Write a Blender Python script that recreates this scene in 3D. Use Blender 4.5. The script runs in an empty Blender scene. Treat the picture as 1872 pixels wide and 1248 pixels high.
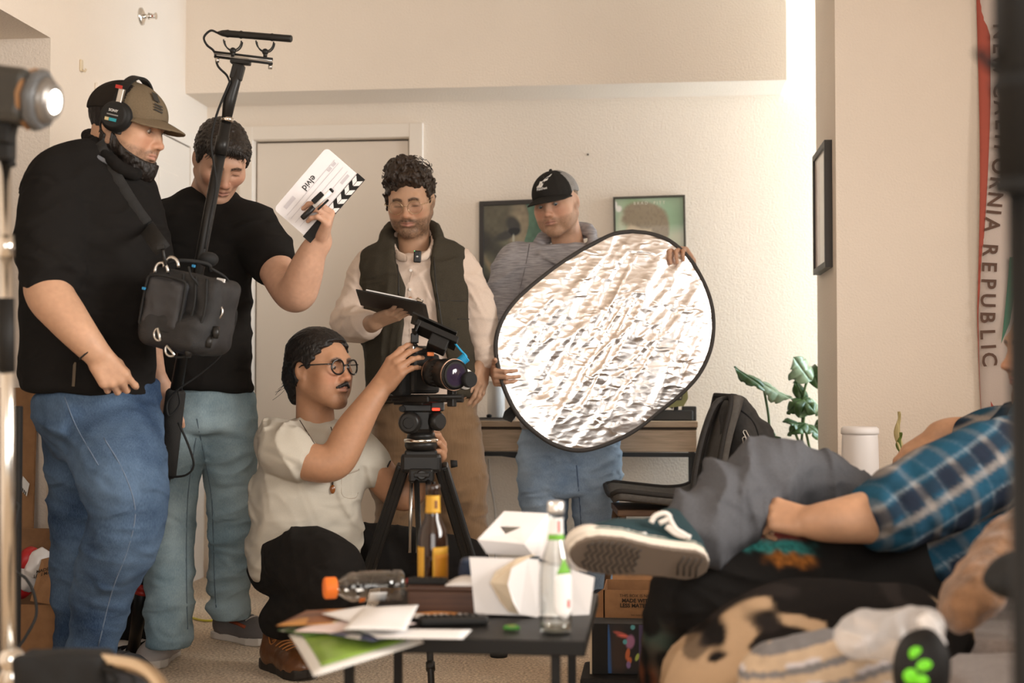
import bpy, bmesh, math, random
import numpy as np
from mathutils import Vector, Matrix
random.seed(7); RNG = np.random.default_rng(11)
PI = math.pi
scene = bpy.context.scene
COL = scene.collection

# ------------------------------------------------------------------ camera
F = 2500.0; CX = 936.0; CY = 624.0; CAM = np.array([0.0, 0.0, 0.9])
YAW = math.radians(6.0); PITCH = math.atan(76.0 / F)
HEAD = np.array([-math.sin(YAW), math.cos(YAW), 0.0])      # where the lens looks, flat
RIGHT = np.array([math.cos(YAW), math.sin(YAW), 0.0])
UP = np.array([0.0, 0.0, 1.0])
cam_d = bpy.data.cameras.new('camera'); cam = bpy.data.objects.new('camera', cam_d); COL.objects.link(cam)
cam.location = CAM; cam.rotation_euler = (PI / 2 + PITCH, 0, YAW)
cam_d.sensor_width = 36.0; cam_d.lens = F / 1872.0 * 36.0; cam_d.clip_start = 0.05
cam_d.dof.use_dof = True; cam_d.dof.focus_distance = 4.45; cam_d.dof.aperture_fstop = 2.6
scene.camera = cam

# ------------------------------------------------------------------ world, lights, exposure
scene.view_settings.view_transform = 'Standard'; scene.view_settings.look = 'None'
scene.view_settings.gamma = 1.0; scene.view_settings.use_curve_mapping = False
scene.view_settings.exposure = 0.16
world = bpy.data.worlds.new('world'); scene.world = world; world.use_nodes = True
world.node_tree.nodes['Background'].inputs[0].default_value = (1.0, 0.95, 0.89, 1)
world.node_tree.nodes['Background'].inputs[1].default_value = 0.22
def area(name, loc, target, sx, sy, power, col=(1, 1, 1), spread=180):
    l = bpy.data.lights.new(name, 'AREA'); l.shape = 'RECTANGLE'; l.size = sx; l.size_y = sy
    l.energy = power; l.color = col; l.spread = math.radians(spread)
    o = bpy.data.objects.new(name, l); COL.objects.link(o); o.location = loc
    o.rotation_euler = (Vector(target) - Vector(loc)).to_track_quat('-Z', 'Y').to_euler()
    return o
area('alcove_window_daylight', (2.3, 5.93, 1.55), (0.0, 6.0, 1.5), 0.5, 1.9, 72, (0.66, 0.84, 1.0))
area('room_window_daylight', (3.0, 2.3, 1.75), (-0.6, 2.9, 1.0), 2.0, 1.9, 58, (1.0, 0.955, 0.90), 90)
area('front_fill', (0.6, -2.4, 1.5), (-0.4, 5.0, 1.2), 3.0, 2.2, 112, (1.0, 0.95, 0.89))  # broad fill added behind the camera, standing in for an unseen window

# ------------------------------------------------------------------ placing by sight line, at a real depth
def at(px, py, d):
    u = (px - CX) / F; v = (CY - py) / F; c, s = math.cos(PITCH), math.sin(PITCH)
    dr = RIGHT * u + (UP * c - HEAD * s) * v + HEAD * c + UP * s
    return CAM + dr * (d / (c - v * s))
def onplane(px, py, axis, val):
    a = at(px, py, 1.0) - CAM
    return CAM + a * ((val - CAM[axis]) / a[axis])
def onz(px, py, z): return onplane(px, py, 2, z)
def V(*a): return np.array(a, float)
def rel(x, d, z): return RIGHT * x + HEAD * d + UP * z      # metres right of / away from / above the lens foot
def nrm(v): v = np.asarray(v, float); return v / max(1e-9, np.linalg.norm(v))

# ------------------------------------------------------------------ materials
MATS = {}
def nodes_of(name):
    m = bpy.data.materials.new(name); m.use_nodes = True
    nt = m.node_tree; return m, nt, nt.nodes['Principled BSDF']
def mat(name, col=(0.8, 0.8, 0.8), rough=0.6, metal=0.0, var=0.0, scale=40.0, bump=0.0, bscale=None, attr=False,
        trans=0.0, ior=1.45, emit=0.0, spec=0.5, sheen=0.0, stretch=None, alpha=1.0, coat=0.0, wr=0.0, detail=3.0):
    if name in MATS: return MATS[name]
    m, nt, b = nodes_of(name); N = nt.nodes; L = nt.links
    c4 = (col[0], col[1], col[2], 1)
    b.inputs['Base Color'].default_value = c4; b.inputs['Roughness'].default_value = rough
    b.inputs['Metallic'].default_value = metal; b.inputs['IOR'].default_value = ior
    b.inputs['Transmission Weight'].default_value = trans; b.inputs['Specular IOR Level'].default_value = spec
    b.inputs['Sheen Weight'].default_value = sheen; b.inputs['Coat Weight'].default_value = coat
    b.inputs['Alpha'].default_value = alpha
    if emit:
        b.inputs['Emission Color'].default_value = c4; b.inputs['Emission Strength'].default_value = emit
    tc = N.new('ShaderNodeTexCoord'); mp = N.new('ShaderNodeMapping'); L.new(tc.outputs['Object'], mp.inputs[0])
    if stretch: mp.inputs['Scale'].default_value = stretch
    base = None
    if attr:
        at_ = N.new('ShaderNodeAttribute'); at_.attribute_name = 'Col'; base = at_.outputs['Color']
        L.new(base, b.inputs['Base Color'])
    if var:
        n = N.new('ShaderNodeTexNoise'); n.inputs['Scale'].default_value = scale; n.inputs['Detail'].default_value = detail
        L.new(mp.outputs[0], n.inputs['Vector'])
        r = N.new('ShaderNodeMapRange'); r.inputs[1].default_value = 0.25; r.inputs[2].default_value = 0.75
        r.inputs[3].default_value = 1 - var; r.inputs[4].default_value = 1 + var
        L.new(n.outputs[0], r.inputs[0])
        mx = N.new('ShaderNodeMix'); mx.data_type = 'RGBA'; mx.blend_type = 'MULTIPLY'; mx.inputs[0].default_value = 1
        if base: L.new(base, mx.inputs[6])
        else: mx.inputs[6].default_value = c4
        L.new(r.outputs[0], mx.inputs[7]); L.new(mx.outputs[2], b.inputs['Base Color'])
    if bump:
        n2 = N.new('ShaderNodeTexNoise'); n2.inputs['Scale'].default_value = bscale or scale; n2.inputs['Detail'].default_value = detail
        L.new(mp.outputs[0], n2.inputs['Vector'])
        bp = N.new('ShaderNodeBump'); bp.inputs['Strength'].default_value = min(1.0, bump); bp.inputs['Distance'].default_value = 0.004
        L.new(n2.outputs[0], bp.inputs['Height']); L.new(bp.outputs[0], b.inputs['Normal'])
    if wr: wrinkle(nt, b, tc, wr)
    MATS[name] = m
    return m
def wrinkle(nt, b, tc, k, sc=9.0):
    """soft creases of worn cloth as relief"""
    N, L = nt.nodes, nt.links; n = N.new('ShaderNodeTexNoise'); n.noise_type = 'RIDGED_MULTIFRACTAL'; n.inputs['Scale'].default_value = sc; n.inputs['Detail'].default_value = 2.5; n.inputs['Distortion'].default_value = .9
    mp = N.new('ShaderNodeMapping'); mp.inputs['Scale'].default_value = (.75, .75, 1.5); mp.inputs['Rotation'].default_value = (.3, .5, 0); L.new(tc.outputs['Object'], mp.inputs[0]); L.new(mp.outputs[0], n.inputs['Vector'])
    bp = N.new('ShaderNodeBump'); bp.inputs['Strength'].default_value = k; bp.inputs['Distance'].default_value = .032; L.new(n.outputs[0], bp.inputs['Height'])
    if b.inputs['Normal'].links: L.new(b.inputs['Normal'].links[0].from_socket, bp.inputs['Normal'])
    L.new(bp.outputs[0], b.inputs['Normal'])

# ------------------------------------------------------------------ objects
def setp(o, label=None, cat=None, group=None, kind=None):
    if label: o['label'] = label
    if cat: o['category'] = cat
    if group: o['group'] = group
    if kind: o['kind'] = kind
    return o
def thing(name, label, cat, loc=(0, 0, 0), group=None):
    o = bpy.data.objects.new(name, None); COL.objects.link(o); o.location = Vector(loc); o.empty_display_size = 0.05
    return setp(o, label, cat, group)
def link(name, me, m, parent=None, smooth=True, **k):
    """mesh data in world coordinates -> object (origin moved to its middle), child of parent"""
    if smooth and len(me.polygons):
        me.polygons.foreach_set('use_smooth', [True] * len(me.polygons))
    o = bpy.data.objects.new(name, me); COL.objects.link(o)
    if m is not None and not me.materials: me.materials.append(m)
    root = Vector((0, 0, 0))
    q = parent
    while q is not None:
        root += q.location; q = q.parent
    if len(me.vertices):
        co = np.empty(len(me.vertices) * 3, np.float32); me.vertices.foreach_get('co', co); co = co.reshape(-1, 3)
        c = (co.min(0) + co.max(0)) / 2; c[2] = co[:, 2].min()
        if parent is None or True:
            me.vertices.foreach_set('co', (co - c).ravel()); me.update()
            o.location = Vector(c.tolist()) - root
    o.parent = parent
    setp(o, **k)
    return o
def mesh_np(v, f, name='m'):
    me = bpy.data.meshes.new(name); v = np.asarray(v, np.float32)
    if isinstance(f, np.ndarray):
        n, k = f.shape
        me.vertices.add(len(v)); me.vertices.foreach_set('co', v.ravel())
        me.loops.add(n * k); me.loops.foreach_set('vertex_index', f.astype(np.int32).ravel())
        me.polygons.add(n); me.polygons.foreach_set('loop_start', np.arange(0, n * k, k, dtype=np.int32))
        me.update(calc_edges=True)
    else:
        me.from_pydata([tuple(map(float, p)) for p in v], [], f); me.update()
    return me
def set_col(me, cols):
    a = me.color_attributes.new('Col', 'FLOAT_COLOR', 'POINT')
    c = np.ones((len(me.vertices), 4), np.float32); c[:, :3] = cols
    a.data.foreach_set('color', c.ravel())

class MB:
    """collects simple solids in world coordinates into one mesh"""
    def __init__(s): s.v = []; s.f = []; s.mi = []; s.sm = []; s.cur = 0
    def add(s, vs, fs, smooth=False):
        b = len(s.v); s.v += [tuple(map(float, p)) for p in vs]
        s.f += [tuple(i + b for i in f) for f in fs]; s.mi += [s.cur] * len(fs); s.sm += [smooth] * len(fs)
        return s
    def box(s, c, h, R=None, bev=0.0):
        """c centre, h half sizes, R 3x3 with columns = axes; bevelled edges when bev>0"""
        R = np.eye(3) if R is None else np.asarray(R, float); c = np.asarray(c, float); h = np.asarray(h, float)
        if bev <= 0:
            pts = [c + R @ (h * V(x, y, z)) for x in (-1, 1) for y in (-1, 1) for z in (-1, 1)]
            return s.add(pts, [(0, 1, 3, 2), (4, 6, 7, 5), (0, 4, 5, 1), (2, 3, 7, 6), (0, 2, 6, 4), (1, 5, 7, 3)])
        bm = bmesh.new(); bmesh.ops.create_cube(bm, size=2.0)
        for v in bm.verts: v.co = Vector([v.co[i] * h[i] for i in range(3)])
        bmesh.ops.bevel(bm, geom=bm.edges[:], offset=min(bev, min(h) * .95), segments=2, affect='EDGES', profile=0.5)
        s.bm(bm, c, R); return s
    def bm(s, bm, c=(0, 0, 0), R=None, smooth=False):
        R = np.eye(3) if R is None else np.asarray(R, float); c = np.asarray(c, float)
        bm.verts.index_update()
        s.add([c + R @ np.array(v.co) for v in bm.verts], [[v.index for v in f.verts] for f in bm.faces], smooth); bm.free(); return s
    def ring(s, p, x, y, r, n): return [p + x * (math.cos(2 * PI * i / n) * r) + y * (math.sin(2 * PI * i / n) * r) for i in range(n)]
    def cyl(s, a, b, r0, r1=None, n=16, cap=True, smooth=True):
        r1 = r0 if r1 is None else r1
        return s.lathe(a, b, [(0, r0), (1, r1)], n, cap, smooth)
    def lathe(s, a, b, prof, n=20, cap=True, smooth=True):
        """prof: (t along a->b, radius)"""
        a = np.asarray(a, float); b = np.asarray(b, float); d = nrm(b - a)
        x = nrm(np.cross(d, UP if abs(d[2]) < .9 else V(1, 0, 0))); y = np.cross(d, x); vs = []; fs = []
        for t, r in prof: vs += s.ring(a + (b - a) * t, x, y, max(r, 1e-5), n)
        for k in range(len(prof) - 1):
            for i in range(n): fs.append((k * n + i, k * n + (i + 1) % n, (k + 1) * n + (i + 1) % n, (k + 1) * n + i))
        s.add(vs, fs, smooth)
        if cap:
            m = len(prof) - 1; o = len(s.v) - len(vs)
            s.f += [tuple(o + i for i in reversed(range(n))), tuple(o + m * n + i for i in range(n))]; s.mi += [s.cur] * 2; s.sm += [False] * 2
        return s
    def tube(s, pts, r, n=8, closed=False, cap=True):
        pts = [np.asarray(p, float) for p in pts]; m = len(pts); rs = r if hasattr(r, '__len__') else [r] * m
        tan = []
        for i in range(m):
            if closed: t = pts[(i + 1) % m] - pts[i - 1]
            else: t = pts[min(i + 1, m - 1)] - pts[max(i - 1, 0)]
            tan.append(nrm(t))
        x = nrm(np.cross(tan[0], UP if abs(tan[0][2]) < .9 else V(1, 0, 0))); vs = []; fs = []
        for i in range(m):
            x = nrm(x - tan[i] * np.dot(x, tan[i])); y = np.cross(tan[i], x)
            vs += s.ring(pts[i], x, y, rs[i], n)
        for k in range(m if closed else m - 1):
            q = (k + 1) % m
            for i in range(n): fs.append((k * n + i, k * n + (i + 1) % n, q * n + (i + 1) % n, q * n + i))
        s.add(vs, fs, True)
        if cap and not closed:
            o = len(s.v) - len(vs)
            s.f += [tuple(o + i for i in reversed(range(n))), tuple(o + (m - 1) * n + i for i in range(n))]; s.mi += [s.cur] * 2; s.sm += [False] * 2
        return s
    def ball(s, c, r, n=12, R=None):
        """r scalar or 3 radii"""
        rr = np.array(r if hasattr(r, '__len__') else [r] * 3, float); R = np.eye(3) if R is None else R
        bm = bmesh.new(); bmesh.ops.create_uvsphere(bm, u_segments=n, v_segments=max(6, n // 2 + 2), radius=1)
        for v in bm.verts: v.co = Vector([v.co[i] * rr[i] for i in range(3)])
        return s.bm(bm, c, R, True)
    def prism(s, pts, d):
        """flat polygon pts (3d) pushed along vector d"""
        n = len(pts); d = np.asarray(d, float)
        s.add([np.asarray(p, float) for p in pts] + [np.asarray(p, float) + d for p in pts],
              [tuple(reversed(range(n))), tuple(range(n, 2 * n))] + [(i, (i + 1) % n, n + (i + 1) % n, n + i) for i in range(n)])
        return s
    def sheet(s, grid, th=0.0):
        """grid[i][j] of 3d points, optional thickness along the sheet's normals"""
        a = len(grid); b = len(grid[0]); G = np.array(grid, float)
        f = [(i * b + j, i * b + j + 1, (i + 1) * b + j + 1, (i + 1) * b + j) for i in range(a - 1) for j in range(b - 1)]
        if th <= 0: return s.add(G.reshape(-1, 3), f, True)
        du = np.gradient(G, axis=0); dv = np.gradient(G, axis=1); nn = np.cross(du, dv)
        nn /= np.maximum(1e-9, np.linalg.norm(nn, axis=2, keepdims=True)); H = G - nn * th; o = a * b
        vs = list(G.reshape(-1, 3)) + list(H.reshape(-1, 3))
        f2 = [tuple(o + k for k in reversed(q)) for q in f]
        edge = [i * b for i in range(a)], [i * b + b - 1 for i in range(a)], list(range(b)), [(a - 1) * b + j for j in range(b)]
        side = []
        for q, e in enumerate(edge):
            for i in range(len(e) - 1):
                k = (e[i], e[i + 1], o + e[i + 1], o + e[i]); side.append(k if q in (0, 3) else tuple(reversed(k)))
        return s.add(vs, f + f2 + side, True)
    def build(s, name, m, parent=None, **k):
        me = bpy.data.meshes.new(name); me.from_pydata(s.v, [], s.f)
        ms = m if isinstance(m, (list, tuple)) else [m]
        for q in ms: me.materials.append(q)
        me.polygons.foreach_set('material_index', s.mi); me.polygons.foreach_set('use_smooth', s.sm); me.update()
        return link(name, me, None, parent, smooth=False, **k)
def frame_of(d, up=UP):
    """3x3 with columns x,y,z where y runs along d"""
    y = nrm(d); up = np.asarray(up, float)
    if abs(np.dot(y, nrm(up))) > .98: up = V(1, 0, 0)
    x = nrm(np.cross(y, up)); z = np.cross(x, y); return np.stack([x, y, z], 1)
def Rz(a): c, s = math.cos(a), math.sin(a); return np.array([[c, -s, 0], [s, c, 0], [0, 0, 1.0]])
def Rx(a): c, s = math.cos(a), math.sin(a); return np.array([[1.0, 0, 0], [0, c, -s], [0, s, c]])
def Ry(a): c, s = math.cos(a), math.sin(a); return np.array([[c, 0, s], [0, 1.0, 0], [-s, 0, c]])
CAMR = np.stack([RIGHT, HEAD, UP], 1)                        # columns: right, away, up as seen from the lens
def crom(pts, n=8):
    P = [np.asarray(p, float) for p in pts]; P = [2 * P[0] - P[1]] + P + [2 * P[-1] - P[-2]]; out = []
    for i in range(1, len(P) - 2):
        for k in range(n):
            t = k / n; a, b, c, d = P[i - 1:i + 3]
            out.append(.5 * ((2 * b) + (-a + c) * t + (2 * a - 5 * b + 4 * c - d) * t * t + (-a + 3 * b - 3 * c + d) * t ** 3))
    out.append(P[-2]); return out
def text_on(name, s, m, parent, origin, xdir, ydir, size, align='CENTER', depth=0.0006, bold=0.0, space=1.0, label=None):
    cu = bpy.data.curves.new(name, 'FONT'); cu.body = s; cu.size = 1.0; cu.align_x = align; cu.align_y = 'CENTER'
    cu.extrude = 0.0; cu.offset = bold; cu.space_character = space; cu.resolution_u = 3
    o = bpy.data.objects.new(name, cu); COL.objects.link(o)
    dg = bpy.context.evaluated_depsgraph_get(); me = bpy.data.meshes.new_from_object(o.evaluated_get(dg))
    bpy.data.objects.remove(o); bpy.data.curves.remove(cu)
    x = nrm(xdir); y = np.asarray(ydir, float); y = nrm(y - x * np.dot(x, y)); z = np.cross(x, y)
    co = np.empty(len(me.vertices) * 3, np.float32); me.vertices.foreach_get('co', co); co = co.reshape(-1, 3)
    W = np.asarray(origin, float) + size * (co[:, :1] * x + co[:, 1:2] * y) + z * depth
    me.vertices.foreach_set('co', W.astype(np.float32).ravel()); me.update(); me.materials.clear()
    return link(name, me, m, parent, smooth=False, label=label)

# ------------------------------------------------------------------ implicit sculpting
_NT = RNG.random((64, 64, 64)).astype(np.float32)
def vnoise(P, freq, seed=0):
    q = P * freq + seed * 7.31 + 100.0; i = np.floor(q).astype(np.int32); f = (q - i).astype(np.float32); f = f * f * (3 - 2 * f)
    i0 = i & 63; i1 = (i + 1) & 63
    x0, y0, z0 = i0[..., 0], i0[..., 1], i0[..., 2]; x1, y1, z1 = i1[..., 0], i1[..., 1], i1[..., 2]
    fx, fy, fz = f[..., 0], f[..., 1], f[..., 2]
    a = _NT[x0, y0, z0] * (1 - fx) + _NT[x1, y0, z0] * fx; b = _NT[x0, y1, z0] * (1 - fx) + _NT[x1, y1, z0] * fx
    c = _NT[x0, y0, z1] * (1 - fx) + _NT[x1, y0, z1] * fx; d = _NT[x0, y1, z1] * (1 - fx) + _NT[x1, y1, z1] * fx
    return ((a * (1 - fy) + b * fy) * (1 - fz) + (c * (1 - fy) + d * fy) * fz) * 2 - 1
def sstep(a, b, x): t = np.clip((x - a) / (b - a), 0, 1); return t * t * (3 - 2 * t)
def smin(a, b, k):
    h = np.maximum(k - np.abs(a - b), 0) / k; return np.minimum(a, b) - h * h * k * .25
class S:
    """a smooth-blended solid: ops are applied in order on a grid, then turned into a quad mesh"""
    def __init__(s): s.ops = []; s.lo = np.full(3, 1e9); s.hi = np.full(3, -1e9)
    def _u(s, lo, hi, fn, k, op='u'):
        lo = np.asarray(lo, float); hi = np.asarray(hi, float)
        if op == 'u': s.lo = np.minimum(s.lo, lo); s.hi = np.maximum(s.hi, hi)
        s.ops.append((op, lo - k - .012, hi + k + .012, fn, k)); return s
    def rc(s, a, b, ra, rb=None, k=.02, flat=None, op='u'):
        """tapered capsule; flat=(axis, factor) squashes it along axis"""
        rb = ra if rb is None else rb; a = np.asarray(a, float); b = np.asarray(b, float); m = max(ra, rb)
        if flat: m *= max(1, flat[1])
        ab = b - a; l2 = max(1e-12, ab @ ab)
        def fn(P):
            q = P - a.astype(np.float32); t = np.clip(q @ (ab / l2).astype(np.float32), 0, 1)
            q = q - t[..., None] * ab.astype(np.float32)
            r = ra + (rb - ra) * t
            if flat:
                n = nrm(flat[0]).astype(np.float32); c = q @ n; q = q + (c * (1 / flat[1] - 1))[..., None] * n
                d = np.sqrt((q * q).sum(-1)) - r; return d * min(1, flat[1])
            return np.sqrt((q * q).sum(-1)) - r
        return s._u(np.minimum(a, b) - m, np.maximum(a, b) + m, fn, k, op)
    def chain(s, pts, rs, k=.02, flat=None, n=4, op='u'):
        """smooth limb through pts with radii rs"""
        Q = crom(pts, n); R = crom([V(r, 0, 0) for r in rs], n)
        for i in range(len(Q) - 1): s.rc(Q[i], Q[i + 1], max(.001, R[i][0]), max(.001, R[i + 1][0]), k if i == 0 else max(.004, k * .5), flat, op)
        return s
    def ell(s, c, r, R=None, k=.02, op='u'):
        c = np.asarray(c, float); r = np.array(r if hasattr(r, '__len__') else [r] * 3, float); R = np.eye(3) if R is None else np.asarray(R, float)
        ext = np.sqrt(((R * r) ** 2).sum(1))
        def fn(P):
            q = (P - c.astype(np.float32)) @ R.astype(np.float32)
            a = np.sqrt(((q / r.astype(np.float32)) ** 2).sum(-1)); b = np.sqrt(((q / (r * r).astype(np.float32)) ** 2).sum(-1))
            return a * (a - 1) / np.maximum(b, 1e-6)
        return s._u(c - ext, c + ext, fn, k, op)
    def box(s, c, h, R=None, r=.01, k=.01, op='u'):
        c = np.asarray(c, float); h = np.asarray(h, float); R = np.eye(3) if R is None else np.asarray(R, float); ext = np.abs(R) @ h
        def fn(P):
            q = np.abs((P - c.astype(np.float32)) @ R.astype(np.float32)) - (h - r).astype(np.float32)
            return np.sqrt((np.maximum(q, 0) ** 2).sum(-1)) + np.minimum(q.max(-1), 0) - r
        return s._u(c - ext, c + ext, fn, k, op)
    def fn(s, lo, hi, f, k=.01, op='u'): return s._u(lo, hi, f, k, op)
    def cut(s, p, n, k=.004):
        """drop everything on the side n points to"""
        p = np.asarray(p, np.float32); n = nrm(n).astype(np.float32)
        s.ops.append(('c', None, None, lambda P: (P - p) @ n, k)); return s
    def disp(s, f, lo=None, hi=None): s.ops.append(('d', lo, hi, f, 0)); return s
    def field(s, h, lo=None, hi=None):
        pad = h * 3 + .004
        lo = (s.lo if lo is None else np.asarray(lo, float)) - pad; hi = (s.hi if hi is None else np.asarray(hi, float)) + pad
        n = np.ceil((hi - lo) / h).astype(int) + 1
        ax = [(lo[i] + h * np.arange(n[i])).astype(np.float32) for i in range(3)]
        D = np.full(n, .5, np.float32)
        def sub(a, b):
            i0 = np.clip(np.floor((a - lo) / h).astype(int), 0, n); i1 = np.clip(np.ceil((b - lo) / h).astype(int) + 1, 0, n); return tuple(slice(x, y) for x, y in zip(i0, i1))
        def P_of(sl):
            g = np.meshgrid(*[ax[i][sl[i]] for i in range(3)], indexing='ij'); return np.stack(g, -1)
        full = tuple(slice(0, k) for k in n)
        for op, a, b, f, k in s.ops:
            sl = full if a is None else sub(a, b)
            if any(q.stop <= q.start for q in sl): continue
            cur = D[sl]
            if op == 'd':
                near = np.abs(cur) < .05
                if near.any():
                    P = P_of(sl)[near]; cur[near] += f(P).astype(np.float32)
                continue
            d = f(P_of(sl)).astype(np.float32)
            if op == 'u': D[sl] = smin(cur, d, max(k, 1e-5))
            elif op == 's': D[sl] = -smin(-cur, d, max(k, 1e-5))
            elif op == 'c': D[sl] = -smin(-cur, -d, max(k, 1e-5))
        return D, lo, h
    def val(s, P):
        P = np.atleast_2d(np.asarray(P, np.float32)); D = np.full(len(P), .5, np.float32)
        for op, a, b, f, k in s.ops:
            d = f(P).astype(np.float32)
            if op == 'd': D = D + d
            elif op == 'u': D = smin(D, d, max(k, 1e-5))
            elif op == 's': D = -smin(-D, d, max(k, 1e-5))
            else: D = -smin(-D, -d, max(k, 1e-5))
        return D
    def snap(s, pts, dirn=None, back=.35, reach=.9, off=0.0):
        """push points along dirn (default: away from the lens) onto the surface"""
        out = []
        for p in pts:
            p = np.asarray(p, float); dn = nrm(p - CAM) if dirn is None else nrm(dirn)
            t = np.arange(-back, reach, .003); q = p + t[:, None] * dn; v = s.val(q); i = np.argmax(v < 0)
            out.append((q[i] if v[i] < 0 else p) - dn * off)
        return out
    def mesh(s, h, lo=None, hi=None): return nets(*s.field(h, lo, hi))
def nets(D, lo, h):
    """surface nets: one vertex per cell crossed by the surface, quads between neighbours"""
    I = D < 0; n = np.array(D.shape) - 1
    cnt = np.zeros(n, np.int8); offs = [(x, y, z) for x in (0, 1) for y in (0, 1) for z in (0, 1)]
    for x, y, z in offs: cnt += I[x:x + n[0], y:y + n[1], z:z + n[2]]
    act = (cnt > 0) & (cnt < 8); idx = np.argwhere(act); m = len(idx)
    if not m: return np.zeros((0, 3)), np.zeros((0, 4), int)
    vid = np.full(n, -1, np.int64); vid[act] = np.arange(m)
    C = np.stack([D[idx[:, 0] + x, idx[:, 1] + y, idx[:, 2] + z] for x, y, z in offs], 1)
    acc = np.zeros((m, 3), np.float32); w = np.zeros(m, np.float32); O = np.array(offs, np.float32)
    for i in range(8):
        for j in range(i + 1, 8):
            if np.abs(O[i] - O[j]).sum() == 1:
                a, b = C[:, i], C[:, j]; x = (a < 0) != (b < 0); t = np.where(x, a / np.where(x, a - b, 1), 0)
                acc += np.where(x[:, None], O[i] + t[:, None] * (O[j] - O[i]), 0); w += x
    vs = lo + h * (idx + acc / w[:, None]); fs = []
    for ax in range(3):
        b, c = (ax + 1) % 3, (ax + 2) % 3
        s0 = [slice(None)] * 3; s1 = [slice(None)] * 3; s0[ax] = slice(0, -1); s1[ax] = slice(1, None)
        e = I[tuple(s0)] != I[tuple(s1)]
        for q in (b, c):
            z = [slice(None)] * 3; z[q] = slice(0, 1); e[tuple(z)] = False; z[q] = slice(-1, None); e[tuple(z)] = False
        E = np.argwhere(e)
        if not len(E): continue
        fl = I[E[:, 0], E[:, 1], E[:, 2]]
        def g(db, dc):
            k = E.copy(); k[:, b] += db; k[:, c] += dc; return vid[k[:, 0], k[:, 1], k[:, 2]]
        q = np.stack([g(-1, -1), g(0, -1), g(0, 0), g(-1, 0)], 1); q[~fl] = q[~fl][:, ::-1]; fs.append(q)
    return vs, np.concatenate(fs)
def sculpt(name, s, h, m, parent=None, col=None, lo=None, hi=None, xf=None, **k):
    """s: an S, or a list of (S, h, lo, hi) whose meshes join into one object; col: f(points)->rgb"""
    V_ = []; F_ = []; b = 0
    for it in (s if isinstance(s, list) else [(s, h, lo, hi)]):
        v, f = it[0].mesh(it[1], it[2], it[3])
        V_.append(v); F_.append(f + b); b += len(v)
    v = np.concatenate(V_); f = np.concatenate(F_)
    cc = col(v) if col is not None else None
    if xf is not None: v = v @ xf[0].T + xf[1]
    me = mesh_np(v, f)
    if cc is not None: set_col(me, cc)
    return link(name, me, m, parent, **k)
def mixc(a, b, t): t = np.asarray(t)[..., None]; return np.asarray(a) * (1 - t) + np.asarray(b) * t
# ================================================================== the room
BACK = 6.2; LEFT = -2.09; CEIL = 2.75; SIDE = 0.65
M_wall = mat('wall_paint', (0.87, 0.765, 0.655), 0.85, bump=.55, bscale=120, var=.02, scale=3)
M_trim = mat('trim_paint', (0.86, 0.77, 0.67), 0.55)
M_door = mat('door_paint', (0.82, 0.725, 0.625), 0.5)
M_dark = mat('gap_dark', (0.10, 0.07, 0.05), 0.9)
def carpet_mat():
    m, nt, b = nodes_of('carpet'); N, L = nt.nodes, nt.links
    tc = N.new('ShaderNodeTexCoord'); n = N.new('ShaderNodeTexNoise'); n.inputs['Scale'].default_value = 110; n.inputs['Detail'].default_value = 4
    L.new(tc.outputs['Object'], n.inputs['Vector'])
    n2 = N.new('ShaderNodeTexNoise'); n2.inputs['Scale'].default_value = 6; L.new(tc.outputs['Object'], n2.inputs['Vector'])
    r = N.new('ShaderNodeValToRGB'); r.color_ramp.elements[0].position = .32; r.color_ramp.elements[1].position = .68
    r.color_ramp.elements[0].color = (.46, .35, .25, 1); r.color_ramp.elements[1].color = (.96, .80, .62, 1)
    L.new(n.outputs[0], r.inputs[0])
    mx = N.new('ShaderNodeMix'); mx.data_type = 'RGBA'; mx.blend_type = 'OVERLAY'; mx.inputs[0].default_value = .18
    L.new(r.outputs[0], mx.inputs[6]); L.new(n2.outputs[0], mx.inputs[7]); L.new(mx.outputs[2], b.inputs['Base Color'])
    bp = N.new('ShaderNodeBump'); bp.inputs['Strength'].default_value = .9; bp.inputs['Distance'].default_value = .012
    L.new(n.outputs[0], bp.inputs['Height']); L.new(bp.outputs[0], b.inputs['Normal']); b.inputs['Roughness'].default_value = 1
    b.inputs['Specular IOR Level'].default_value = .1
    return m
def slab(x0, x1, y0, y1, z0, z1, bev=0): return MB().box(((x0 + x1) / 2, (y0 + y1) / 2, (z0 + z1) / 2), ((x1 - x0) / 2, (y1 - y0) / 2, (z1 - z0) / 2), bev=bev)
def struct(name, mb, m, **k): return mb.build(name, m, kind='structure', **k)
struct('floor', slab(-4.5, 3.6, -3, BACK + .1, -.1, 0), carpet_mat())
struct('ceiling', slab(-4.5, 3.6, -3, BACK + .1, CEIL, CEIL + .1), M_wall)
# back wall with the closet opening
DX0 = onplane(462, 600, 1, BACK)[0]; DX1 = onplane(748, 600, 1, BACK)[0]; DZ = onplane(600, 254, 1, BACK)[2]
w = slab(LEFT - .1, DX0, BACK, BACK + .12, 0, CEIL)
w.box(((DX0 + DX1) / 2, BACK + .06, (DZ + CEIL) / 2), ((DX1 - DX0) / 2, .06, (CEIL - DZ) / 2))
w.box(((DX1 + 2.7) / 2, BACK + .06, CEIL / 2), ((2.7 - DX1) / 2, .06, CEIL / 2))
struct('wall_back', w, M_wall)
struct('wall_bulkhead', slab(LEFT, .56, BACK - .30, BACK, 2.195, CEIL), M_wall)
LY = 4.53
w = slab(LEFT - .12, LEFT, LY, BACK, 0, CEIL); w.box((LEFT - .06, (LY - 1.0) / 2, (2.1 + CEIL) / 2), (.06, (LY + 1.0) / 2, (CEIL - 2.1) / 2))
w.box((LEFT - 1.32, LY + .06, 1.05), (1.2, .06, 1.05))
w.box((LEFT - .06, 1.15, 1.05), (.06, 2.15, 1.05)); struct('wall_left', w, M_wall)
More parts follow.
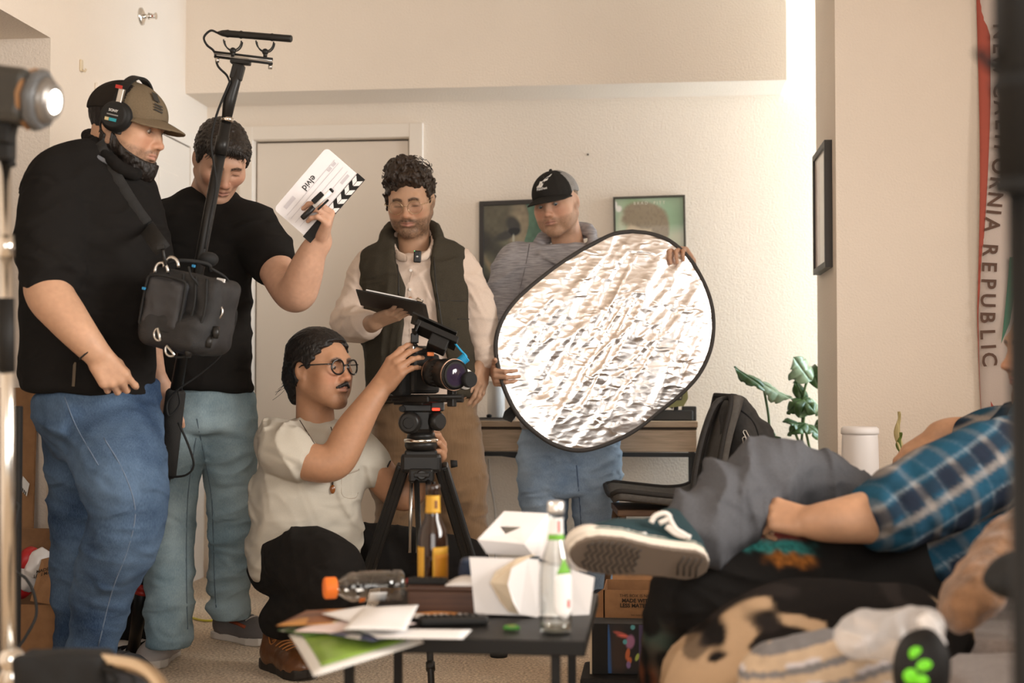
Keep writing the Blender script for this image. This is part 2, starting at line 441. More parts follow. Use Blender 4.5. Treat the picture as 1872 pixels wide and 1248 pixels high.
struct('wall_hall_ceiling', slab(-4.5, LEFT - .12, -1, LY + .1, 2.1, 2.2), M_wall)
struct('wall_right', slab(SIDE, 3.2, 5.02, 5.62, 0, CEIL), M_wall)
struct('wall_right_side', slab(3.2, 3.3, 2.2, 5.1, 0, CEIL), M_wall)
struct('wall_alcove', slab(2.45, 2.55, 5.6, BACK, 0, .7), M_wall)
# closet door in the back wall
d = struct('door_1', slab(DX0 + .006, DX1 - .012, BACK + .035, BACK + .07, .012, DZ - .008, bev=.003), M_door)
slab(DX0, DX1, BACK + .09, BACK + .11, 0, DZ).build('door_recess', M_dark, d)
t = struct('trim_1', slab(DX1, DX1 + .065, BACK - .018, BACK, 0, DZ + .065, bev=.004), M_trim)
slab(DX0 - .03, DX1 + .001, BACK - .017, BACK, DZ, DZ + .065, bev=.004).build('head_casing', M_trim, t)
slab(DX0 - .065, DX0, BACK - .018, BACK, 0, DZ + .065, bev=.004).build('side_casing', M_trim, t)
# panelled door in the left wall
PY0, PY1, PZ = 4.98, 5.93, 1.955
d = struct('door_2', slab(LEFT - .006, LEFT + .012, PY0, PY1, .012, PZ, bev=.002), M_door)
for (a, b) in ((.12, .44), (.54, .86)):
    for (z0, z1) in ((.16, .75), (.90, 1.50), (1.62, 1.84)):
        y0 = PY0 + (PY1 - PY0) * a; y1 = PY0 + (PY1 - PY0) * b
        p = MB(); p.box((LEFT + .013, (y0 + y1) / 2, (z0 + z1) / 2), (.004, (y1 - y0) / 2, (z1 - z0) / 2), bev=.003)
        p.box((LEFT + .017, (y0 + y1) / 2, (z0 + z1) / 2), (.006, (y1 - y0) / 2 - .035, (z1 - z0) / 2 - .035), bev=.006)
        p.build('panel', M_door, d)
hg = MB(); hg.cyl((LEFT + .018, PY1 + .008, .42), (LEFT + .018, PY1 + .008, .52), .007); hg.box((LEFT + .014, PY1 - .015, .47), (.002, .02, .045)); hg.build('hinge', mat('hinge_metal', (.6, .55, .48), .35, 1), d)
t = struct('trim_2', slab(LEFT, LEFT + .016, PY0 - .075, PY0 - .006, 0, PZ + .072, bev=.004), M_trim)
slab(LEFT, LEFT + .016, PY1 + .006, PY1 + .075, 0, PZ + .072, bev=.004).build('side_casing', M_trim, t)
slab(LEFT, LEFT + .0155, PY0 - .01, PY1 + .01, PZ + .005, PZ + .071, bev=.004).build('head_casing', M_trim, t)
g = slab(LEFT + .001, LEFT + .004, PY0 - .006, PY1 + .006, PZ, PZ + .005).build('gap', M_dark, t)
# baseboards
struct('baseboard_back', slab(DX1 + .065, 2.4, BACK - .014, BACK, 0, .085, bev=.004), M_trim)
struct('baseboard_left', slab(LEFT, LEFT + .014, LY, PY0 - .075, 0, .085, bev=.004), M_trim)
struct('baseboard_corner', slab(LEFT + .02, DX0 - .065, BACK - .014, BACK, 0, .085, bev=.004), M_trim)
struct('baseboard_right', slab(SIDE - .014, SIDE, 5.02, 5.62, 0, .085, bev=.004), M_trim)
# ================================================================== people: shared builders
def loft(s, secs, xa, ya, k=.03, e=2.3, round_=.02):
    """solid with elliptic sections; secs = [(centre, half width along xa, half depth along ya), ...] from bottom to top"""
    C = np.array(crom([x[0] for x in secs], 5)); A = np.array(crom([V(x[1], x[2], 0) for x in secs], 5))
    ax = nrm(C[-1] - C[0]); T = (C - C[0]) @ ax; T = np.maximum.accumulate(T + np.arange(len(T)) * 1e-6)
    xa = nrm(np.asarray(xa) - ax * np.dot(xa, ax)); ya = nrm(np.asarray(ya) - ax * np.dot(ya, ax)); c0 = C[0]; m = A[:, :2].max()
    lo = C.min(0) - m; hi = C.max(0) + m
    def fn(P):
        t = (P - c0) @ ax; tc = np.clip(t, T[0], T[-1]); q = P.astype(np.float64) - np.stack([np.interp(tc, T, C[:, i]) for i in range(3)], -1)
        a = np.interp(tc, T, A[:, 0]); b = np.interp(tc, T, A[:, 1])
        u = np.abs(q @ xa) / a; v = np.abs(q @ ya) / b
        r = (u ** e + v ** e) ** (1 / e); d = (r - 1) * np.minimum(a, b)
        cap = np.maximum(T[0] - t, t - T[-1])
        dd = np.maximum(d, cap + 0); m_ = (d > -round_) & (cap > -round_)
        return np.where(m_, np.sqrt(np.maximum(d + round_, 0) ** 2 + np.maximum(cap + round_, 0) ** 2) - round_, dd)
    return s.fn(lo, hi, fn, k)
def folds(dirs, amp, freq, seed=0, warp=.6, wfreq=6, mask=None):
    """cloth creases: ridges running across dirs"""
    dirs = nrm(dirs)
    def f(P):
        w = vnoise(P, wfreq, seed) * warp + vnoise(P, wfreq * 2.3, seed + 3) * warp * .4
        a = np.sin((P @ dirs) * freq + w * 6); a = np.abs(a) ** .7 * np.sign(a)
        env = .5 + .5 * vnoise(P, wfreq * .8, seed + 9)
        r = a * amp * env
        if mask is not None: r = r * mask(P)
        return r
    return f
def ridges(dirs, amp, freq, seed=0, stretch=.75, mask=None):
    """sharp drapery creases: ridged noise stretched across dirs"""
    dirs = nrm(dirs)
    def f(P):
        t = P @ dirs; q = P * (1 - stretch) + t[:, None] * dirs * stretch + .03 * np.stack([vnoise(P, 5, seed + i) for i in range(3)], -1)
        n = 1 - np.abs(vnoise(q, freq, seed)); m = 1 - np.abs(vnoise(q, freq * 2.1, seed + 4)); r = -amp * (n ** 4 + .5 * m ** 4 - .35) * (.45 + .55 * sstep(-.3, .5, vnoise(P, 5, seed + 8)))
        return r * mask(P) if mask is not None else r
    return f
def hem(s, p, d=-UP, w=.12, L=.12):
    """cut a trouser leg or sleeve square at p, dropping what lies along d"""
    return s.box(np.asarray(p) + nrm(d) * L, (w, L, w), frame_of(d), r=.004, k=.004, op='s')
def near(c, r0, r1): c = np.asarray(c, float); return lambda P: 1 - sstep(r0, r1, np.sqrt(((P - c) ** 2).sum(-1)))
def lump(amp, freq, seed=0): return lambda P: amp * (vnoise(P, freq, seed) + .5 * vnoise(P, freq * 2.1, seed + 1))

def hand(s, wrist, f, pn, td, curl, spread=(.16, .04, -.06, -.18), thumb=(.55, .35, .3), sc=1.0, k=.006):
    """wrist point, f wrist->knuckles, pn the way the palm faces, td thumb side; curl = four (knuckle, middle, tip) bends; thumb = (out, in, bend)"""
    f = nrm(f); pn = nrm(np.asarray(pn) - f * np.dot(f, pn)); x = np.cross(f, pn); x = x if np.dot(x, td) > 0 else -x
    w = np.asarray(wrist, float); L = lambda a, b, c=0: w + sc * (x * a + f * b + pn * c)
    kn = [(.030, .090), (.010, .096), (-.011, .091), (-.029, .081)]
    ln = [(.043, .026, .021), (.048, .030, .022), (.044, .027, .021), (.034, .021, .018)]
    rr = [(.0098, .0086, .0072), (.0100, .0088, .0073), (.0096, .0083, .007), (.0086, .0074, .0062)]
    for i in range(4):
        s.rc(L(kn[i][0] * .55, .0), L(kn[i][0], kn[i][1] - .006), .0155 * sc, .0115 * sc, .016 * sc)
    s.rc(L(-.022, .03, .006), L(-.024, .065, .004), .013 * sc, .010 * sc, .014 * sc)
    for i in range(4):
        p = L(kn[i][0], kn[i][1]); a = 0.0
        for j in range(3):
            a += curl[i][j]; sp = spread[i] * math.cos(a)
            d = nrm(f * math.cos(a) + pn * math.sin(a) + x * sp); q = p + d * ln[i][j] * sc
            s.rc(p, q, rr[i][j] * sc * (1.06 if j == 0 else 1.02), rr[i][min(2, j + 1)] * sc * .98, k * sc if j else .009 * sc); p = q
    o, n_, b = thumb
    p0 = L(.016, .012, .006); d1 = nrm(f * math.cos(o) + x * math.sin(o) + pn * n_); p1 = p0 + d1 * .046 * sc
    d2 = nrm(d1 + f * .3 * b + pn * b * .5 - x * b * .35); p2 = p1 + d2 * .034 * sc
    d3 = nrm(d2 + f * .25 * b + pn * b * .4 - x * b * .35); p3 = p2 + d3 * .026 * sc
    s.rc(p0, p1, .0165 * sc, .0125 * sc, .014 * sc); s.rc(p1, p2, .0118 * sc, .0105 * sc, .008 * sc); s.rc(p2, p3, .0105 * sc, .0078 * sc, .005 * sc)
    return s

def head_frame(yaw, pitch=0, roll=0):
    """yaw 0 looks at the lens, + to the picture's right; pitch + looks down; roll + tips the crown to picture right. columns x,y(face),z"""
    a = math.radians(yaw); y = -HEAD * math.cos(a) + RIGHT * math.sin(a); z = UP.copy()
    p = math.radians(pitch); y, z = y * math.cos(p) - z * math.sin(p), z * math.cos(p) + y * math.sin(p)
    x = np.cross(y, z); r = math.radians(roll); v = -HEAD
    def rot(u): return u * math.cos(r) + np.cross(-v, u) * math.sin(r) * -1 * -1 + v * np.dot(v, u) * (1 - math.cos(r))
    return np.stack([rot(x), rot(y), rot(z)], 1)

class Head:
    def __init__(s, c, R, size=1.0, w=1.0, jaw=1.0, nose=1.0, chin=0.0, lid=.35, mouth=0.0, ear=1.0, fat=0.0, brow=0.0):
        s.c = np.asarray(c, float); s.R = R; s.z = size; s.w = w; s.jaw = jaw; s.nose = nose; s.chin = chin; s.lid = lid; s.mouth = mouth; s.ear = ear; s.fat = fat; s.brow = brow
    def L(s, p): return ((np.asarray(p, float) - s.c) @ s.R) / s.z      # world -> head
    def W(s, p): return s.c + s.z * (s.R @ np.asarray(p, float))          # head -> world
    def solid(s, neck_to, neck_r=(.052, .060)):
        """neck_to: world point of the neck's foot"""
        g = S(); w = s.w; j = s.jaw
        g.ell((0, -.018, .036), (.075 * w, .097, .083), k=.02)
        g.ell((0, .012, .005), (.071 * w, .082, .085), k=.03)                       # brow to cheeks
        g.ell((0, .022, -.045), (.056 * w * j, .066, .068), k=.03)                    # lower face
        for x in (-1, 1):
            g.rc((x * .057 * w * j, -.012, -.052), (x * .018 * j, .066, -.103 - s.chin), .017, .014, .035)   # jaw line
            g.ell((x * .044 * w, .058, -.020), (.024, .022, .021), k=.03)             # cheekbone
            if s.fat: g.ell((x * .044 * w, .045, -.062), (.026 * s.fat, .03, .032), k=.03)
        g.ell((0, .073, -.100 - s.chin), (.021 * j, .017, .017), k=.022)               # chin
        g.rc((-.034 * w, .079, .024), (.034 * w, .079, .024), .012 + s.brow, k=.02)    # brow
        for x in (-1, 1):
            g.ell((x * .032 * w, .098, .002), (.0185, .017, .0115), k=.014, op='s')   # sockets
        n = s.nose
        g.rc((0, .086, .012), (0, .104 * (1 + .03 * (n - 1)), -.028), .0075, .0105, .014)
        g.ell((0, .107 + .006 * (n - 1), -.033), (.0115 * n, .0115, .0098), k=.008)
        for x in (-1, 1):
            g.ell((x * .0125 * n, .097, -.037), (.0072, .010, .0075), k=.007)
            g.ell((x * .0062, .105, -.0445), (.0035, .004, .003), k=.003, op='s')
        m = s.mouth
        g.ell((0, .086, -.060), (.026, .012, .020), k=.016)
        g.rc((-.021, .084, -.0615 + m), (0, .0965, -.0590), .0042, .0052, .006); g.rc((.021, .084, -.0615 + m), (0, .0965, -.0590), .0042, .0052, .006)
        g.rc((-.017, .086, -.0690 + m * .5), (0, .0945, -.0712), .0045, .0065, .006); g.rc((.017, .086, -.0690 + m * .5), (0, .0945, -.0712), .0045, .0065, .006)
        g.rc((-.024, .088, -.0645 + m), (0, .1035, -.0648), .0014, .0016, .004, op='s'); g.rc((.024, .088, -.0645 + m), (0, .1035, -.0648), .0014, .0016, .004, op='s')
        g.ell((0, .094, -.083), (.016, .006, .005), k=.01, op='s')                    # hollow over the chin
        for x in (-1, 1):
            E = Ry(x * .30) @ Rx(-.18) if True else None; e = s.ear
            g.ell((x * .0775 * w, -.012, -.006), (.0075, .0195 * e, .031 * e), R=Rz(x * .35), k=.006)
            g.ell((x * .0865 * w, -.006, -.002), (.0065, .0115 * e, .019 * e), R=Rz(x * .35), k=.005, op='s')
            g.ell((x * .073 * w, -.004, -.030), (.007, .008, .009), k=.006)
            # eyeballs and lids are skin here; the eye itself is a part of its own
            g.ell((x * .0315 * w, .0745, .0015), (.0150, .0128, .0122), k=.003)
            g.rc((x * .018, .0835, .0105 - s.lid * .006), (x * .046 * w, .0745, .0095 - s.lid * .007), .0026, .0026, .004)
        nb = s.L(neck_to)
        g.rc((0, -.030, -.045), nb, neck_r[0], neck_r[1], .03)
        return g
    def shell(s, t, neck_to):
        g = s.solid(neck_to, (.03, .03)); return g.disp(lambda Q: -t * np.ones(len(Q)))
    def eyes(s, root, look=(0, 0), iris=(.10, .055, .03), open_=1.0):
        for x in (-1, 1):
            c = V(x * .0315 * s.w, .0758, .0010); r = .0120
            n = 20; vs = []; fs = []; bm = bmesh.new(); bmesh.ops.create_uvsphere(bm, u_segments=24, v_segments=16, radius=r)
            P = np.array([v.co[:] for v in bm.verts]); fs = [[v.index for v in f.verts] for f in bm.faces]; bm.free()
            a = nrm(V(look[0], 1, look[1])); ang = np.arccos(np.clip((P / r) @ a, -1, 1))
            C = np.full((len(P), 3), (.50, .43, .37)); C[ang < .62] = iris; C[ang < .28] = (.01, .01, .01)
            Wp = np.array([s.W(c + p) for p in P]); me = mesh_np(Wp, fs); set_col(me, C)
            link('eye', me, mat('eye_wet', rough=.15, attr=True, coat=.5), root)
    def lids(s, g):
        """opening cut so that the eye shows: a thin almond between the lids"""
        o = max(.0005, .0058 * (1 - s.lid))
        for x in (-1, 1):
            g.ell((x * .0318 * s.w, .0885, .0015 - s.lid * .005), (.0125, .0085, o), R=Ry(x * .08), k=.0015, op='s')
        return g
    def skin_col(s, base, lips=(.50, .22, .18), stubble=0.0, stub_col=(.10, .07, .05), brow_col=(.04, .025, .015), mous=0.0, brow_th=1.0, flush=.12, style='full'):
        base = np.array(base)
        def f(P):
            x, y, z = P[:, 0], P[:, 1], P[:, 2]; ax = np.abs(x); C = np.tile(base, (len(P), 1)).astype(np.float32)
            red = np.exp(-((ax - .042) ** 2 + (z + .03) ** 2) / .0006) * (y > .03) + .8 * np.exp(-(x ** 2 + (z + .034) ** 2) / .0003) * (y > .09)
            C = mixc(C, base * V(1.05, .72, .68), np.clip(red * flush * 4, 0, .6))
            C = mixc(C, base * V(.72, .62, .58), .5 * np.exp(-((ax - .032) ** 2 / .0003 + (z - .001) ** 2 / .00012)) * (y > .06))  # eye sockets: shade put into the skin colour for contrast
            lp = np.exp(-((x / .022) ** 4 + ((z + .0655) / .0088) ** 4)) * (y > .084); C = mixc(C, np.array(lips), np.clip(lp, 0, .85))
            ln = np.exp(-((x / .023) ** 6 + ((z + .0648 - s.mouth * (ax / .022)) / .0014) ** 2)) * (y > .08); C = mixc(C, base * .25, .7 * ln)
            bz = .0200 + .005 * np.sin(np.clip((ax - .012) / .042, 0, 1) * PI) - .004 * np.clip((ax - .03) / .02, 0, 1)
            br = (1 - sstep(.0030 * brow_th, .0058 * brow_th, np.abs(z - bz))) * sstep(.008, .014, ax) * (1 - sstep(.043, .052, ax)) * (y > .045)
            C = mixc(C, np.array(brow_col), np.clip(br * (.85 + .3 * vnoise(P, 500, 5)), 0, .95))
            # lash line where the lids meet
            lz = .0015 - s.lid * .005
            la = np.exp(-(((ax - .0318) / .0145) ** 6 + ((z - lz - .0055 * (1 - s.lid) + 12 * (ax - .0318) ** 2) / .0018) ** 2)) * (y > .07); C = mixc(C, np.array((.03, .02, .015)), np.clip(la * .8, 0, 1))
            if stubble or mous:
                jawm = beard_mask(P, style); n = .75 + .35 * vnoise(P, 420, 2) + .2 * vnoise(P, 90, 4)
                mm = np.exp(-((x / .027) ** 4 + ((z + .052 + .25 * np.maximum(ax - .012, 0)) / .0068) ** 4)) * (y > .075)
                C = mixc(C, np.array(stub_col), np.clip(jawm * stubble * n + mm * mous * n, 0, .95) * (1 - .9 * lp))
            return C
        return f
def beard_mask(P, style='full'):
    x, y, z = P[:, 0], P[:, 1], P[:, 2]; ax = np.abs(x)
    top = np.interp(y, [-.03, .0, .03, .06, .085, .1], [.005, -.010, -.040, -.048, -.050, -.050])     # upper edge of the growth
    if style == 'shell': top = np.interp(y, [-.03, .0, .03, .05, .07, .085, .1], [.000, -.018, -.050, -.062, -.072, -.080, -.082])
    m = (1 - sstep(-.008, .006, z - top)) * sstep(-.030, -.008, y) * (1 - .0 * ax)
    m *= sstep(-.150, -.118, z + .25 * (y - .05) * 0)
    clean = np.exp(-((x / .024) ** 4 + ((z + .0655) / .0075) ** 4)) * (y > .08)
    m *= 1 - clean
    if style == 'goatee': m *= 1 - sstep(.014, .026, ax) + .35 * sstep(.014, .026, ax)
    return np.clip(m, 0, 1)

class Person:
    """an Empty at the feet; skin pieces are gathered into one body mesh"""
    def __init__(s, label, loc):
        s.root = thing('person', label, 'person', loc); s.v = []; s.f = []; s.c = []; s.n = 0
    def skin(s, g, h, col, xf=None, lo=None, hi=None):
        v, f = g.mesh(h, lo, hi); c = col(v) if callable(col) else np.tile(np.array(col), (len(v), 1))
        if xf is not None: v = v * xf.z @ xf.R.T + xf.c
        s.v.append(v); s.f.append(f + s.n); s.c.append(c * V(.90, .82, .75)); s.n += len(v)
    def body(s, m=None):
        me = mesh_np(np.concatenate(s.v), np.concatenate(s.f)); set_col(me, np.concatenate(s.c))
        return link('body', me, m or SKIN, s.root)
def skin_mat():
    m = mat('skin', rough=.52, attr=True, bump=.10, bscale=450, var=.05, scale=60); b = m.node_tree.nodes['Principled BSDF']
    b.inputs['Subsurface Weight'].default_value = .12; b.inputs['Subsurface Radius'].default_value = (.012, .005, .003); b.inputs['Subsurface Scale'].default_value = .6
    return m
SKIN = skin_mat()
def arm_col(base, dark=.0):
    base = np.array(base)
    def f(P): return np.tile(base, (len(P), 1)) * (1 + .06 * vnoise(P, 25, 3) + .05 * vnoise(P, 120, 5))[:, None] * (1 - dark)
    return f
def hair_disp(amp, freq, dirn, seed=0, curl=0):
    """locks: noise stretched along dirn"""
    dirn = nrm(dirn)
    def f(P):
        q = P - (P @ dirn)[:, None] * dirn * .82
        r = amp * (vnoise(q, freq, seed) + .6 * vnoise(q, freq * 2.2, seed + 2))
        if curl: r = r + curl * vnoise(P, 55, seed + 5) + curl * .6 * vnoise(P, 110, seed + 6)
        return r
    return f
M_hair = lambda n, c: mat(n, c, .45, var=.35, scale=160, bump=.6, bscale=220, stretch=(1, 1, .35), spec=.4)
def shoe(root, heel, dirn, L, m_up, m_sole, m_lace, up=UP, h=.062, toe=1.0, shaft=0.0, w=.046, lace_rows=4, tongue=None, heel_h=.024):
    """upper + sole + laces; heel = point on the ground under the heel's back"""
    R = frame_of(dirn, up); x, y, z = R.T; o = np.asarray(heel, float); k = L / .28
    p = lambda a, b, c: o + x * a * k + y * b * k + z * c * k
    u = S(); u.ell(p(0, .045, .045), (w * .82 * k, .048 * k, .046 * k), R=R, k=.02); u.ell(p(0, .14, .04), (w * .92 * k, .10 * k, .040 * k), R=R, k=.04)
    u.ell(p(.004, .205, .034), (w * k, .070 * k, .034 * toe * k), R=R, k=.03); u.rc(p(0, .055, .06), p(0, .05, h + .03 + shaft), w * .80 * k, w * .86 * k, .03); u.rc(p(0, .085, .07), p(0, .20, .045), w * .62 * k, w * .6 * k, .03)
    u.cut(p(0, 0, heel_h * .6), -z); u.disp(lump(.0015, 40, 3)); up_o = sculpt('shoe', u, .0045, m_up, root)
    s2 = S()
    def fn(P):
        q = (P - o.astype(np.float32)) @ R.astype(np.float32) / k; yy = q[..., 1]; half = np.interp(yy, [0, .03, .08, .13, .20, .25, .28], [.026, .036, .035, .036, .049, .040, .012])
        top = heel_h + .006 * np.clip((yy - .2) / .08, 0, 1); bot = .012 * np.clip((yy - .22) / .06, 0, 1) ** 2
        return np.maximum(np.maximum(np.abs(q[..., 0] - .003) - half, np.maximum(q[..., 2] - top, bot - q[..., 2])), np.maximum(-yy, yy - .285)) * k * .8
    s2.fn(o - .32, o + .32, fn, .001); c0 = p(0, .14, 0); e = np.abs(R) @ (V(.06, .16, .05) * k)
    sculpt('sole', s2, .004, m_sole, up_o, lo=c0 - e, hi=c0 + e)
    if lace_rows:
        q = MB()
        for i in range(lace_rows):
            b = .09 + .085 * i / max(1, lace_rows - 1)
            a = u.snap([p(-.030, b, .14), p(-.015, b + .006, .14), p(0, b + .008, .14), p(.015, b + .006, .14), p(.030, b, .14)], -z, back=0, off=.002)
            q.tube(crom(a, 3), .0030 * k, 6)
        a = u.snap([p(0, .085, .16), p(.02, .10, .16), p(.035, .085, .16), p(.03, .07, .16), p(0, .085, .16)], -z, back=0, off=.006); q.tube(crom(a, 4), .0026 * k, 6)
        a = u.snap([p(0, .085, .16), p(-.02, .11, .16), p(-.038, .10, .16), p(-.03, .08, .16), p(0, .085, .16)], -z, back=0, off=.006); q.tube(crom(a, 4), .0026 * k, 6)
        q.build('laces', m_lace, up_o)
    return u, up_o
def fabric(n, c, var=.10, sc=260, b=.25, rough=.92, **k): return mat(n, c, rough, var=var, scale=sc, bump=b, bscale=sc * 1.6, spec=.2, **{'wr': .55, **k})
def jeans_mat(n, c, fade):
    """denim: washed paler along soft patches, fine twill grain"""
    m, nt, b = nodes_of(n); N, L = nt.nodes, nt.links
    tc = N.new('ShaderNodeTexCoord'); a = N.new('ShaderNodeTexNoise'); a.inputs['Scale'].default_value = 5; a.inputs['Detail'].default_value = 3
    mp = N.new('ShaderNodeMapping'); mp.inputs['Scale'].default_value = (1, 1, .25); L.new(tc.outputs['Object'], mp.inputs[0])
    t = N.new('ShaderNodeTexNoise'); t.inputs['Scale'].default_value = 420; L.new(mp.outputs[0], t.inputs['Vector']); L.new(tc.outputs['Object'], a.inputs['Vector'])
    ad = N.new('ShaderNodeMath'); ad.operation = 'MULTIPLY_ADD'; ad.inputs[1].default_value = .35; L.new(t.outputs[0], ad.inputs[0]); L.new(a.outputs[0], ad.inputs[2])
    r = N.new('ShaderNodeValToRGB'); r.color_ramp.elements[0].position = .45; r.color_ramp.elements[1].position = .85
    r.color_ramp.elements[0].color = (*c, 1); r.color_ramp.elements[1].color = (*fade, 1)
    L.new(ad.outputs[0], r.inputs[0]); L.new(r.outputs[0], b.inputs['Base Color']); b.inputs['Roughness'].default_value = .9; b.inputs['Specular IOR Level'].default_value = .2
    bp = N.new('ShaderNodeBump'); bp.inputs['Strength'].default_value = .3; bp.inputs['Distance'].default_value = .002; L.new(t.outputs[0], bp.inputs['Height']); L.new(bp.outputs[0], b.inputs['Normal']); wrinkle(nt, b, tc, .6)
    return m
def cap_on(H, root, m_front, m_back, m_brim, tilt=0.0, brim=.075, logo=None, z0=.040, under=None):
    """a peaked cap on head H: crown (front panel / back panels), brim, button"""
    T = Rx(tilt); dome = S(); dome.ell((0, -.011, .038), (.0865 * H.w, .117, .090), R=np.eye(3), k=.01)
    dome.disp(lambda P: .0014 * np.cos(np.arctan2(P[:, 0], P[:, 1] + .016) * 6) ** 8 * -1)
    dome.ops.append(('c', None, None, lambda Q: z0 - .012 - 4.2 * Q[..., 0] ** 2 * sstep(.0, .05, Q[..., 1]) + .10 * np.minimum(Q[..., 1], 0) - Q[..., 2], .003))
    v, f = dome.mesh(.003); cen = v[f].mean(1); fr = cen[:, 1] > (-.002 + .02 * (np.abs(cen[:, 0]) > .05))
    me = mesh_np(v * H.z @ H.R.T + H.c, f)
    me.materials.append(m_front); me.materials.append(m_back); me.polygons.foreach_set('material_index', np.where(fr, 0, 1).astype(np.int32))
    link('cap_crown', me, None, root)
    def bfn(P):
        x, y, z = P[..., 0], P[..., 1], P[..., 2]
        zs = z0 - .004 - 4.2 * x * x - .22 * np.maximum(y - .06, 0) - 1.2 * np.maximum(y - .10, 0) ** 2
        u = np.sqrt((x / (.084 * H.w)) ** 2 + ((y - .045) / (.052 + brim)) ** 2) - 1
        return np.maximum(np.maximum(np.abs(z - zs) - .0028, u * .07), .02 - y)
    b = S(); b.fn((-.09, .02, -.05), (.09, .11 + brim, .09), bfn, .001); b.cut(V(0, -.016, .04), V(0, 0, 0) + V(0, -1, 0), .001)
    v, f = b.mesh(.0022); me = mesh_np(v * H.z @ H.R.T + H.c, f); link('cap_brim', me, m_brim, root)
    bt = MB(); bt.ball(H.W((0, -.014, .1285)), .007 * H.z, 10); bt.build('cap_button', m_front, root)
# ================================================================== person with the reflector
def person_reflector():
    d = 5.42; P = Person('man in grey hooded shirt and dark trucker cap holding the silver reflector', rel((1040 - CX) / F * d, d, 0)); r = P.root
    sk = V(.62, .40, .29); H = Head(at(1017, 372, d - .04), head_frame(-27, 8, -9), 1.02, jaw=1.02, w=1.0, lid=.45, fat=.9, mouth=-.001)
    nk = at(1040, 452, d + .04); g = H.lids(H.solid(nk, (.055, .064)))
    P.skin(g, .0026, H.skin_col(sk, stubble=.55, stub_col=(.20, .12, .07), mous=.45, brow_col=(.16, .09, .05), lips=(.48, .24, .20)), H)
    H.eyes(r, (-.35, -.5), (.12, .16, .18))
    # hair above the ears
    hs = S(); hs.ell((0, -.020, .030), (.0785, .100, .070), k=.01); hs.cut((0, .030, 0), (0, 1, .15)); hs.cut((0, 0, -.055), (0, 0, -1)); hs.disp(lump(.0015, 160))
    hs.ell((0, .03, -.02), (.09, .06, .05), op='s', k=.01)
    for x in (-1, 1): hs.ell((x * .082, -.008, -.012), (.02, .026, .034), op='s', k=.006)
    v, f = hs.mesh(.003); link('hair', mesh_np(v * H.z @ H.R.T + H.c, f), M_hair('hair_light_brown', (.16, .095, .055)), r)
    # arms and hands
    wl = at(904, 676, d - .31); a = S(); hand(a, wl, at(908, 697, d - .42) - wl, RIGHT * 1 - HEAD * .1, UP, [(1.0, .55, .3), (1.0, .55, .3), (1.05, .6, .3), (1.1, .6, .3)], thumb=(.7, -.1, .1), sc=.92)
    a.chain([at(903, 610, d - .12), at(903, 645, d - .22), wl], [.040, .033, .027], .02); P.skin(a, .0031, arm_col(sk))
    wr = at(1258, 478, d - .20); a = S(); hand(a, wr, at(1236, 452, d - .27) - wr, -RIGHT * .5 - HEAD * .9 - UP * .5, -RIGHT * .6 + UP * .7, [(.7, .9, .5), (.75, .95, .5), (.8, .95, .5), (.8, .95, .5)], thumb=(.7, .2, .2), sc=.95)
    a.chain([at(1190, 560, d - .05), at(1240, 510, d - .14), wr], [.042, .032, .026], .02); P.skin(a, .0031, arm_col(sk))
    b = S(); loft(b, [(rel((1042 - CX) / F * d, d, .95), .11, .08), (rel((1040 - CX) / F * d, d, 1.2), .11, .08), (rel((1040 - CX) / F * d, d + .02, 1.36), .10, .06)], RIGHT, HEAD)
    P.skin(b, .02, sk); P.body()
    # hooded shirt
    s = S(); X = RIGHT; Y = HEAD
    def c(px, py, dd=0): return at(px, py, d + dd)
    loft(s, [(c(1040, 785), .192, .12), (c(1036, 730), .190, .125), (c(1030, 640), .185, .125), (c(1028, 540, .01), .200, .125), (c(1030, 482, .02), .195, .112), (c(1034, 448, .03), .135, .085)], X, Y, .05)
    s.chain([c(945, 470, .02), c(925, 520, .0), c(910, 590, -.08), c(904, 650, -.24)], [.066, .060, .056, .040], .05)
    s.chain([c(1110, 465, .02), c(1160, 530, .0), c(1195, 570, -.05), c(1235, 510, -.13), c(1252, 485, -.18)], [.070, .062, .055, .047, .038], .05)
    s.chain([c(975, 452, .0), c(1000, 470, -.09), c(1040, 488, -.12), c(1075, 463, -.09), c(1082, 430, .0), c(1060, 420, .09), c(1010, 425, .10), c(978, 450, .02)], [.016, .012, .011, .014, .020, .032, .032, .016], .02)
    s.disp(ridges(nrm(RIGHT * .6 - UP), .012, 11, 3)); s.disp(lump(.004, 14, 2))
    s.disp(folds(nrm(RIGHT * .2 - UP), .006, 110, 8, mask=near(c(910, 600, -.03), .05, .16)))
    sculpt('hooded_shirt', s, .0066, heather('heather_grey', (.36, .345, .36)), r)
    # seam of the raglan sleeve and the v of the hood
    q = MB(); q.tube(s.snap(crom([c(968, 446), c(962, 480), c(953, 520), c(948, 545), c(944, 600)], 6)), .0022, 6); q.build('sleeve_seam', mat('seam_grey', (.16, .15, .16), .9), r)
    # jeans
    j = S()
    loft(j, [(c(1042, 905, .02), .165, .115), (c(1042, 840, .02), .198, .125), (c(1040, 770, .02), .182, .115), (c(1040, 730, .02), .165, .11)], X, Y, .04)
    j.chain([c(995, 850, .02), c(995, 920, .02), c(1000, 1000, .05), c(1005, 1070, .08)], [.100, .092, .075, .070], .02)
    j.chain([c(1090, 850, .02), c(1088, 920, .0), c(1092, 1000, .02), c(1096, 1083, .04)], [.100, .090, .075, .070], .02)
    j.disp(ridges(nrm(RIGHT * .35 - UP), .011, 13, 5)); j.disp(folds(nrm(-RIGHT * .4 - UP), .006, 70, 6, mask=near(c(1110, 940), .06, .2)))
    j.disp(lump(.003, 18, 1)); sculpt('jeans', j, .0072, jeans_mat('denim_soft', (.16, .24, .36), (.38, .48, .60)), r)
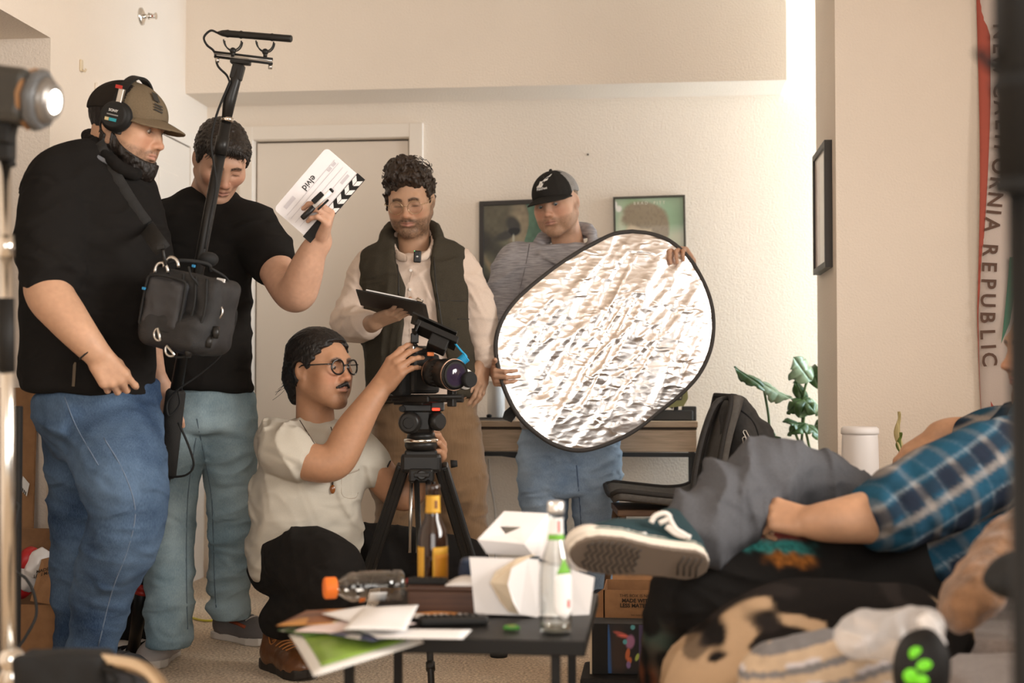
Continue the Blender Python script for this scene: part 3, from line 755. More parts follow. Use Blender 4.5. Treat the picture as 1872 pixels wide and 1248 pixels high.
    q = MB(); q.tube(j.snap(crom([c(1054, 850), c(1060, 920), c(1064, 990)], 6), off=.001), .0026, 6); q.build('inner_seam', mat('thread_blue', (.08, .12, .2), .9), r)
    # shoes, mostly behind the table
    for (px, dd) in ((1003, .05), (1096, .02)):
        f = rel((px - CX) / F * d, d + dd, 0); z = S(); z.ell(f + UP * .045 - HEAD * .06, (.05, .14, .045), R=CAMR, k=.02); z.ell(f + UP * .07 + HEAD * .02, (.045, .07, .06), R=CAMR, k=.03); z.cut(f + UP * .0, -UP); sculpt('shoe', z, .007, mat('shoe_dark', (.04, .04, .045), .7), r)
    # cap
    dk = fabric('cap_black', (.022, .02, .018), wr=0); cap_on(H, r, dk, cap_mesh(), dk, tilt=-.10, z0=.048)
    # emblem on the cap front
    e = MB(); me = mat('emblem_white', (.85, .84, .82), .7)
    def onc(x, z):
        y = -.011 + .117 * math.sqrt(max(0, 1 - (x / .0865) ** 2 - ((z - .038) / .090) ** 2)); return H.W((x, y + .0015, z))
    for poly in ([(.000, .106), (.030, .112), (.027, .104), (.011, .101), (.010, .097), (.023, .099), (.020, .092), (.008, .090), (.003, .077), (-.009, .075), (-.004, .090)], [(-.012, .094), (-.004, .091), (-.010, .080), (.003, .077), (-.004, .069), (-.030, .073), (-.017, .081)]):
        e.prism([onc(-x * .9, z + .002) for x, z in poly], (onc(0, .09) - H.c) * .006)
    e.build('cap_emblem', me, r)
    o = onc(-.001, .066); text_on('cap_lettering', 'FilmFest', me, r, o + (H.R @ V(0, 1, .2)) * .003, -H.R[:, 0], H.R @ V(0, -.35, 1), .0135, bold=.02)
    return P
def heather(n, c):
    m, nt, b = nodes_of(n); N, L = nt.nodes, nt.links; tc = N.new('ShaderNodeTexCoord'); mp = N.new('ShaderNodeMapping'); mp.inputs['Scale'].default_value = (6, 6, 60); mp.inputs['Rotation'].default_value = (0, .25, 0)
    L.new(tc.outputs['Object'], mp.inputs[0]); t = N.new('ShaderNodeTexNoise'); t.inputs['Scale'].default_value = 4; t.inputs['Detail'].default_value = 4; L.new(mp.outputs[0], t.inputs['Vector'])
    r = N.new('ShaderNodeValToRGB'); r.color_ramp.elements[0].position = .35; r.color_ramp.elements[1].position = .65
    r.color_ramp.elements[0].color = (*[q * .72 for q in c], 1); r.color_ramp.elements[1].color = (*[min(1, q * 1.22) for q in c], 1)
    L.new(t.outputs[0], r.inputs[0]); L.new(r.outputs[0], b.inputs['Base Color']); b.inputs['Roughness'].default_value = .9; b.inputs['Specular IOR Level'].default_value = .2; wrinkle(nt, b, tc, .4, 8); return m
def cap_mesh():
    m, nt, b = nodes_of('cap_mesh_grey'); N, L = nt.nodes, nt.links; tc = N.new('ShaderNodeTexCoord'); w = N.new('ShaderNodeTexVoronoi'); w.inputs['Scale'].default_value = 420; L.new(tc.outputs['Object'], w.inputs['Vector'])
    r = N.new('ShaderNodeValToRGB'); r.color_ramp.elements[0].position = .25; r.color_ramp.elements[1].position = .5; r.color_ramp.elements[0].color = (.10, .095, .09, 1); r.color_ramp.elements[1].color = (.30, .28, .265, 1)
    L.new(w.outputs[0], r.inputs[0]); L.new(r.outputs[0], b.inputs['Base Color']); b.inputs['Roughness'].default_value = .9; return m
person_reflector()
# ================================================================== person with the clipboard
def person_clipboard():
    d = 5.1; P = Person('bearded man in olive vest and round wire glasses reading a clipboard', rel((775 - CX) / F * d, d, 0)); r = P.root
    def c(px, py, dd=0): return at(px, py, d + dd)
    sk = V(.54, .35, .24); H = Head(c(750, 366, -.03), head_frame(-7, 20, -2), 1.03, lid=.92, jaw=1.02, nose=1.12, mouth=.0015, w=1.0, fat=.8)
    g = H.solid(c(757, 458, .05), (.055, .062))
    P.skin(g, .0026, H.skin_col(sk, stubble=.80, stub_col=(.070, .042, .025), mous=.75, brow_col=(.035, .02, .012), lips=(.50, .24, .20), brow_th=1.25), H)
    # curly hair
    hs = S(); hs.ell((0, -.022, .058), (.083, .108, .078), k=.02); hs.ell((0, .045, .100), (.066, .052, .036), k=.03); hs.ell((.02, .0, .125), (.06, .07, .035), k=.02)
    for x in (-1, 1): hs.ell((x * .076, -.005, .020), (.011, .045, .045), k=.02)
    hs.disp(hair_disp(.004, 90, (.2, .3, 1), 4, curl=.006)); hs.cut((0, .02, -.035), (0, .15, -1)); hs.ell((-.008, .110, .002), (.066, .085, .070), R=Ry(.25), op='s', k=.008); hs.ell((0, .08, -.06), (.09, .085, .07), op='s', k=.01)
    for x in (-1, 1): hs.ell((x * .085, -.002, -.022), (.022, .026, .036), op='s', k=.008)
    hs.disp(hair_disp(.003, 130, (.2, .3, 1), 9, curl=.006)); v, f = hs.mesh(.003); link('hair', mesh_np(v * H.z @ H.R.T + H.c, f), M_hair('hair_dark_brown', (.030, .018, .011)), r)
    q = MB(); rg = random.Random(3)
    for i in range(70):
        a = rg.uniform(0, 2 * PI); e = rg.uniform(.25, 1.3); b = V(.083 * math.cos(a) * math.cos(e), -.02 + .11 * math.sin(a) * math.cos(e), .062 + .08 * math.sin(e))
        if b[1] > .03 and b[2] < .09: continue
        t = nrm(b - V(0, -.02, .05)); u = nrm(np.cross(t, V(rg.uniform(-1, 1), rg.uniform(-1, 1), .3))); pts = [b + t * (.004 + .012 * k / 5) + u * .010 * math.sin(k * 1.1) + np.cross(t, u) * .009 * math.cos(k * 1.1) for k in range(7)]
        q.tube([H.W(p) for p in crom(pts, 2)], .0013, 5)
    q.build('curls', M_hair('hair_dark_brown', (.030, .018, .011)), r)
    # glasses, worn: part of the person's outfit
    wire = mat('gold_wire', (.62, .47, .30), .25, 1.0); gl = MB(); ln = MB()
    for x in (-1, 1):
        cc = V(x * .0345, .104, -.004); gl.tube([H.W(cc + V(.0255 * math.cos(a), -.006 * abs(math.cos(a)) * (1 if x * math.cos(a) > 0 else 0), .0235 * math.sin(a))) for a in np.linspace(0, 2 * PI, 28)[:-1]], .0011, 6, closed=True)
        gl.tube([H.W(V(x * .059, .099, .004)), H.W(V(x * .078, .085, .006)), H.W(V(x * .083, .0, .008)), H.W(V(x * .080, -.03, -.004))], .0013, 6)
        ln.lathe(H.W(cc + V(0, -.0007, 0)), H.W(cc + V(0, .0007, 0)), [(0, .0248), (1, .0248)], 28)
    gl.tube([H.W(V(-.0095, .106, .002)), H.W(V(0, .109, .005)), H.W(V(.0095, .106, .002))], .0012, 6)
    go = gl.build('glasses', wire, r); ln.build('lens', lens_glass(), go)
    # arms
    a = S(); w1 = c(684, 590, -.24); hand(a, w1, c(722, 574, -.28) - w1, UP * .9 + HEAD * .35, HEAD * .4 + UP * .4 - RIGHT * .3, [(.15, .35, .25), (.1, .3, .25), (.1, .3, .2), (.1, .3, .2)], thumb=(1.0, .5, .2), sc=.98)
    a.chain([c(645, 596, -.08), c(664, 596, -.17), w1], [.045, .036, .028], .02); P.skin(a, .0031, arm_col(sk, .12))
    a = S(); w2 = c(884, 660, -.02); hand(a, w2, c(876, 715, -.06) - w2, -RIGHT * .7 + HEAD * .5, -RIGHT * .5 - HEAD * .8, [(.35, .35, .25), (.25, .35, .25), (.22, .35, .2), (.22, .35, .2)], thumb=(.5, .2, .2), sc=1.0)
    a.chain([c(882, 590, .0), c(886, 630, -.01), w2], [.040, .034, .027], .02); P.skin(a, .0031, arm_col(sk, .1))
    b = S(); loft(b, [(c(775, 760), .12, .08), (c(770, 600), .12, .08), (c(762, 490, .03), .10, .06)], RIGHT, HEAD); P.skin(b, .02, sk); P.body()
    # shirt
    cream = fabric('shirt_cream', (.72, .585, .49), var=.05, b=.15); s = S()
    loft(s, [(c(775, 745), .175, .115), (c(772, 640), .170, .118), (c(765, 540), .180, .118), (c(757, 482, .02), .170, .10), (c(755, 466, .03), .10, .075)], RIGHT, HEAD, .05)
    s.chain([c(678, 480, .02), c(655, 540, .0), c(636, 588, -.04), c(660, 594, -.14), c(676, 592, -.20)], [.056, .056, .056, .049, .040], .05)
    s.chain([c(838, 480, .02), c(868, 545, .0), c(880, 600, .0), c(885, 655, -.01)], [.056, .055, .051, .041], .05)
    s.disp(ridges(nrm(RIGHT * .6 - UP * .8), .010, 14, 2)); s.disp(ridges(nrm(-RIGHT * .7 - UP * .6), .007, 20, 7)); s.disp(folds(UP, .006, 130, 3, mask=near(c(640, 590, -.05), .06, .16)))
    so = sculpt('shirt', s, .0066, cream, r)
    # shirt collar: two leaves standing round the neck, placket and buttons
    q = S()
    for pts in ([c(722, 430, .06), c(718, 448, .0), c(727, 466, -.075), c(741, 472, -.11)], [c(789, 422, .06), c(793, 442, .0), c(785, 462, -.075), c(770, 472, -.11)]): q.chain(pts, [.010, .010, .009, .007], .006, flat=(UP, 2.0))
    sculpt('collar', q, .003, cream, so)
    q = MB(); q.tube(s.snap(crom([c(756, 488), c(746, 530), c(748, 580), c(750, 640)], 6)), .0018, 6); q.build('placket', mat('shirt_seam', (.5, .40, .33), .9), so)
    for (px, py) in ((751, 494), (750, 529), (752, 566)):
        p = s.snap([c(px, py)])[0]; q = MB(); q.cyl(p - HEAD * .004, p + HEAD * .002, .0052, n=14); q.build('button', mat('button_white', (.85, .8, .74), .35), so)
    # vest
    ol = fabric('vest_olive', (.052, .044, .031), var=.15, b=.3); v = S()
    loft(v, [(c(772, 735), .218, .148), (c(770, 650), .212, .148), (c(764, 545), .205, .145), (c(755, 480, .02), .205, .128), (c(753, 452, .03), .175, .100), (c(752, 436, .05), .10, .075)], RIGHT, HEAD, .03)
    cz = c(752, 480); o0 = c(757, 440, -.12)
    def openf(Pp):
        x = (Pp - o0) @ RIGHT; y = (Pp - o0) @ HEAD; z = (Pp - o0) @ UP
        wl = np.interp(z, [-.65, -.45, -.30, -.17, -.06, .03], [-.055, -.050, -.040, -.030, -.075, -.085]); wr = np.interp(z, [-.65, -.45, -.30, -.12, .03], [.175, .125, .090, .060, .070])
        return np.maximum(np.maximum(wl - x, x - wr), y - .14)
    v.fn(o0 - .7, o0 + .7, openf, .012, op='s')
    for x in (-1, 1):
        a0 = c(752 + x * 124, 552, .0); v.ell(a0, (.052, .10, .18), R=CAMR @ Ry(x * .18), k=.02, op='s')
    # standing collar with a soft roll
    v.chain([c(712, 470, -.06), c(705, 440, .0), c(716, 415, .07), c(752, 408, .11), c(790, 412, .07), c(801, 437, .0), c(795, 475, -.07)], [.016, .019, .018, .016, .018, .020, .017], .02)
    v.disp(ridges(nrm(RIGHT - UP * .15), .010, 12, 6)); v.disp(lump(.004, 16, 3))
    vo = sculpt('vest', v, .0066, ol, r)
    q = MB(); q.tube(v.snap(crom([c(722, 462), c(728, 500), c(729, 540)], 6)), .0032, 6); q.tube(v.snap(crom([c(793, 470), c(797, 520), c(803, 560), c(812, 620)], 6)), .0032, 6); q.build('zip', mat('zip_dark', (.02, .018, .015), .5), vo)
    q = MB(); q.tube(v.snap([c(x, 549 + (x - 800) * .02) for x in range(802, 858, 5)]), .0022, 6); q.tube(v.snap([c(x, 583) for x in range(836, 862, 4)]), .0022, 6); q.build('pocket_seam', mat('zip_dark', (.02, .018, .015), .5), vo)
    # trousers
    tr = corduroy(); t = S()
    loft(t, [(c(780, 830, .02), .175, .12), (c(777, 760, .02), .200, .128), (c(775, 700, .02), .185, .12)], RIGHT, HEAD, .04)
    t.chain([c(735, 800, .02), c(733, 900, .02), c(738, 1000, .04), c(735, 1125, .06)], [.110, .102, .092, .085], .02); t.chain([c(826, 800, .02), c(838, 900, .0), c(845, 1000, .02), c(848, 1128, .04)], [.112, .102, .095, .085], .02)
    t.disp(ridges(nrm(RIGHT * .5 - UP), .014, 10, 12)); t.disp(lump(.004, 14, 6)); t.disp(folds(nrm(RIGHT * .3 + UP), .008, 60, 6, mask=near(c(845, 950), .08, .22)))
    sculpt('trousers', t, .0075, tr, r)
    for px in (736, 848):
        shoe(r, rel((px - CX) / F * d, d + .14, 0), -HEAD + RIGHT * .1, .28, mat('shoe_brown_dark', (.05, .03, .02), .5), mat('sole_black', (.015, .015, .015), .7), None, lace_rows=0)
def corduroy():
    m, nt, b = nodes_of('corduroy_tan'); N, L = nt.nodes, nt.links; tc = N.new('ShaderNodeTexCoord'); mp = N.new('ShaderNodeMapping'); mp.inputs['Scale'].default_value = (1, 1, .06); L.new(tc.outputs['Object'], mp.inputs[0])
    t = N.new('ShaderNodeTexNoise'); t.inputs['Scale'].default_value = 240; L.new(mp.outputs[0], t.inputs['Vector']); a = N.new('ShaderNodeTexNoise'); a.inputs['Scale'].default_value = 9; L.new(tc.outputs['Object'], a.inputs['Vector'])
    r = N.new('ShaderNodeValToRGB'); r.color_ramp.elements[0].color = (.135, .074, .032, 1); r.color_ramp.elements[1].color = (.30, .185, .10, 1); ad = N.new('ShaderNodeMath'); ad.operation = 'MULTIPLY_ADD'; ad.inputs[1].default_value = .4; L.new(t.outputs[0], ad.inputs[0])
    sc = N.new('ShaderNodeMath'); sc.operation = 'MULTIPLY'; sc.inputs[1].default_value = .6; L.new(a.outputs[0], sc.inputs[0]); L.new(sc.outputs[0], ad.inputs[2]); L.new(ad.outputs[0], r.inputs[0]); L.new(r.outputs[0], b.inputs['Base Color'])
    b.inputs['Roughness'].default_value = .95; b.inputs['Sheen Weight'].default_value = .3; bp = N.new('ShaderNodeBump'); bp.inputs['Strength'].default_value = .4; bp.inputs['Distance'].default_value = .003; L.new(t.outputs[0], bp.inputs['Height']); L.new(bp.outputs[0], b.inputs['Normal']); wrinkle(nt, b, tc, .45, 8); return m
def lens_glass():
    if 'lens_glass' in MATS: return MATS['lens_glass']
    m, nt, b = nodes_of('lens_glass'); N, L = nt.nodes, nt.links; t = N.new('ShaderNodeBsdfTransparent'); g = N.new('ShaderNodeBsdfGlossy'); g.inputs['Roughness'].default_value = .05
    x = N.new('ShaderNodeMixShader'); x.inputs[0].default_value = .07; L.new(t.outputs[0], x.inputs[1]); L.new(g.outputs[0], x.inputs[2]); L.new(x.outputs[0], N['Material Output'].inputs[0]); MATS['lens_glass'] = m; return m
person_clipboard()
# ================================================================== person with headphones (sound)
def person_sound():
    d = 4.03; P = Person('bearded man in black henley and headphones standing in profile at left', rel((165 - CX) / F * d, d, 0)); r = P.root
    def c(px, py, dd=0): return at(px, py, d + dd)
    sk = V(.58, .37, .255); H = Head(c(234, 233, -.0), head_frame(78, 14, 0), 1.06, lid=.5, jaw=1.06, w=1.06, nose=1.15, fat=1.15, mouth=-.001)
    g = H.lids(H.solid(c(192, 305, .02), (.066, .078)))
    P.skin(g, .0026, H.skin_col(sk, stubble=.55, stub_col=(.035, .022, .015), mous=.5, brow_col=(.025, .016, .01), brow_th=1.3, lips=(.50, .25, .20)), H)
    H.eyes(r, (-.1, -.4))
    bd = H.solid(c(192, 305, .02), (.02, .02)); hb = M_hair('hair_black', (.014, .010, .008))
    def keep(Q): m = beard_mask(Q.reshape(-1, 3), 'shell').reshape(Q.shape[:-1]); z = Q[..., 2]; y = Q[..., 1]; return .012 - .030 * m * sstep(-.02, .03, y + .1 * (z < -.06))
    bd.ell((0, .060, -.108), (.045, .045, .042), k=.03); bd.disp(lambda Q: -.004 * np.ones(len(Q))); bd.disp(hair_disp(.0022, 170, (0, .3, -1), 3, curl=.0022)); bd.ops.append(('c', None, None, keep, .004)); bd.cut((0, 0, -.012), (0, -.1, 1)); bd.ell((0, .098, -.0655), (.026, .03, .011), op='s', k=.004)
    v, f = bd.mesh(.0028, lo=(-.1, -.06, -.17), hi=(.1, .13, .02)); link('beard', mesh_np(v * H.z @ H.R.T + H.c, f), hb, r)
    hs = H.shell(.006, c(192, 305, .02)); hs.disp(hair_disp(.0018, 190, (0, .2, 1), 2)); hs.ops.append(('c', None, None, lambda Q: np.maximum(Q[..., 1] - np.where(Q[..., 2] > -.03, .028, -.012), -.072 - Q[..., 2] - .35 * np.minimum(Q[..., 1] + .02, 0)), .006))
    for x in (-1, 1): hs.ell((x * .100, -.010, -.008), (.030, .022, .031), op='s', k=.004)
    v, f = hs.mesh(.003); link('hair', mesh_np(v * H.z @ H.R.T + H.c, f), hb, r)
    cap_on(H, r, fabric('cap_khaki', (.155, .115, .072), wr=0), fabric('cap_dark_mesh', (.020, .016, .013), var=.3, sc=500, wr=0), fabric('cap_khaki', (.155, .115, .072), wr=0), tilt=-.06, brim=.070, z0=.050)
    fl = MB(); mk = mat('flag_patch', (.03, .027, .022), .8)
    def onc(a, z): x = .0872 * H.w * math.sin(a); y = .1175 * math.cos(a); q = math.sqrt(max(0, 1 - ((z - .038) / .0905) ** 2)); z += .008; q *= 1.012; return H.W((x * q, -.011 + y * q, z))
    sd = 1 if np.dot(H.R[:, 0], -HEAD) > 0 else -1
    fl.prism([onc(sd * a, z) for a, z in ((.30, .098), (.52, .100), (.52, .078), (.30, .075))], H.R[:, 0] * sd * .001)
    for k in range(3): fl.prism([onc(sd * a, z - k * .0075) for a, z in ((.22, .068), (.52, .071), (.52, .067), (.22, .064))], H.R[:, 0] * sd * .001)
    fl.build('cap_patch', mk, r)
    # near arm, thumb hooked in the pocket
    a = S(); w1 = c(176, 645, -.24); hand(a, w1, c(214, 700, -.23) - w1, HEAD * .8 - RIGHT * .25, RIGHT * .8 + UP * .5, [(.65, .8, .4), (1.0, 1.3, .7), (1.05, 1.3, .7), (1.1, 1.3, .7)], spread=(.15, .03, -.03, -.1), thumb=(.35, .35, .5), sc=1.06)
    a.chain([c(98, 470, -.17), c(88, 530, -.22), c(118, 575, -.24), c(150, 615, -.25), w1], [.062, .062, .054, .043, .033], .025); P.skin(a, .0033, arm_col(sk))
    b = S(); loft(b, [(c(165, 720), .12, .10), (c(165, 560), .12, .11), (c(180, 340, .03), .10, .08)], RIGHT, HEAD); P.skin(b, .02, sk)
    P.body()
    bl = fabric('black_knit', (.010, .0088, .008), var=.12, sc=500, b=.2); s = S()
    xa = nrm(RIGHT * .80 + HEAD * .5); ya = nrm(HEAD * .8 - RIGHT * .5)
    loft(s, [(c(162, 722), .192, .165), (c(162, 640), .192, .168), (c(166, 540), .190, .170), (c(169, 440), .190, .168), (c(172, 350, .02), .190, .16), (c(180, 290, .02), .125, .12), (c(190, 262, .02), .09, .085)], xa, ya, .06)
    s.chain([c(118, 335, -.06), c(95, 400, -.14), c(90, 460, -.18), c(90, 500, -.20)], [.098, .088, .080, .074], .06)
    s.chain([c(215, 330, .10), c(250, 400, .08), c(275, 480, .02)], [.085, .07, .065], .05)
    s.cut(c(88, 503, -.20), nrm(c(88, 540, -.22) - c(92, 460, -.18)) * 1 + RIGHT * .0, .004) if False else None
    s.disp(ridges(nrm(RIGHT * .5 - UP), .014, 9, 2)); s.disp(lump(.006, 9, 4)); s.disp(folds(nrm(-RIGHT * .3 - UP), .007, 70, 5, mask=near(c(110, 470, -.15), .08, .22)))
    so = sculpt('henley', s, .0072, bl, r)
    q = S(); q.chain([c(176, 262, -.06), c(214, 302, -.10), c(248, 318, -.06), c(240, 290, .08), c(190, 250, .12), c(160, 248, .04), c(176, 262, -.06)], [.018] * 7, .01); sculpt('collar', q, .004, bl, so)
    # leather cord round the wrist
    k = MB(); p0 = c(166, 640, -.245); fr = frame_of(w1 - c(150, 615, -.25)); k.tube([p0 + fr[:, 0] * .037 * math.cos(t) + fr[:, 2] * .037 * math.sin(t) for t in np.linspace(0, 2 * PI, 24)[:-1]], .0028, 6, closed=True); k.build('wrist_cord', mat('cord_black', (.02, .018, .016), .7), r)
    j = S(); dn = jeans_mat('denim_mid', (.018, .038, .082), (.11, .175, .275))
    loft(j, [(c(190, 830, .03), .130, .13), (c(184, 775, .02), .172, .155), (c(174, 705, .02), .182, .155)], xa, ya, .05)
    j.chain([c(205, 790, -.03), c(222, 860, -.10), c(236, 925, -.12), c(214, 1010, -.08), c(188, 1085, -.03), c(168, 1190, .0), c(160, 1240, .0)], [.138, .124, .106, .096, .084, .064, .066], .03)
    j.chain([c(150, 800, .12), c(148, 900, .14), c(142, 1000, .15), c(140, 1100, .16), c(140, 1225, .16)], [.115, .092, .080, .068, .066], .02)
    j.disp(ridges(nrm(RIGHT * .25 + UP), .011, 13, 3)); j.disp(folds(nrm(RIGHT * .35 + UP), .005, 45, 3, mask=lambda Q: .25 + .75 * near(c(200, 970, -.1), .10, .3)(Q))); j.disp(folds(nrm(RIGHT * .5 - UP), .007, 30, 8)); j.disp(lump(.003, 16, 3))
    jo = sculpt('jeans', j, .0072, dn, r)
    st = mat('thread_pale', (.15, .20, .28), .9)
    q = MB(); q.tube(j.snap(crom([c(190, 800), c(225, 860), c(247, 930), c(235, 1000), c(205, 1080), c(180, 1180)], 8), off=.0012), .0018, 5); q.tube(j.snap(crom([c(118, 725), c(140, 780), c(180, 850)], 8), off=.0012), .0016, 5); q.build('side_seam', st, jo)
    q = MB(); q.box(s.snap([c(136, 684)])[0], (.004, .004, .034), R=CAMR @ Ry(.05)); q.build('pocket_edge', mat('pocket_tan', (.10, .075, .05), .8), jo)
    for (px, dd) in ((158, .0), (138, .17)):
        shoe(r, rel((px - CX) / F * d, d + dd, 0) - RIGHT * .06, RIGHT * .95 - HEAD * .3, .30, mat('shoe_dark', (.04, .04, .045), .7), mat('sole_black', (.015, .015, .015), .7), mat('sole_black', (.015, .015, .015), .7))
    return H, s
# ================================================================== person holding the slate
def person_slate():
    d = 4.45; P = Person('man in plain black t-shirt and pale jeans raising the film slate', rel((365 - CX) / F * d, d, 0)); r = P.root
    def c(px, py, dd=0): return at(px, py, d + dd)
    sk = V(.60, .385, .285); H = Head(c(404, 293, -.06), head_frame(26, 36, 3), 1.02, lid=.95, nose=1.08, jaw=1.0, w=.98, mouth=-.0005)
    g = H.solid(c(378, 372, .05), (.055, .066))
    P.skin(g, .0026, H.skin_col(sk, stubble=.12, stub_col=(.15, .10, .08), mous=.06, brow_col=(.025, .016, .012), brow_th=1.15, lips=(.52, .26, .22)), H)
    hs = S(); hs.ell((0, -.022, .046), (.083, .107, .080), k=.02); hs.ell((.012, .066, .078), (.058, .034, .028), k=.03)
    for x in (-1, 1): hs.ell((x * .076, .000, .022), (.011, .036, .040), k=.02)
    hs.disp(hair_disp(.002, 150, (.3, .8, .5), 2)); hs.cut((0, -.02, -.055), (0, .3, -1)); hs.ell((.008, .116, -.010), (.076, .072, .078), R=Ry(-.22), op='s', k=.006); hs.ell((0, .06, -.07), (.10, .085, .072), op='s', k=.01)
    for x in (-1, 1): hs.ell((x * .088, -.006, -.012), (.022, .026, .036), op='s', k=.006)
    hs.disp(hair_disp(.0024, 230, (.35, .75, .55), 6)); hb = M_hair('hair_black_soft', (.018, .013, .010)); v, f = hs.mesh(.0031); ho = link('hair', mesh_np(v * H.z @ H.R.T + H.c, f), hb, r)
    q = MB(); rg = random.Random(5)
    for i in range(46):
        x = -.058 + .116 * i / 45; z0 = .075 - 9 * x * x; L = rg.uniform(.018, .034); b = V(x, .094 - 6 * x * x, z0 + .018); pts = [b + V((x * .25 + rg.uniform(-.004, .010)) * t, .008 * math.sin(t * 2.2), -L * t) for t in (0, .3, .6, 1)]
        q.tube([H.W(p) for p in crom(pts, 3)], [.0022 * (1 - .75 * k / 9) for k in range(10)], 5)
    q.build('fringe', hb, ho)
    # raised arm with the slate, other hand by the pocket
    a = S(); w1 = c(588, 440, -.28); hand(a, w1, UP * .75 + RIGHT * .34 - HEAD * .55, -RIGHT * .85 + UP * .25 - HEAD * .1, UP + HEAD, [(1.15, .85, .5), (1.2, .9, .55), (1.25, .95, .55), (1.25, .95, .55)], thumb=(.5, .75, .2), sc=1.02)
    a.chain([c(482, 445, -.05), c(515, 510, -.13), c(541, 537, -.20), c(557, 500, -.24), c(572, 460, -.27), w1], [.056, .053, .054, .050, .036, .029], .03); P.skin(a, .0033, arm_col(sk))
    a = S(); w2 = c(285, 690, -.18); hand(a, w2, c(298, 728, -.20) - w2, HEAD * .8 - RIGHT * .4, RIGHT * .7 - HEAD * .5, [(.3, .4, .3)] * 4, thumb=(.5, .2, .3)); a.chain([c(262, 560, -.05), c(270, 630, -.12), w2], [.05, .042, .029], .02); P.skin(a, .0033, arm_col(sk))
    b = S(); loft(b, [(c(365, 720), .11, .08), (c(362, 560), .11, .08), (c(375, 420, .03), .10, .06)], RIGHT, HEAD); P.skin(b, .02, sk); P.body()
    bl = fabric('black_cotton', (.011, .0096, .0085), var=.12, sc=500, b=.2); s = S()
    loft(s, [(c(366, 717), .172, .125), (c(365, 640), .162, .122), (c(366, 540), .160, .128), (c(370, 450), .178, .132), (c(374, 400, .02), .178, .115), (c(380, 362, .04), .11, .08), (c(382, 346, .05), .074, .068)], RIGHT, HEAD, .05)
    s.chain([c(455, 412, -.01), c(478, 445, -.05), c(499, 484, -.10)], [.080, .074, .070], .06); s.chain([c(285, 415, .0), c(270, 470, -.02), c(262, 520, -.04)], [.078, .07, .066], .06)
    ad = c(541, 537, -.20) - c(482, 445, -.05); s.cut(c(499, 486, -.10), nrm(ad)) if False else None
    hem(s, c(505, 494, -.11), ad, .10, .08); s.disp(ridges(nrm(RIGHT * .5 - UP), .008, 10, 12)); s.disp(lump(.004, 12, 9)); so = sculpt('t_shirt', s, .0072, bl, r)
    q = MB(); q.tube([c(382, 352, .03) + RIGHT * .077 * math.cos(t) + HEAD * .07 * math.sin(t) - UP * (.012 - .018 * math.sin(t)) for t in np.linspace(0, 2 * PI, 30)[:-1]], .006, 8, closed=True); q.build('neckband', bl, so)
    j = S(); dn = jeans_mat('denim_pale', (.13, .205, .25), (.32, .41, .445))
    loft(j, [(c(368, 790, .03), .150, .12), (c(368, 750, .03), .172, .128), (c(366, 705, .03), .165, .12)], RIGHT, HEAD, .04)
    j.chain([c(325, 770, .02), c(318, 860, -.03), c(312, 960, -.06), c(310, 1080, -.10), c(311, 1168, -.12)], [.096, .086, .076, .072, .070], .02)
    j.chain([c(413, 775, .05), c(420, 860, .10), c(424, 950, .16), c(420, 1040, .24), c(419, 1112, .30)], [.100, .088, .076, .072, .071], .02)
    j.disp(ridges(nrm(RIGHT * .35 - UP), .012, 14, 4)); j.disp(folds(nrm(RIGHT * .25 - UP), .004, 46, 4)); j.disp(folds(UP, .008, 80, 8, mask=lambda Q: np.maximum(near(c(311, 1150, -.12), .06, .14)(Q), near(c(419, 1100, .3), .06, .15)(Q)))); j.disp(lump(.004, 14, 8))
    hem(j, c(311, 1182, -.12)); hem(j, c(419, 1131, .30)); jo = sculpt('jeans', j, .0072, dn, r); q = MB(); st = mat('thread_dark_blue', (.10, .14, .17), .9)
    q.tube(j.snap(crom([c(360, 765), c(372, 830), c(386, 900), c(390, 980), c(392, 1060), c(395, 1110)], 8), off=.001), .0024, 5); q.tube(j.snap(crom([c(358, 800), c(346, 880), c(341, 960), c(341, 1080), c(343, 1150)], 8), off=.001), .0024, 5); q.build('inner_seam', st, jo)
    up = mat('sneaker_grey', (.40, .36, .34), .8, bump=.3, bscale=300); so_ = mat('sole_white', (.62, .56, .50), .6); lc = mat('lace_grey', (.55, .50, .46), .8)
    hl = onz(312, 1196, 0); u1, o1 = shoe(r, hl + HEAD * .02 + RIGHT * .005, -HEAD * .95 - RIGHT * .06, .29, up, so_, lc, lace_rows=4)
    hl = onz(393, 1166, 0) ; u2, o2 = shoe(r, hl + HEAD * .03, RIGHT * .80 - HEAD * .62, .30, mat('sneaker_dark', (.13, .115, .11), .8, bump=.3, bscale=300), so_, lc, lace_rows=5)
    for o, u, ps in ((o1, u1, [(300, 1178), (312, 1186), (325, 1180)]), (o2, u2, [(420, 1135), (436, 1140), (448, 1146)])):
        q = MB(); q.tube(u.snap([at(x, y, 4.45) for x, y in ps], back=.6, off=.001), .006, 6); q.build('tongue_trim', mat('rust_red', (.30, .06, .02), .7), o)
    return P
sound_head, sound_shirt = person_sound(); person_slate()
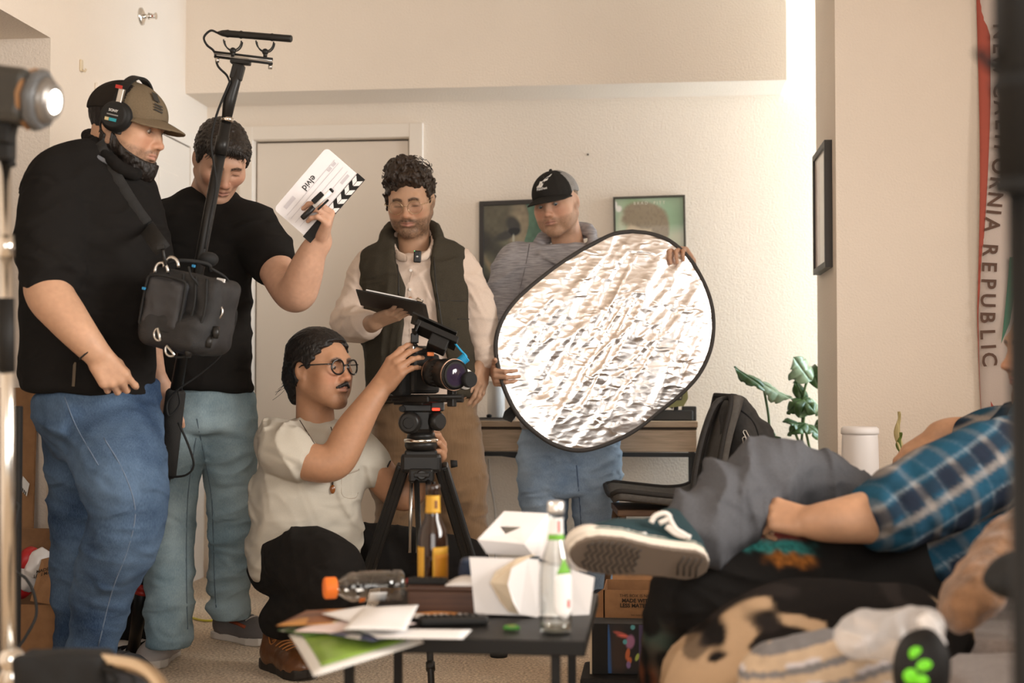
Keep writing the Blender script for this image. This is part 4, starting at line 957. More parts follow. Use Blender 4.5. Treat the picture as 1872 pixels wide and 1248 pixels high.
# ================================================================== person at the camera, squatting
def person_camera():
    d = 4.28; P = Person('man in cream t-shirt and black glasses squatting behind the tripod camera', rel((570 - CX) / F * d, d, 0)); r = P.root
    def c(px, py, dd=0): return at(px, py, d + dd)
    sk = V(.46, .265, .165); H = Head(c(586, 674, -.02), head_frame(56, -2, 0), 1.0, lid=.42, nose=1.22, jaw=1.02, w=.99, chin=.004, fat=.85)
    g = H.lids(H.solid(c(577, 782, .02), (.054, .062)))
    P.skin(g, .0025, H.skin_col(sk, stubble=.42, stub_col=(.05, .03, .02), mous=.95, brow_col=(.018, .012, .01), brow_th=1.5, lips=(.36, .17, .13), style='goatee'), H); H.eyes(r, (.1, -.12))
    hb = M_hair('hair_jet', (.011, .009, .008)); hs = H.shell(.0085, c(577, 782, .02)); hs.disp(lambda Q: -.006 * sstep(.02, .09, Q[:, 2]))
    hs.ops.append(('c', None, None, lambda Q: np.maximum(Q[..., 1] - np.where(Q[..., 2] > .0, .018 + .72 * Q[..., 2], .018 + 1.2 * Q[..., 2]) - .004 * np.sin(Q[..., 2] * 300), np.maximum(-.080 - Q[..., 2], 0 - .3 + 0 * Q[..., 2])), .004))
    hs.ell((0, -.105, -.030), (.040, .030, .055), k=.03); hs.ell((0, -.110, -.075), (.022, .020, .035), k=.02); hs.rc((0, -.09, .02), (0, -.112, -.02), .04, .035, .03); hs.disp(hair_disp(.0020, 170, (0, .9, .45), 2))
    for x in (-1, 1): hs.ell((x * .088, -.012, -.016), (.024, .026, .038), op='s', k=.006)
    v, f = hs.mesh(.0029); ho = link('hair', mesh_np(v * H.z @ H.R.T + H.c, f), hb, r); q = MB(); rg = random.Random(2)
    for i in range(14):
        a = rg.uniform(-1, 1); b = V(.03 * a, -.118 - rg.uniform(0, .012), rg.uniform(-.065, -.02)); t = [b + V(a * .008 * k, -.004 * k - .003 * k * k * rg.random(), -.010 * k + .003 * k * math.sin(i)) for k in range(4)]; q.tube([H.W(p) for p in crom(t, 3)], .0006, 4)
    q.build('loose_strands', hb, ho)
    # mustache as a fuzzy ridge
    m = S(); m.rc((0, .1035, -.050), (.027, .090, -.061), .0068, .0042, .004); m.rc((0, .1035, -.050), (-.027, .090, -.061), .0068, .0042, .004); m.disp(hair_disp(.0012, 300, (.3, 0, 1), 1)); v, f = m.mesh(.0016); link('mustache', mesh_np(v * H.z @ H.R.T + H.c, f), hb, r)
    # thick black glasses
    blk = mat('acetate_black', (.008, .007, .007), .2, coat=.4); gl = MB(); ln = MB()
    for x in (-1, 1):
        cc = V(x * .0345, .105, .000); gl.tube([H.W(cc + V(.0245 * math.cos(a), -.007 * max(0, x * math.cos(a)), .0215 * math.sin(a) + (.002 if math.sin(a) > .5 else 0))) for a in np.linspace(0, 2 * PI, 26)[:-1]], .0029, 6, closed=True)
        gl.tube([H.W(V(x * .057, .098, .010)), H.W(V(x * .078, .086, .010)), H.W(V(x * .084, .0, .010)), H.W(V(x * .080, -.02, .002))], .0024, 6); ln.lathe(H.W(cc - V(0, .0006, 0)), H.W(cc + V(0, .0006, 0)), [(0, .0225), (1, .0225)], 24)
    gl.tube([H.W(V(-.011, .107, .006)), H.W(V(0, .110, .009)), H.W(V(.011, .107, .006))], .0024, 6); go = gl.build('glasses', blk, r); ln.build('lens', lens_glass(), go)
    # arms
    a = S(); w1 = c(693, 712, -.12); hand(a, w1, c(722, 673, -.13) - w1, RIGHT * .35 + HEAD * .9 - UP * .2, RIGHT * .2 + UP * .8 - HEAD * .3 if False else UP * .9 - RIGHT * .6, [(.45, .35, .25), (.55, .45, .25), (.6, .5, .25), (.65, .5, .25)], spread=(.05, -.03, -.1, -.2), thumb=(.25, .35, .2), sc=1.04)
    a.chain([c(520, 825, -.15), c(570, 845, -.17), c(614, 842, -.17), c(642, 790, -.15), c(670, 745, -.14), w1], [.052, .052, .050, .049, .036, .029], .03); P.skin(a, .0031, arm_col(sk))
    a = S(); w2 = c(782, 850, .07); hand(a, w2, c(806, 822, .03) - w2, -HEAD * .35 - RIGHT * .9, UP * .9, [(.9, .8, .5), (.9, .85, .5), (.95, .9, .5), (1.0, .9, .5)], thumb=(.6, .1, .2), sc=1.0)
    a.chain([c(680, 845, .05), c(715, 890, .09), c(748, 902, .10), w2], [.050, .048, .045, .029], .03); P.skin(a, .0033, arm_col(sk))
    b = S(); loft(b, [(c(560, 1000, .02), .10, .07), (c(572, 880, .02), .10, .07), (c(580, 810, .03), .08, .05)], RIGHT, HEAD); P.skin(b, .02, sk); P.body()
    # t-shirt
    s = S(); xa = nrm(RIGHT * .86 + HEAD * .5); ya = nrm(HEAD * .86 - RIGHT * .5); cr = fabric('t_shirt_cream', (.49, .45, .38), var=.05, sc=500, b=.12)
    loft(s, [(c(560, 1040, .03), .180, .14), (c(556, 1000, .03), .180, .145), (c(560, 930, .0), .170, .135), (c(572, 860, .0), .175, .13), (c(582, 805, .02), .165, .11), (c(580, 778, .03), .105, .08), (c(578, 765, .03), .076, .066)], xa, ya, .05)
    s.chain([c(505, 805, -.05), c(520, 822, -.13), c(540, 832, -.17)], [.066, .068, .067], .05); s.chain([c(640, 810, .08), c(660, 835, .07), c(676, 852, .06)], [.058, .060, .060], .05)
    s.ell(c(492, 1035, -.02), (.055, .09, .055), R=CAMR @ Ry(.5), k=.05)
    s.disp(ridges(nrm(RIGHT * .9 + UP * .35), .012, 12, 3)); s.disp(folds(nrm(UP * .7 - RIGHT * .5), .011, 52, 6, mask=near(c(490, 1030, -.05), .08, .22))); s.disp(lump(.004, 13, 2))
    so = sculpt('t_shirt', s, .006, cr, r)
    q = MB(); q.tube([c(578, 772, .02) + xa * .079 * math.cos(t) + ya * .068 * math.sin(t) - UP * (.014 - .020 * math.sin(t)) for t in np.linspace(0, 2 * PI, 30)[:-1]], .006, 8, closed=True); q.build('neckband', cr, so)
    q = MB(); q.tube(s.snap(crom([c(624, 870), c(626, 905), c(648, 910), c(655, 900)], 6), off=.0012), .0016, 5); q.tube(s.snap(crom([c(624, 868), c(640, 864), c(656, 858)], 5), off=.0012), .003, 5); q.build('chest_pocket', mat('pocket_edge_cream', (.42, .36, .29), .9), so)
    # necklace: cord and amber pendant
    q = MB(); ck = mat('necklace_cord', (.05, .03, .02), .8); q.tube(s.snap(crom([c(548, 768), c(568, 800), c(590, 835), c(604, 862), c(608, 872)], 5), off=.002), .0015, 5); q.tube(s.snap(crom([c(605, 780), c(614, 815), c(612, 850), c(608, 872)], 5), off=.002), .0015, 5); nk = q.build('necklace', ck, r)
    p = s.snap([c(608, 894)], off=.006)[0]; q = MB(); q.ball(p, (.0085, .005, .014), 14, R=CAMR); q.build('pendant', mat('amber_stone', (.22, .07, .015), .15, coat=.5), nk)
    q = MB(); q.tube([p + UP * .014 - HEAD * .002, p + UP * .022, p + UP * .034], .003, 6); q.build('pendant_loop', ck, nk)
    # trousers
    bk = fabric('black_denim', (.012, .0105, .0095), var=.2, sc=420, b=.25); j = S(); j.ell(c(552, 1020, .08), (.17, .14, .115), R=CAMR, k=.05)
    j.chain([c(525, 1030, .0), c(565, 1030, -.14), c(600, 1042, -.24), c(612, 1066, -.28)], [.115, .108, .094, .082], .04); j.chain([c(606, 1072, -.27), c(568, 1098, -.18), c(530, 1118, -.09), c(512, 1132, -.05)], [.078, .078, .066, .060], .03)
    j.chain([c(595, 1018, .14), c(680, 1015, .24), c(760, 1018, .30), c(845, 1028, .36)], [.110, .098, .090, .080], .04); j.chain([c(848, 1030, .36), c(850, 1080, .40), c(850, 1130, .46)], [.078, .065, .058], .03)
    j.disp(ridges(nrm(RIGHT + UP * .4), .011, 12, 4)); j.disp(folds(nrm(RIGHT * .4 + UP), .008, 60, 9, mask=near(c(560, 1080, -.2), .06, .2))); sculpt('trousers', j, .0066, bk, r)
    # boots
    br = mat('boot_leather', (.11, .042, .014), .38, var=.35, scale=22, bump=.2, bscale=120, coat=.25); bs = mat('boot_sole', (.018, .014, .011), .6); bl = mat('boot_lace', (.30, .11, .025), .8)
    hl = onz(484, 1222, 0); shoe(r, hl + HEAD * .04, RIGHT * .60 - HEAD * .78, .29, br, bs, bl, h=.085, shaft=.05, w=.046, toe=1.25, lace_rows=5, heel_h=.030)
    hl = rel((835 - CX) / F * (d + .54), d + .54, 0); shoe(r, hl, RIGHT * .9 - HEAD * .4, .29, br, bs, bl, h=.085, shaft=.04, w=.046, toe=1.25, lace_rows=0, heel_h=.030)
person_camera()
# ================================================================== person on the sofa, legs crossed
def plaid_col(o, u, w):
    u = nrm(u); w = nrm(w)
    def f(P):
        a = (P - o) @ u; b = (P - o) @ w; C = np.tile(V(.016, .034, .056), (len(P), 1))
        def band(t, per, ph, wd): q = np.abs(((t + ph) / per) % 1 - .5) * 2; return 1 - sstep(wd - .08, wd + .08, q)
        for t in (a, b):
            C = mixc(C, V(.013, .068, .115), .7 * band(t, .105, .0, .34)); C = mixc(C, V(.012, .016, .028), .70 * band(t, .105, .045, .28))
            C = mixc(C, V(.36, .31, .27), .50 * band(t, .105, .079, .15)); C = mixc(C, V(.30, .36, .40), .5 * band(t, .105, .021, .035))
        return C * (1 + .1 * vnoise(P, 220, 3))[:, None]
    return f
def person_sofa():
    d = 3.1; P = Person('man in blue plaid shirt lounging on the sofa with legs crossed', rel((1650 - CX) / F * d, d, 0)); r = P.root
    def c(px, py, dd=0): return at(px, py, d + dd)
    sk = V(.50, .30, .19); H = Head(c(1920, 640, .10), head_frame(-84, -4, -6), 1.02, nose=1.15, lid=.5, jaw=1.02)
    g = H.lids(H.solid(c(1900, 760, .12), (.056, .064))); P.skin(g, .0036, H.skin_col(sk, stubble=.45, stub_col=(.16, .10, .06), mous=.5), H)
    hs = S(); hs.ell((0, -.022, .045), (.084, .106, .082), k=.02); hs.disp(hair_disp(.003, 140, (0, .7, .5), 2)); hs.ell((0, .110, -.012), (.07, .075, .075), op='s', k=.01); hs.ell((0, .05, -.075), (.10, .075, .065), op='s', k=.012); v, f = hs.mesh(.004); link('hair', mesh_np(v * H.z @ H.R.T + H.c, f), M_hair('hair_light_brown', (.16, .095, .055)), r)
    # near forearm resting on the thigh
    a = S(); w1 = c(1487, 955, -.22); hand(a, w1, c(1440, 945, -.20) - w1, -UP * .5 + HEAD * .8, UP * .9 - RIGHT * .2, [(.75, 1.0, .6), (.8, 1.05, .6), (.85, 1.05, .6), (.9, 1.0, .6)], thumb=(.25, .45, .5), sc=.96)
    a.chain([c(1680, 905, -.10), c(1640, 945, -.18), c(1590, 945, -.22), c(1530, 952, -.23), w1], [.060, .056, .050, .040, .030], .03); P.skin(a, .0038, arm_col(sk))
    a = S(); w2 = c(1715, 796, .42); hand(a, w2, c(1668, 828, .40) - w2, -UP * .7 - RIGHT * .4, -HEAD * .8, [(.3, .4, .3), (.35, .45, .3), (.4, .45, .3), (.45, .45, .3)], thumb=(.4, .3, .2), sc=1.05); a.chain([c(1790, 800, .38), c(1745, 795, .41), w2], [.046, .040, .030], .03); P.skin(a, .0038, arm_col(sk))
    b = S(); loft(b, [(c(1690, 1020, .08), .11, .08), (c(1780, 900, .10), .11, .08), (c(1870, 800, .12), .10, .06)], nrm(HEAD), nrm(UP * .7 - RIGHT * .7)); P.skin(b, .02, sk); P.body()
    # plaid shirt
    s = S(); loft(s, [(c(1665, 1060, .08), .215, .135), (c(1730, 985, .10), .21, .14), (c(1800, 905, .12), .20, .13), (c(1865, 835, .13), .18, .11), (c(1905, 780, .13), .10, .09)], HEAD, nrm(UP * .75 - RIGHT * .65), .05)
    s.chain([c(1838, 838, -.04), c(1775, 862, -.11), c(1705, 900, -.16), c(1645, 930, -.19), c(1620, 940, -.20)], [.086, .086, .080, .072, .068], .05)
    s.chain([c(1865, 800, .30), c(1810, 800, .37), c(1775, 802, .39)], [.070, .060, .050], .05); s.chain([c(1612, 905, -.20), c(1625, 935, -.27), c(1630, 968, -.22)], [.020, .024, .020], .02)
    s.disp(ridges(nrm(RIGHT * .6 - UP * .8), .014, 9, 5)); s.disp(lump(.007, 11, 4)); s.disp(folds(nrm(RIGHT + UP * .2), .008, 80, 7, mask=near(c(1635, 930, -.2), .08, .2)))
    o0 = c(1700, 880, -.16); pl = mat('plaid_flannel', rough=.95, attr=True, bump=.2, bscale=500, spec=.15, wr=.4); sculpt('plaid_shirt', s, .0072, pl, r, col=plaid_col(o0, c(1620, 938, -.2) - c(1800, 820, -.1), np.cross(HEAD, c(1620, 938, -.2) - c(1800, 820, -.1))))
    q = S(); q.chain([c(1850, 770, .0), c(1868, 745, .02), c(1890, 738, .10)], [.014, .016, .014], .01, flat=(UP, 1.8)); sculpt('shirt_collar', q, .006, pl, r, col=plaid_col(o0, RIGHT, UP))
    # trousers: one pair; crossed leg coloured as lit grey, standing leg as shaded black, printed
    gy = fabric('trouser_lit', (.085, .085, .092), var=.18, sc=300, b=.25); t = S()
    t.chain([c(1600, 975, .16), c(1520, 925, .14), c(1450, 885, .08), c(1405, 868, .0)], [.108, .098, .090, .076], .05); t.chain([c(1405, 870, .0), c(1360, 905, -.08), c(1310, 950, -.16), c(1268, 985, -.22)], [.078, .086, .078, .070], .04)
    t.disp(ridges(nrm(RIGHT + UP * .1), .020, 14, 3)); t.disp(folds(nrm(RIGHT + UP * .1), .006, 60, 3)); t.disp(folds(nrm(RIGHT * .6 - UP * .8), .009, 45, 8, mask=near(c(1330, 930, -.12), .1, .25))); t.disp(lump(.005, 12, 3)); sculpt('crossed_trouser_leg', t, .0066, gy, r)
    bk = mat('trouser_shaded_print', rough=.95, attr=True, bump=.2, bscale=400, spec=.15, wr=.4); t2 = S()
    t2.chain([c(1690, 1060, .02), c(1580, 1050, -.02), c(1450, 1045, -.06), c(1340, 1065, -.10), c(1270, 1100, -.12)], [.125, .125, .115, .105, .092], .05); t2.chain([c(1268, 1105, -.12), c(1242, 1180, -.10), c(1225, 1280, -.06), c(1215, 1420, .0)], [.092, .078, .068, .062], .04); t2.ell(c(1670, 1065, .10), (.16, .2, .12), R=CAMR, k=.05)
    t2.disp(ridges(nrm(RIGHT * .4 + UP), .014, 9, 6)); t2.disp(lump(.006, 11, 5)); pc = c(1425, 990, -.14); hc = c(1225, 1190, -.14)
    def pcol(Q):
        C = np.tile(V(.013, .0115, .0105), (len(Q), 1)); x = (Q - pc) @ RIGHT; z = (Q - pc) @ UP; n = vnoise(Q, 60, 2) * .012; br = .55 + .45 * np.clip(vnoise(Q, 170, 7) * 2 + .6, 0, 1)
        rr = np.maximum(np.abs(x) - .060 - n, 0)
        for zc, xc, wd, col in ((.016, -.005, .050, (.34, .07, .055)), (-.007, -.015, .075, (.05, .30, .28)), (-.030, .015, .045, (.42, .15, .03))):
            k = np.exp(-((x - xc + n) / wd) ** 4 - ((z - zc + n * .6 + .25 * x * (zc < .01) * .4) / .0135) ** 4); C = mixc(C, V(*col), np.clip(k * br, 0, .9))
        x2 = (Q - hc) @ RIGHT; z2 = (Q - hc) @ UP; m = sstep(.0, .05, -x2 + .015) * sstep(.10, .04, z2) * np.clip(vnoise(Q, 28, 4) * 2.2, 0, 1); hue = .5 + .5 * vnoise(Q, 14, 8)
        return mixc(C, mixc(V(.03, .16, .14), V(.22, .07, .03), np.clip(hue * 2 - .5, 0, 1)), m * .55)
    sculpt('printed_trouser_leg', t2, .0066, bk, r, col=pcol)
    # canvas shoe on the crossed foot: sole turned to the lens
    hl = c(1282, 1002, -.28); toe = c(1036, 972, -.34); dirn = nrm(toe - hl); upv = UP * .62 + HEAD * .95; R = frame_of(dirn, upv)
    cv = mat('canvas_teal', (.008, .030, .036), .85, bump=.3, bscale=600); wh = mat('rubber_white', (.66, .58, .49), .6); so = mat('outsole_tan', (.16, .12, .09), .75)
    L = np.linalg.norm(toe - hl); x, y, z = R.T; o = hl - z * .055 - HEAD * .0; k = L / .285; p = lambda a, b, e: o + (x * a + y * b + z * e) * k
    u = S(); u.ell(p(0, .05, .055), (.038 * k, .055 * k, .055 * k), R=R, k=.03); u.ell(p(0, .14, .045), (.042 * k, .10 * k, .045 * k), R=R, k=.04); u.ell(p(0, .215, .034), (.043 * k, .062 * k, .030 * k), R=R, k=.03); u.rc(p(0, .06, .07), p(0, .055, .11), .036 * k, .04 * k, .03); u.rc(p(0, .09, .085), p(0, .18, .06), .028 * k, .026 * k, .03); u.cut(p(0, 0, .016), -z)
    uo = sculpt('shoe', u, .0035, cv, r)
    def band(z0, z1, gr):
        def fn(Q):
            q = (Q - o.astype(np.float32)) @ R.astype(np.float32) / k; yy = q[..., 1]; t_ = np.clip(yy / .285, 0, 1); half = np.interp(yy, [0, .012, .035, .08, .13, .19, .235, .262, .278, .285], [.012, .028, .037, .036, .038, .047, .045, .036, .022, .006]) + gr
            return np.maximum(np.maximum(np.abs(q[..., 0]) - half, np.maximum(q[..., 2] - z1, z0 - q[..., 2])), np.maximum(-yy - gr, yy - .285 - gr)) * k * .85
        return fn
    cc = p(0, .14, .015); e = np.abs(R) @ (V(.07, .17, .05) * k)
    for nm, z0, z1, gr, m in (('rubber_foxing', .0, .030, .002, wh), ('outsole', -.006, .004, .001, so)):
        g = S(); g.fn(o - .4, o + .4, band(z0, z1, gr), .001); sculpt(nm, g, .0035, m, uo, lo=cc - e, hi=cc + e)
    tc_ = S(); tc_.ell(p(0, .245, .024), (.046 * k, .048 * k, .028 * k), R=R, k=.01); tc_.cut(p(0, 0, .012), -z); tc_.cut(p(0, .215, 0), -y); sculpt('toe_cap', tc_, .0035, wh, uo)
    q = MB(); dk = mat('tread_dark', (.055, .042, .032), .8)
    for (a0, b0, a1, b1) in [(.0, .03, .0, .07)]:
        pass
    for i in range(9):
        b = .150 + i * .0125; hw = float(np.interp(b, [.14, .19, .235, .262], [.026, .040, .038, .026]))
        pts = [p(-hw + 2 * hw * t_ / 6, b + (.006 if t_ % 2 else -.003), -.0075) for t_ in range(7)]; q.tube(pts, .0024 * k, 5)
    for i in range(4): hw = .024; q.tube([p(-hw, .018 + i * .013, -.0075), p(0, .024 + i * .013, -.0075), p(hw, .018 + i * .013, -.0075)], .0024 * k, 5)
    q.build('tread', dk, uo, kind='stuff')
    q = MB(); q.tube([p(math.copysign(float(np.interp(b, [0, .012, .035, .08, .13, .19, .235, .262, .278], [.012, .028, .037, .036, .038, .047, .045, .036, .022])) + .003, sd), b, .022) for sd, bs in ((1, np.linspace(.002, .278, 24)), (-1, np.linspace(.278, .002, 24))) for b in bs], .0016 * k, 5, closed=True); q.build('foxing_stripe', mat('stripe_green', (.03, .09, .08), .6), uo)
    for b in (.118, .142): pt = u.snap([at(*([1148, 972] if b > .13 else [1178, 977]), d - .3)], back=.3, off=.001)[0]; e_ = MB(); e_.lathe(pt + HEAD * .002, pt - HEAD * .003, [(0, .006), (1, .0055)], 14); e_.build('eyelet', mat('eyelet_metal', (.75, .72, .68), .3, .9), uo)
    q = MB(); lc = mat('lace_white', (.78, .72, .66), .85)
    for pts in ([(1190, 955), (1198, 943), (1215, 938), (1224, 946), (1205, 956)], [(1222, 944), (1232, 962), (1245, 975), (1262, 982)], [(1218, 962), (1235, 968), (1256, 980), (1236, 976), (1218, 962)]):
        q.tube(crom([at(x_, y_, d - .34) for x_, y_ in pts], 4), .0058, 6)
    q.build('laces', lc, uo)
    f0 = rel((1200 - CX) / F * d, d + .05, 0); shoe(r, f0 + RIGHT * .08, -RIGHT, .28, cv, wh, lc, lace_rows=0)
person_sofa()
# ================================================================== film gear
M_blk = mat('matte_black', (.012, .011, .010), .6, spec=.3, bump=.08, bscale=300)
M_blk2 = mat('satin_black', (.014, .013, .012), .38, spec=.35)
M_chr = mat('chrome', (.78, .75, .70), .18, 1.0)
M_alu = mat('brushed_metal', (.55, .53, .50), .32, 1.0)
M_rub = mat('rubber_black', (.010, .010, .010), .8)
M_glass = mat('lens_dark_glass', (.03, .02, .04), .05, coat=1.0)
M_white_p = mat('print_white', (.75, .73, .70), .6)
# ---- tripod
at0 = at
def tripod():
    at = lambda x, y, d: at0(x, y, d - .08)
    ap = at(770, 848, 4.36); t = thing('tripod', 'black two-tube video tripod carrying the cinema camera', 'tripod', (ap[0], ap[1], 0))
    q = MB(); q.box(at(771, 845, 4.36), (.062, .055, .030), CAMR, bev=.012); q.box(at(771, 868, 4.33), (.038, .045, .022), CAMR, bev=.008); q.box(at(771, 828, 4.36), (.050, .05, .012), CAMR, bev=.006); q.build('apex', M_blk2, t)
    q = MB(); q.lathe(at(771, 868, 4.27), at(771, 868, 4.25), [(0, .016), (.6, .016), (1, .012)], 16); q.box(at(771, 868, 4.255), (.024, .006, .007), CAMR, bev=.003); q.build('lock_knob', M_blk2, t)
    feet = [(738, 850, 4.38, onz(618, 1213, 0)), (806, 850, 4.38, onz(912, 1200, 0)), (772, 872, 4.30, rel((792 - CX) / F * 3.74, 3.74, 0))]
    for i, (x, y, dd, ft) in enumerate(feet):
        a = at(x, y, dd); dr = nrm(ft - a); sd = nrm(np.cross(dr, HEAD if i < 2 else RIGHT)); sd = nrm(np.cross(dr, RIGHT if i < 2 else HEAD)) if i < 2 else RIGHT; L = np.linalg.norm(ft - a)
        k = MB()
        if i < 2:
            fr = np.stack([nrm(np.cross(dr, sd)), dr, sd], 1); k.box(a + dr * (.34 * L), (.021, .34 * L, .024), fr, bev=.006)
            for s in (-1, 1): k.box(a + dr * (.34 * L) + fr[:, 0] * s * .012 - fr[:, 2] * .0, (.006, .33 * L, .026), fr, bev=.003)
            k.cyl(a + dr * .5 * L, a + dr * .93 * L, .014, n=12); k.box(a + dr * .70 * L, (.026, .03, .03), fr, bev=.006)
        else:
            for s in (-1, 1): k.cyl(a + RIGHT * s * .018, a + RIGHT * s * .018 + dr * L * .62, .0085, n=12)
            k.cyl(a + dr * .45 * L, a + dr * .94 * L, .0095, n=12); k.box(a + dr * .70 * L, (.034, .025, .022), CAMR, bev=.006); k.cyl(a + dr * .80 * L, a + dr * .83 * L, .013)
        lo = k.build('leg', M_blk2 if i < 2 else [M_blk2], t)
        f = MB(); f.lathe(ft + UP * .045, ft, [(0, .012), (.4, .022), (.75, .03), (1, .028)], 14); f.build('foot', M_rub, lo)
    q = MB()
    for x in (752, 764, 781, 793): q.cyl(at(x, 880, 4.36), at(x + (x - 772) * .15, 1010, 4.36), .0055, n=10)
    q.build('centre_rods', M_alu, t)
    for (x, y) in ((712, 848), (824, 848)):
        k = MB(); k.lathe(at(x, y, 4.36), at(x + (8 if x > 770 else -8) * 0 + (12 if x > 770 else -2), y - 1, 4.36), [(0, .013), (1, .010)], 12); k.build('leg_clamp', M_rub, t)
    # fluid head
    b = at(770, 800, 4.34); h = MB(); h.lathe(at(770, 822, 4.34), at(770, 806, 4.34), [(0, .046), (.5, .052), (1, .050)], 24); hd = h.build('bowl', M_blk2, t)
    r = MB(); r.lathe(at(770, 808, 4.34), at(770, 801, 4.34), [(0, .052), (.2, .054), (.8, .054), (1, .05)], 28); r.build('bowl_ring', M_chr, hd)
    h = MB(); h.lathe(at(770, 802, 4.34), at(770, 790, 4.34), [(0, .046), (1, .042)], 24); h.box(at(770, 768, 4.34), (.042, .045, .042), CAMR, bev=.016)
    h.lathe(at(750, 772, 4.27), at(747, 773, 4.24), [(0, .034), (.6, .034), (1, .026)], 22); h.lathe(at(795, 770, 4.30), at(806, 770, 4.28), [(0, .028), (.6, .030), (1, .022)], 20); h.box(at(772, 745, 4.34), (.060, .05, .014), CAMR, bev=.006); h.box(at(800, 742, 4.31), (.020, .03, .016), CAMR, bev=.005)
    fh = h.build('fluid_head', M_blk2, t)
    q = MB(); q.lathe(at(747, 773, 4.242), at(747, 773, 4.236), [(0, .018), (1, .016)], 18); q.lathe(at(735, 747, 4.28), at(735, 747, 4.26), [(0, .010), (1, .009)], 14); q.build('drag_dial', M_blk, fh)
    q = MB(); q.box(at(797, 748, 4.272), (.012, .003, .0045), CAMR, bev=.002); q.build('level_light', mat('led_red', (.9, .05, .02), .4, emit=1.2), fh)
tripod()
# ---- cinema camera rig on the tripod
def camera_rig():
    at = lambda x, y, d: at0(x, y, d - .08)
    o = at(765, 690, 4.30); t = thing('cinema_camera', 'black cinema camera rig with top monitor and blue coiled cable', 'camera', at(770, 738, 4.33)); ld = nrm(RIGHT * .80 - HEAD * .62); R = np.stack([np.cross(ld, UP), ld, UP], 1); R[:, 0] = nrm(R[:, 0])
    b = MB(); c0 = at(762, 683, 4.32); b.box(c0, (.062, .045, .062), R, bev=.012); b.box(c0 + UP * .070 + ld * .0, (.045, .036, .016), R, bev=.008); body = b.build('camera_body', M_blk, t)
    g = MB(); g.box(at(733, 690, 4.27), (.026, .030, .056), R, bev=.014); g.build('grip', M_rub, body)
    g = MB(); g.box(at(787, 647, 4.26), (.014, .003, .006), R, bev=.002); g.build('accent_plate', mat('plate_orange', (.62, .17, .05), .5), body)
    g = MB(); g.box(at(770, 636, 4.30), (.050, .012, .005), R, bev=.002); g.lathe(at(757, 640, 4.27), at(757, 634, 4.27), [(0, .004), (1, .004)], 10); g.build('hot_shoe', M_alu, body)
    a = at(786, 680, 4.27); e = at(833, 685, 4.155); L = MB(); L.lathe(a, e, [(0, .034), (.12, .038), (.15, .043), (.35, .043), (.38, .039), (.55, .039), (.58, .046), (.9, .047), (1, .045)], 36, cap=True); lo = L.build('lens', M_blk2, t)
    ax = nrm(e - a); q = MB()
    for s_, rr in ((.10, .041), (.92, .048)): q.lathe(a + (e - a) * s_, a + (e - a) * (s_ + .03), [(0, rr), (1, rr)], 36)
    q.build('lens_ring', mat('lens_ring_metal', (.55, .35, .25), .3, 1.0), lo)
    q = MB(); q.lathe(e + ax * .0005, e + ax * .001, [(0, .044), (1, .036)], 32); q.build('front_ring', M_blk, lo)
    q = MB(); q.lathe(e + ax * .0015, e - ax * .0, [(0, .033), (1, .033)], 30); q.ball(e - ax * .004, (.026, .008, .026), 16, R=frame_of(ax)); q.build('front_element', M_glass, lo)
    q = MB()
    for k in range(20):
        an = 2 * PI * k / 20; fr = frame_of(ax); p = a + (e - a) * .47 + (fr[:, 0] * math.cos(an) + fr[:, 2] * math.sin(an)) * .0405; q.box(p, (.003, .010, .0022), np.stack([fr[:, 0], fr[:, 1], fr[:, 2]], 1))
    q.build('focus_gear', M_rub, lo)
    q = MB()
    for s_ in (-1, 1): q.cyl(at(694, 727 + s_ * 2, 4.36 + s_ * .03), at(846, 728 + s_ * 3, 4.20 + s_ * .03), .0075, n=12)
    q.box(at(768, 729, 4.30), (.05, .075, .010), R, bev=.004); q.box(at(765, 735, 4.32), (.05, .06, .008), R, bev=.003); q.build('rod_baseplate', M_blk2, t)
    q = MB(); p = at(846, 692, 4.20); q.box(at(826, 716, 4.22), (.010, .012, .045), R, bev=.003); q.lathe(at(838, 692, 4.22), at(850, 693, 4.19), [(0, .018), (.4, .032), (1, .032)], 26); ff = q.build('follow_focus', M_blk2, t)
    q = MB(); q.lathe(at(850, 693, 4.19), at(853, 693, 4.183), [(0, .030), (.5, .031), (1, .028)], 28); q.build('marking_disc', mat('disc_white', (.82, .80, .77), .4), ff); q = MB(); q.lathe(at(853, 693, 4.183), at(862, 694, 4.165), [(0, .023), (.7, .025), (1, .022)], 24); q.build('focus_knob', M_rub, ff)
    # monitor with sun hood tipped over the camera
    m = MB(); tip = Ry(.45) @ Rx(.25); MR = CAMR @ Ry(.42) @ Rx(-.35); m.box(at(797, 612, 4.28), (.070, .040, .010), MR, bev=.003); m.box(at(801, 628, 4.27), (.030, .03, .022), MR, bev=.004); mo = m.build('monitor', M_blk, t)
    h = MB(); h.box(at(793, 598, 4.29), (.074, .045, .003), MR, bev=.001); h.box(at(762, 605, 4.28), (.003, .045, .018), MR, bev=.001); h.build('sun_hood', M_blk2, mo)
    h = MB(); h.tube([at(770, 645, 4.29), at(758, 628, 4.28), at(756, 600, 4.28)], .0065, 8); h.box(at(758, 618, 4.28), (.012, .014, .016), CAMR, bev=.004); h.lathe(at(761, 596, 4.27), at(761, 586, 4.27), [(0, .005), (1, .005)], 10); h.build('monitor_arm', M_blk2, mo)
    q = MB(); bl = mat('cable_blue', (.02, .34, .62), .45); pts = [at(823, 621, 4.27), at(832, 628, 4.26), at(842, 640, 4.25), at(850, 648, 4.25), at(853, 652, 4.25)]
    A, B = at(853, 652, 4.25), at(837, 665, 4.25); fr = frame_of(B - A)
    for k in range(8 * 10): an = 2 * PI * k / 10; pts.append(A + (B - A) * k / 79 + (fr[:, 0] * math.cos(an) + fr[:, 2] * math.sin(an)) * .013)
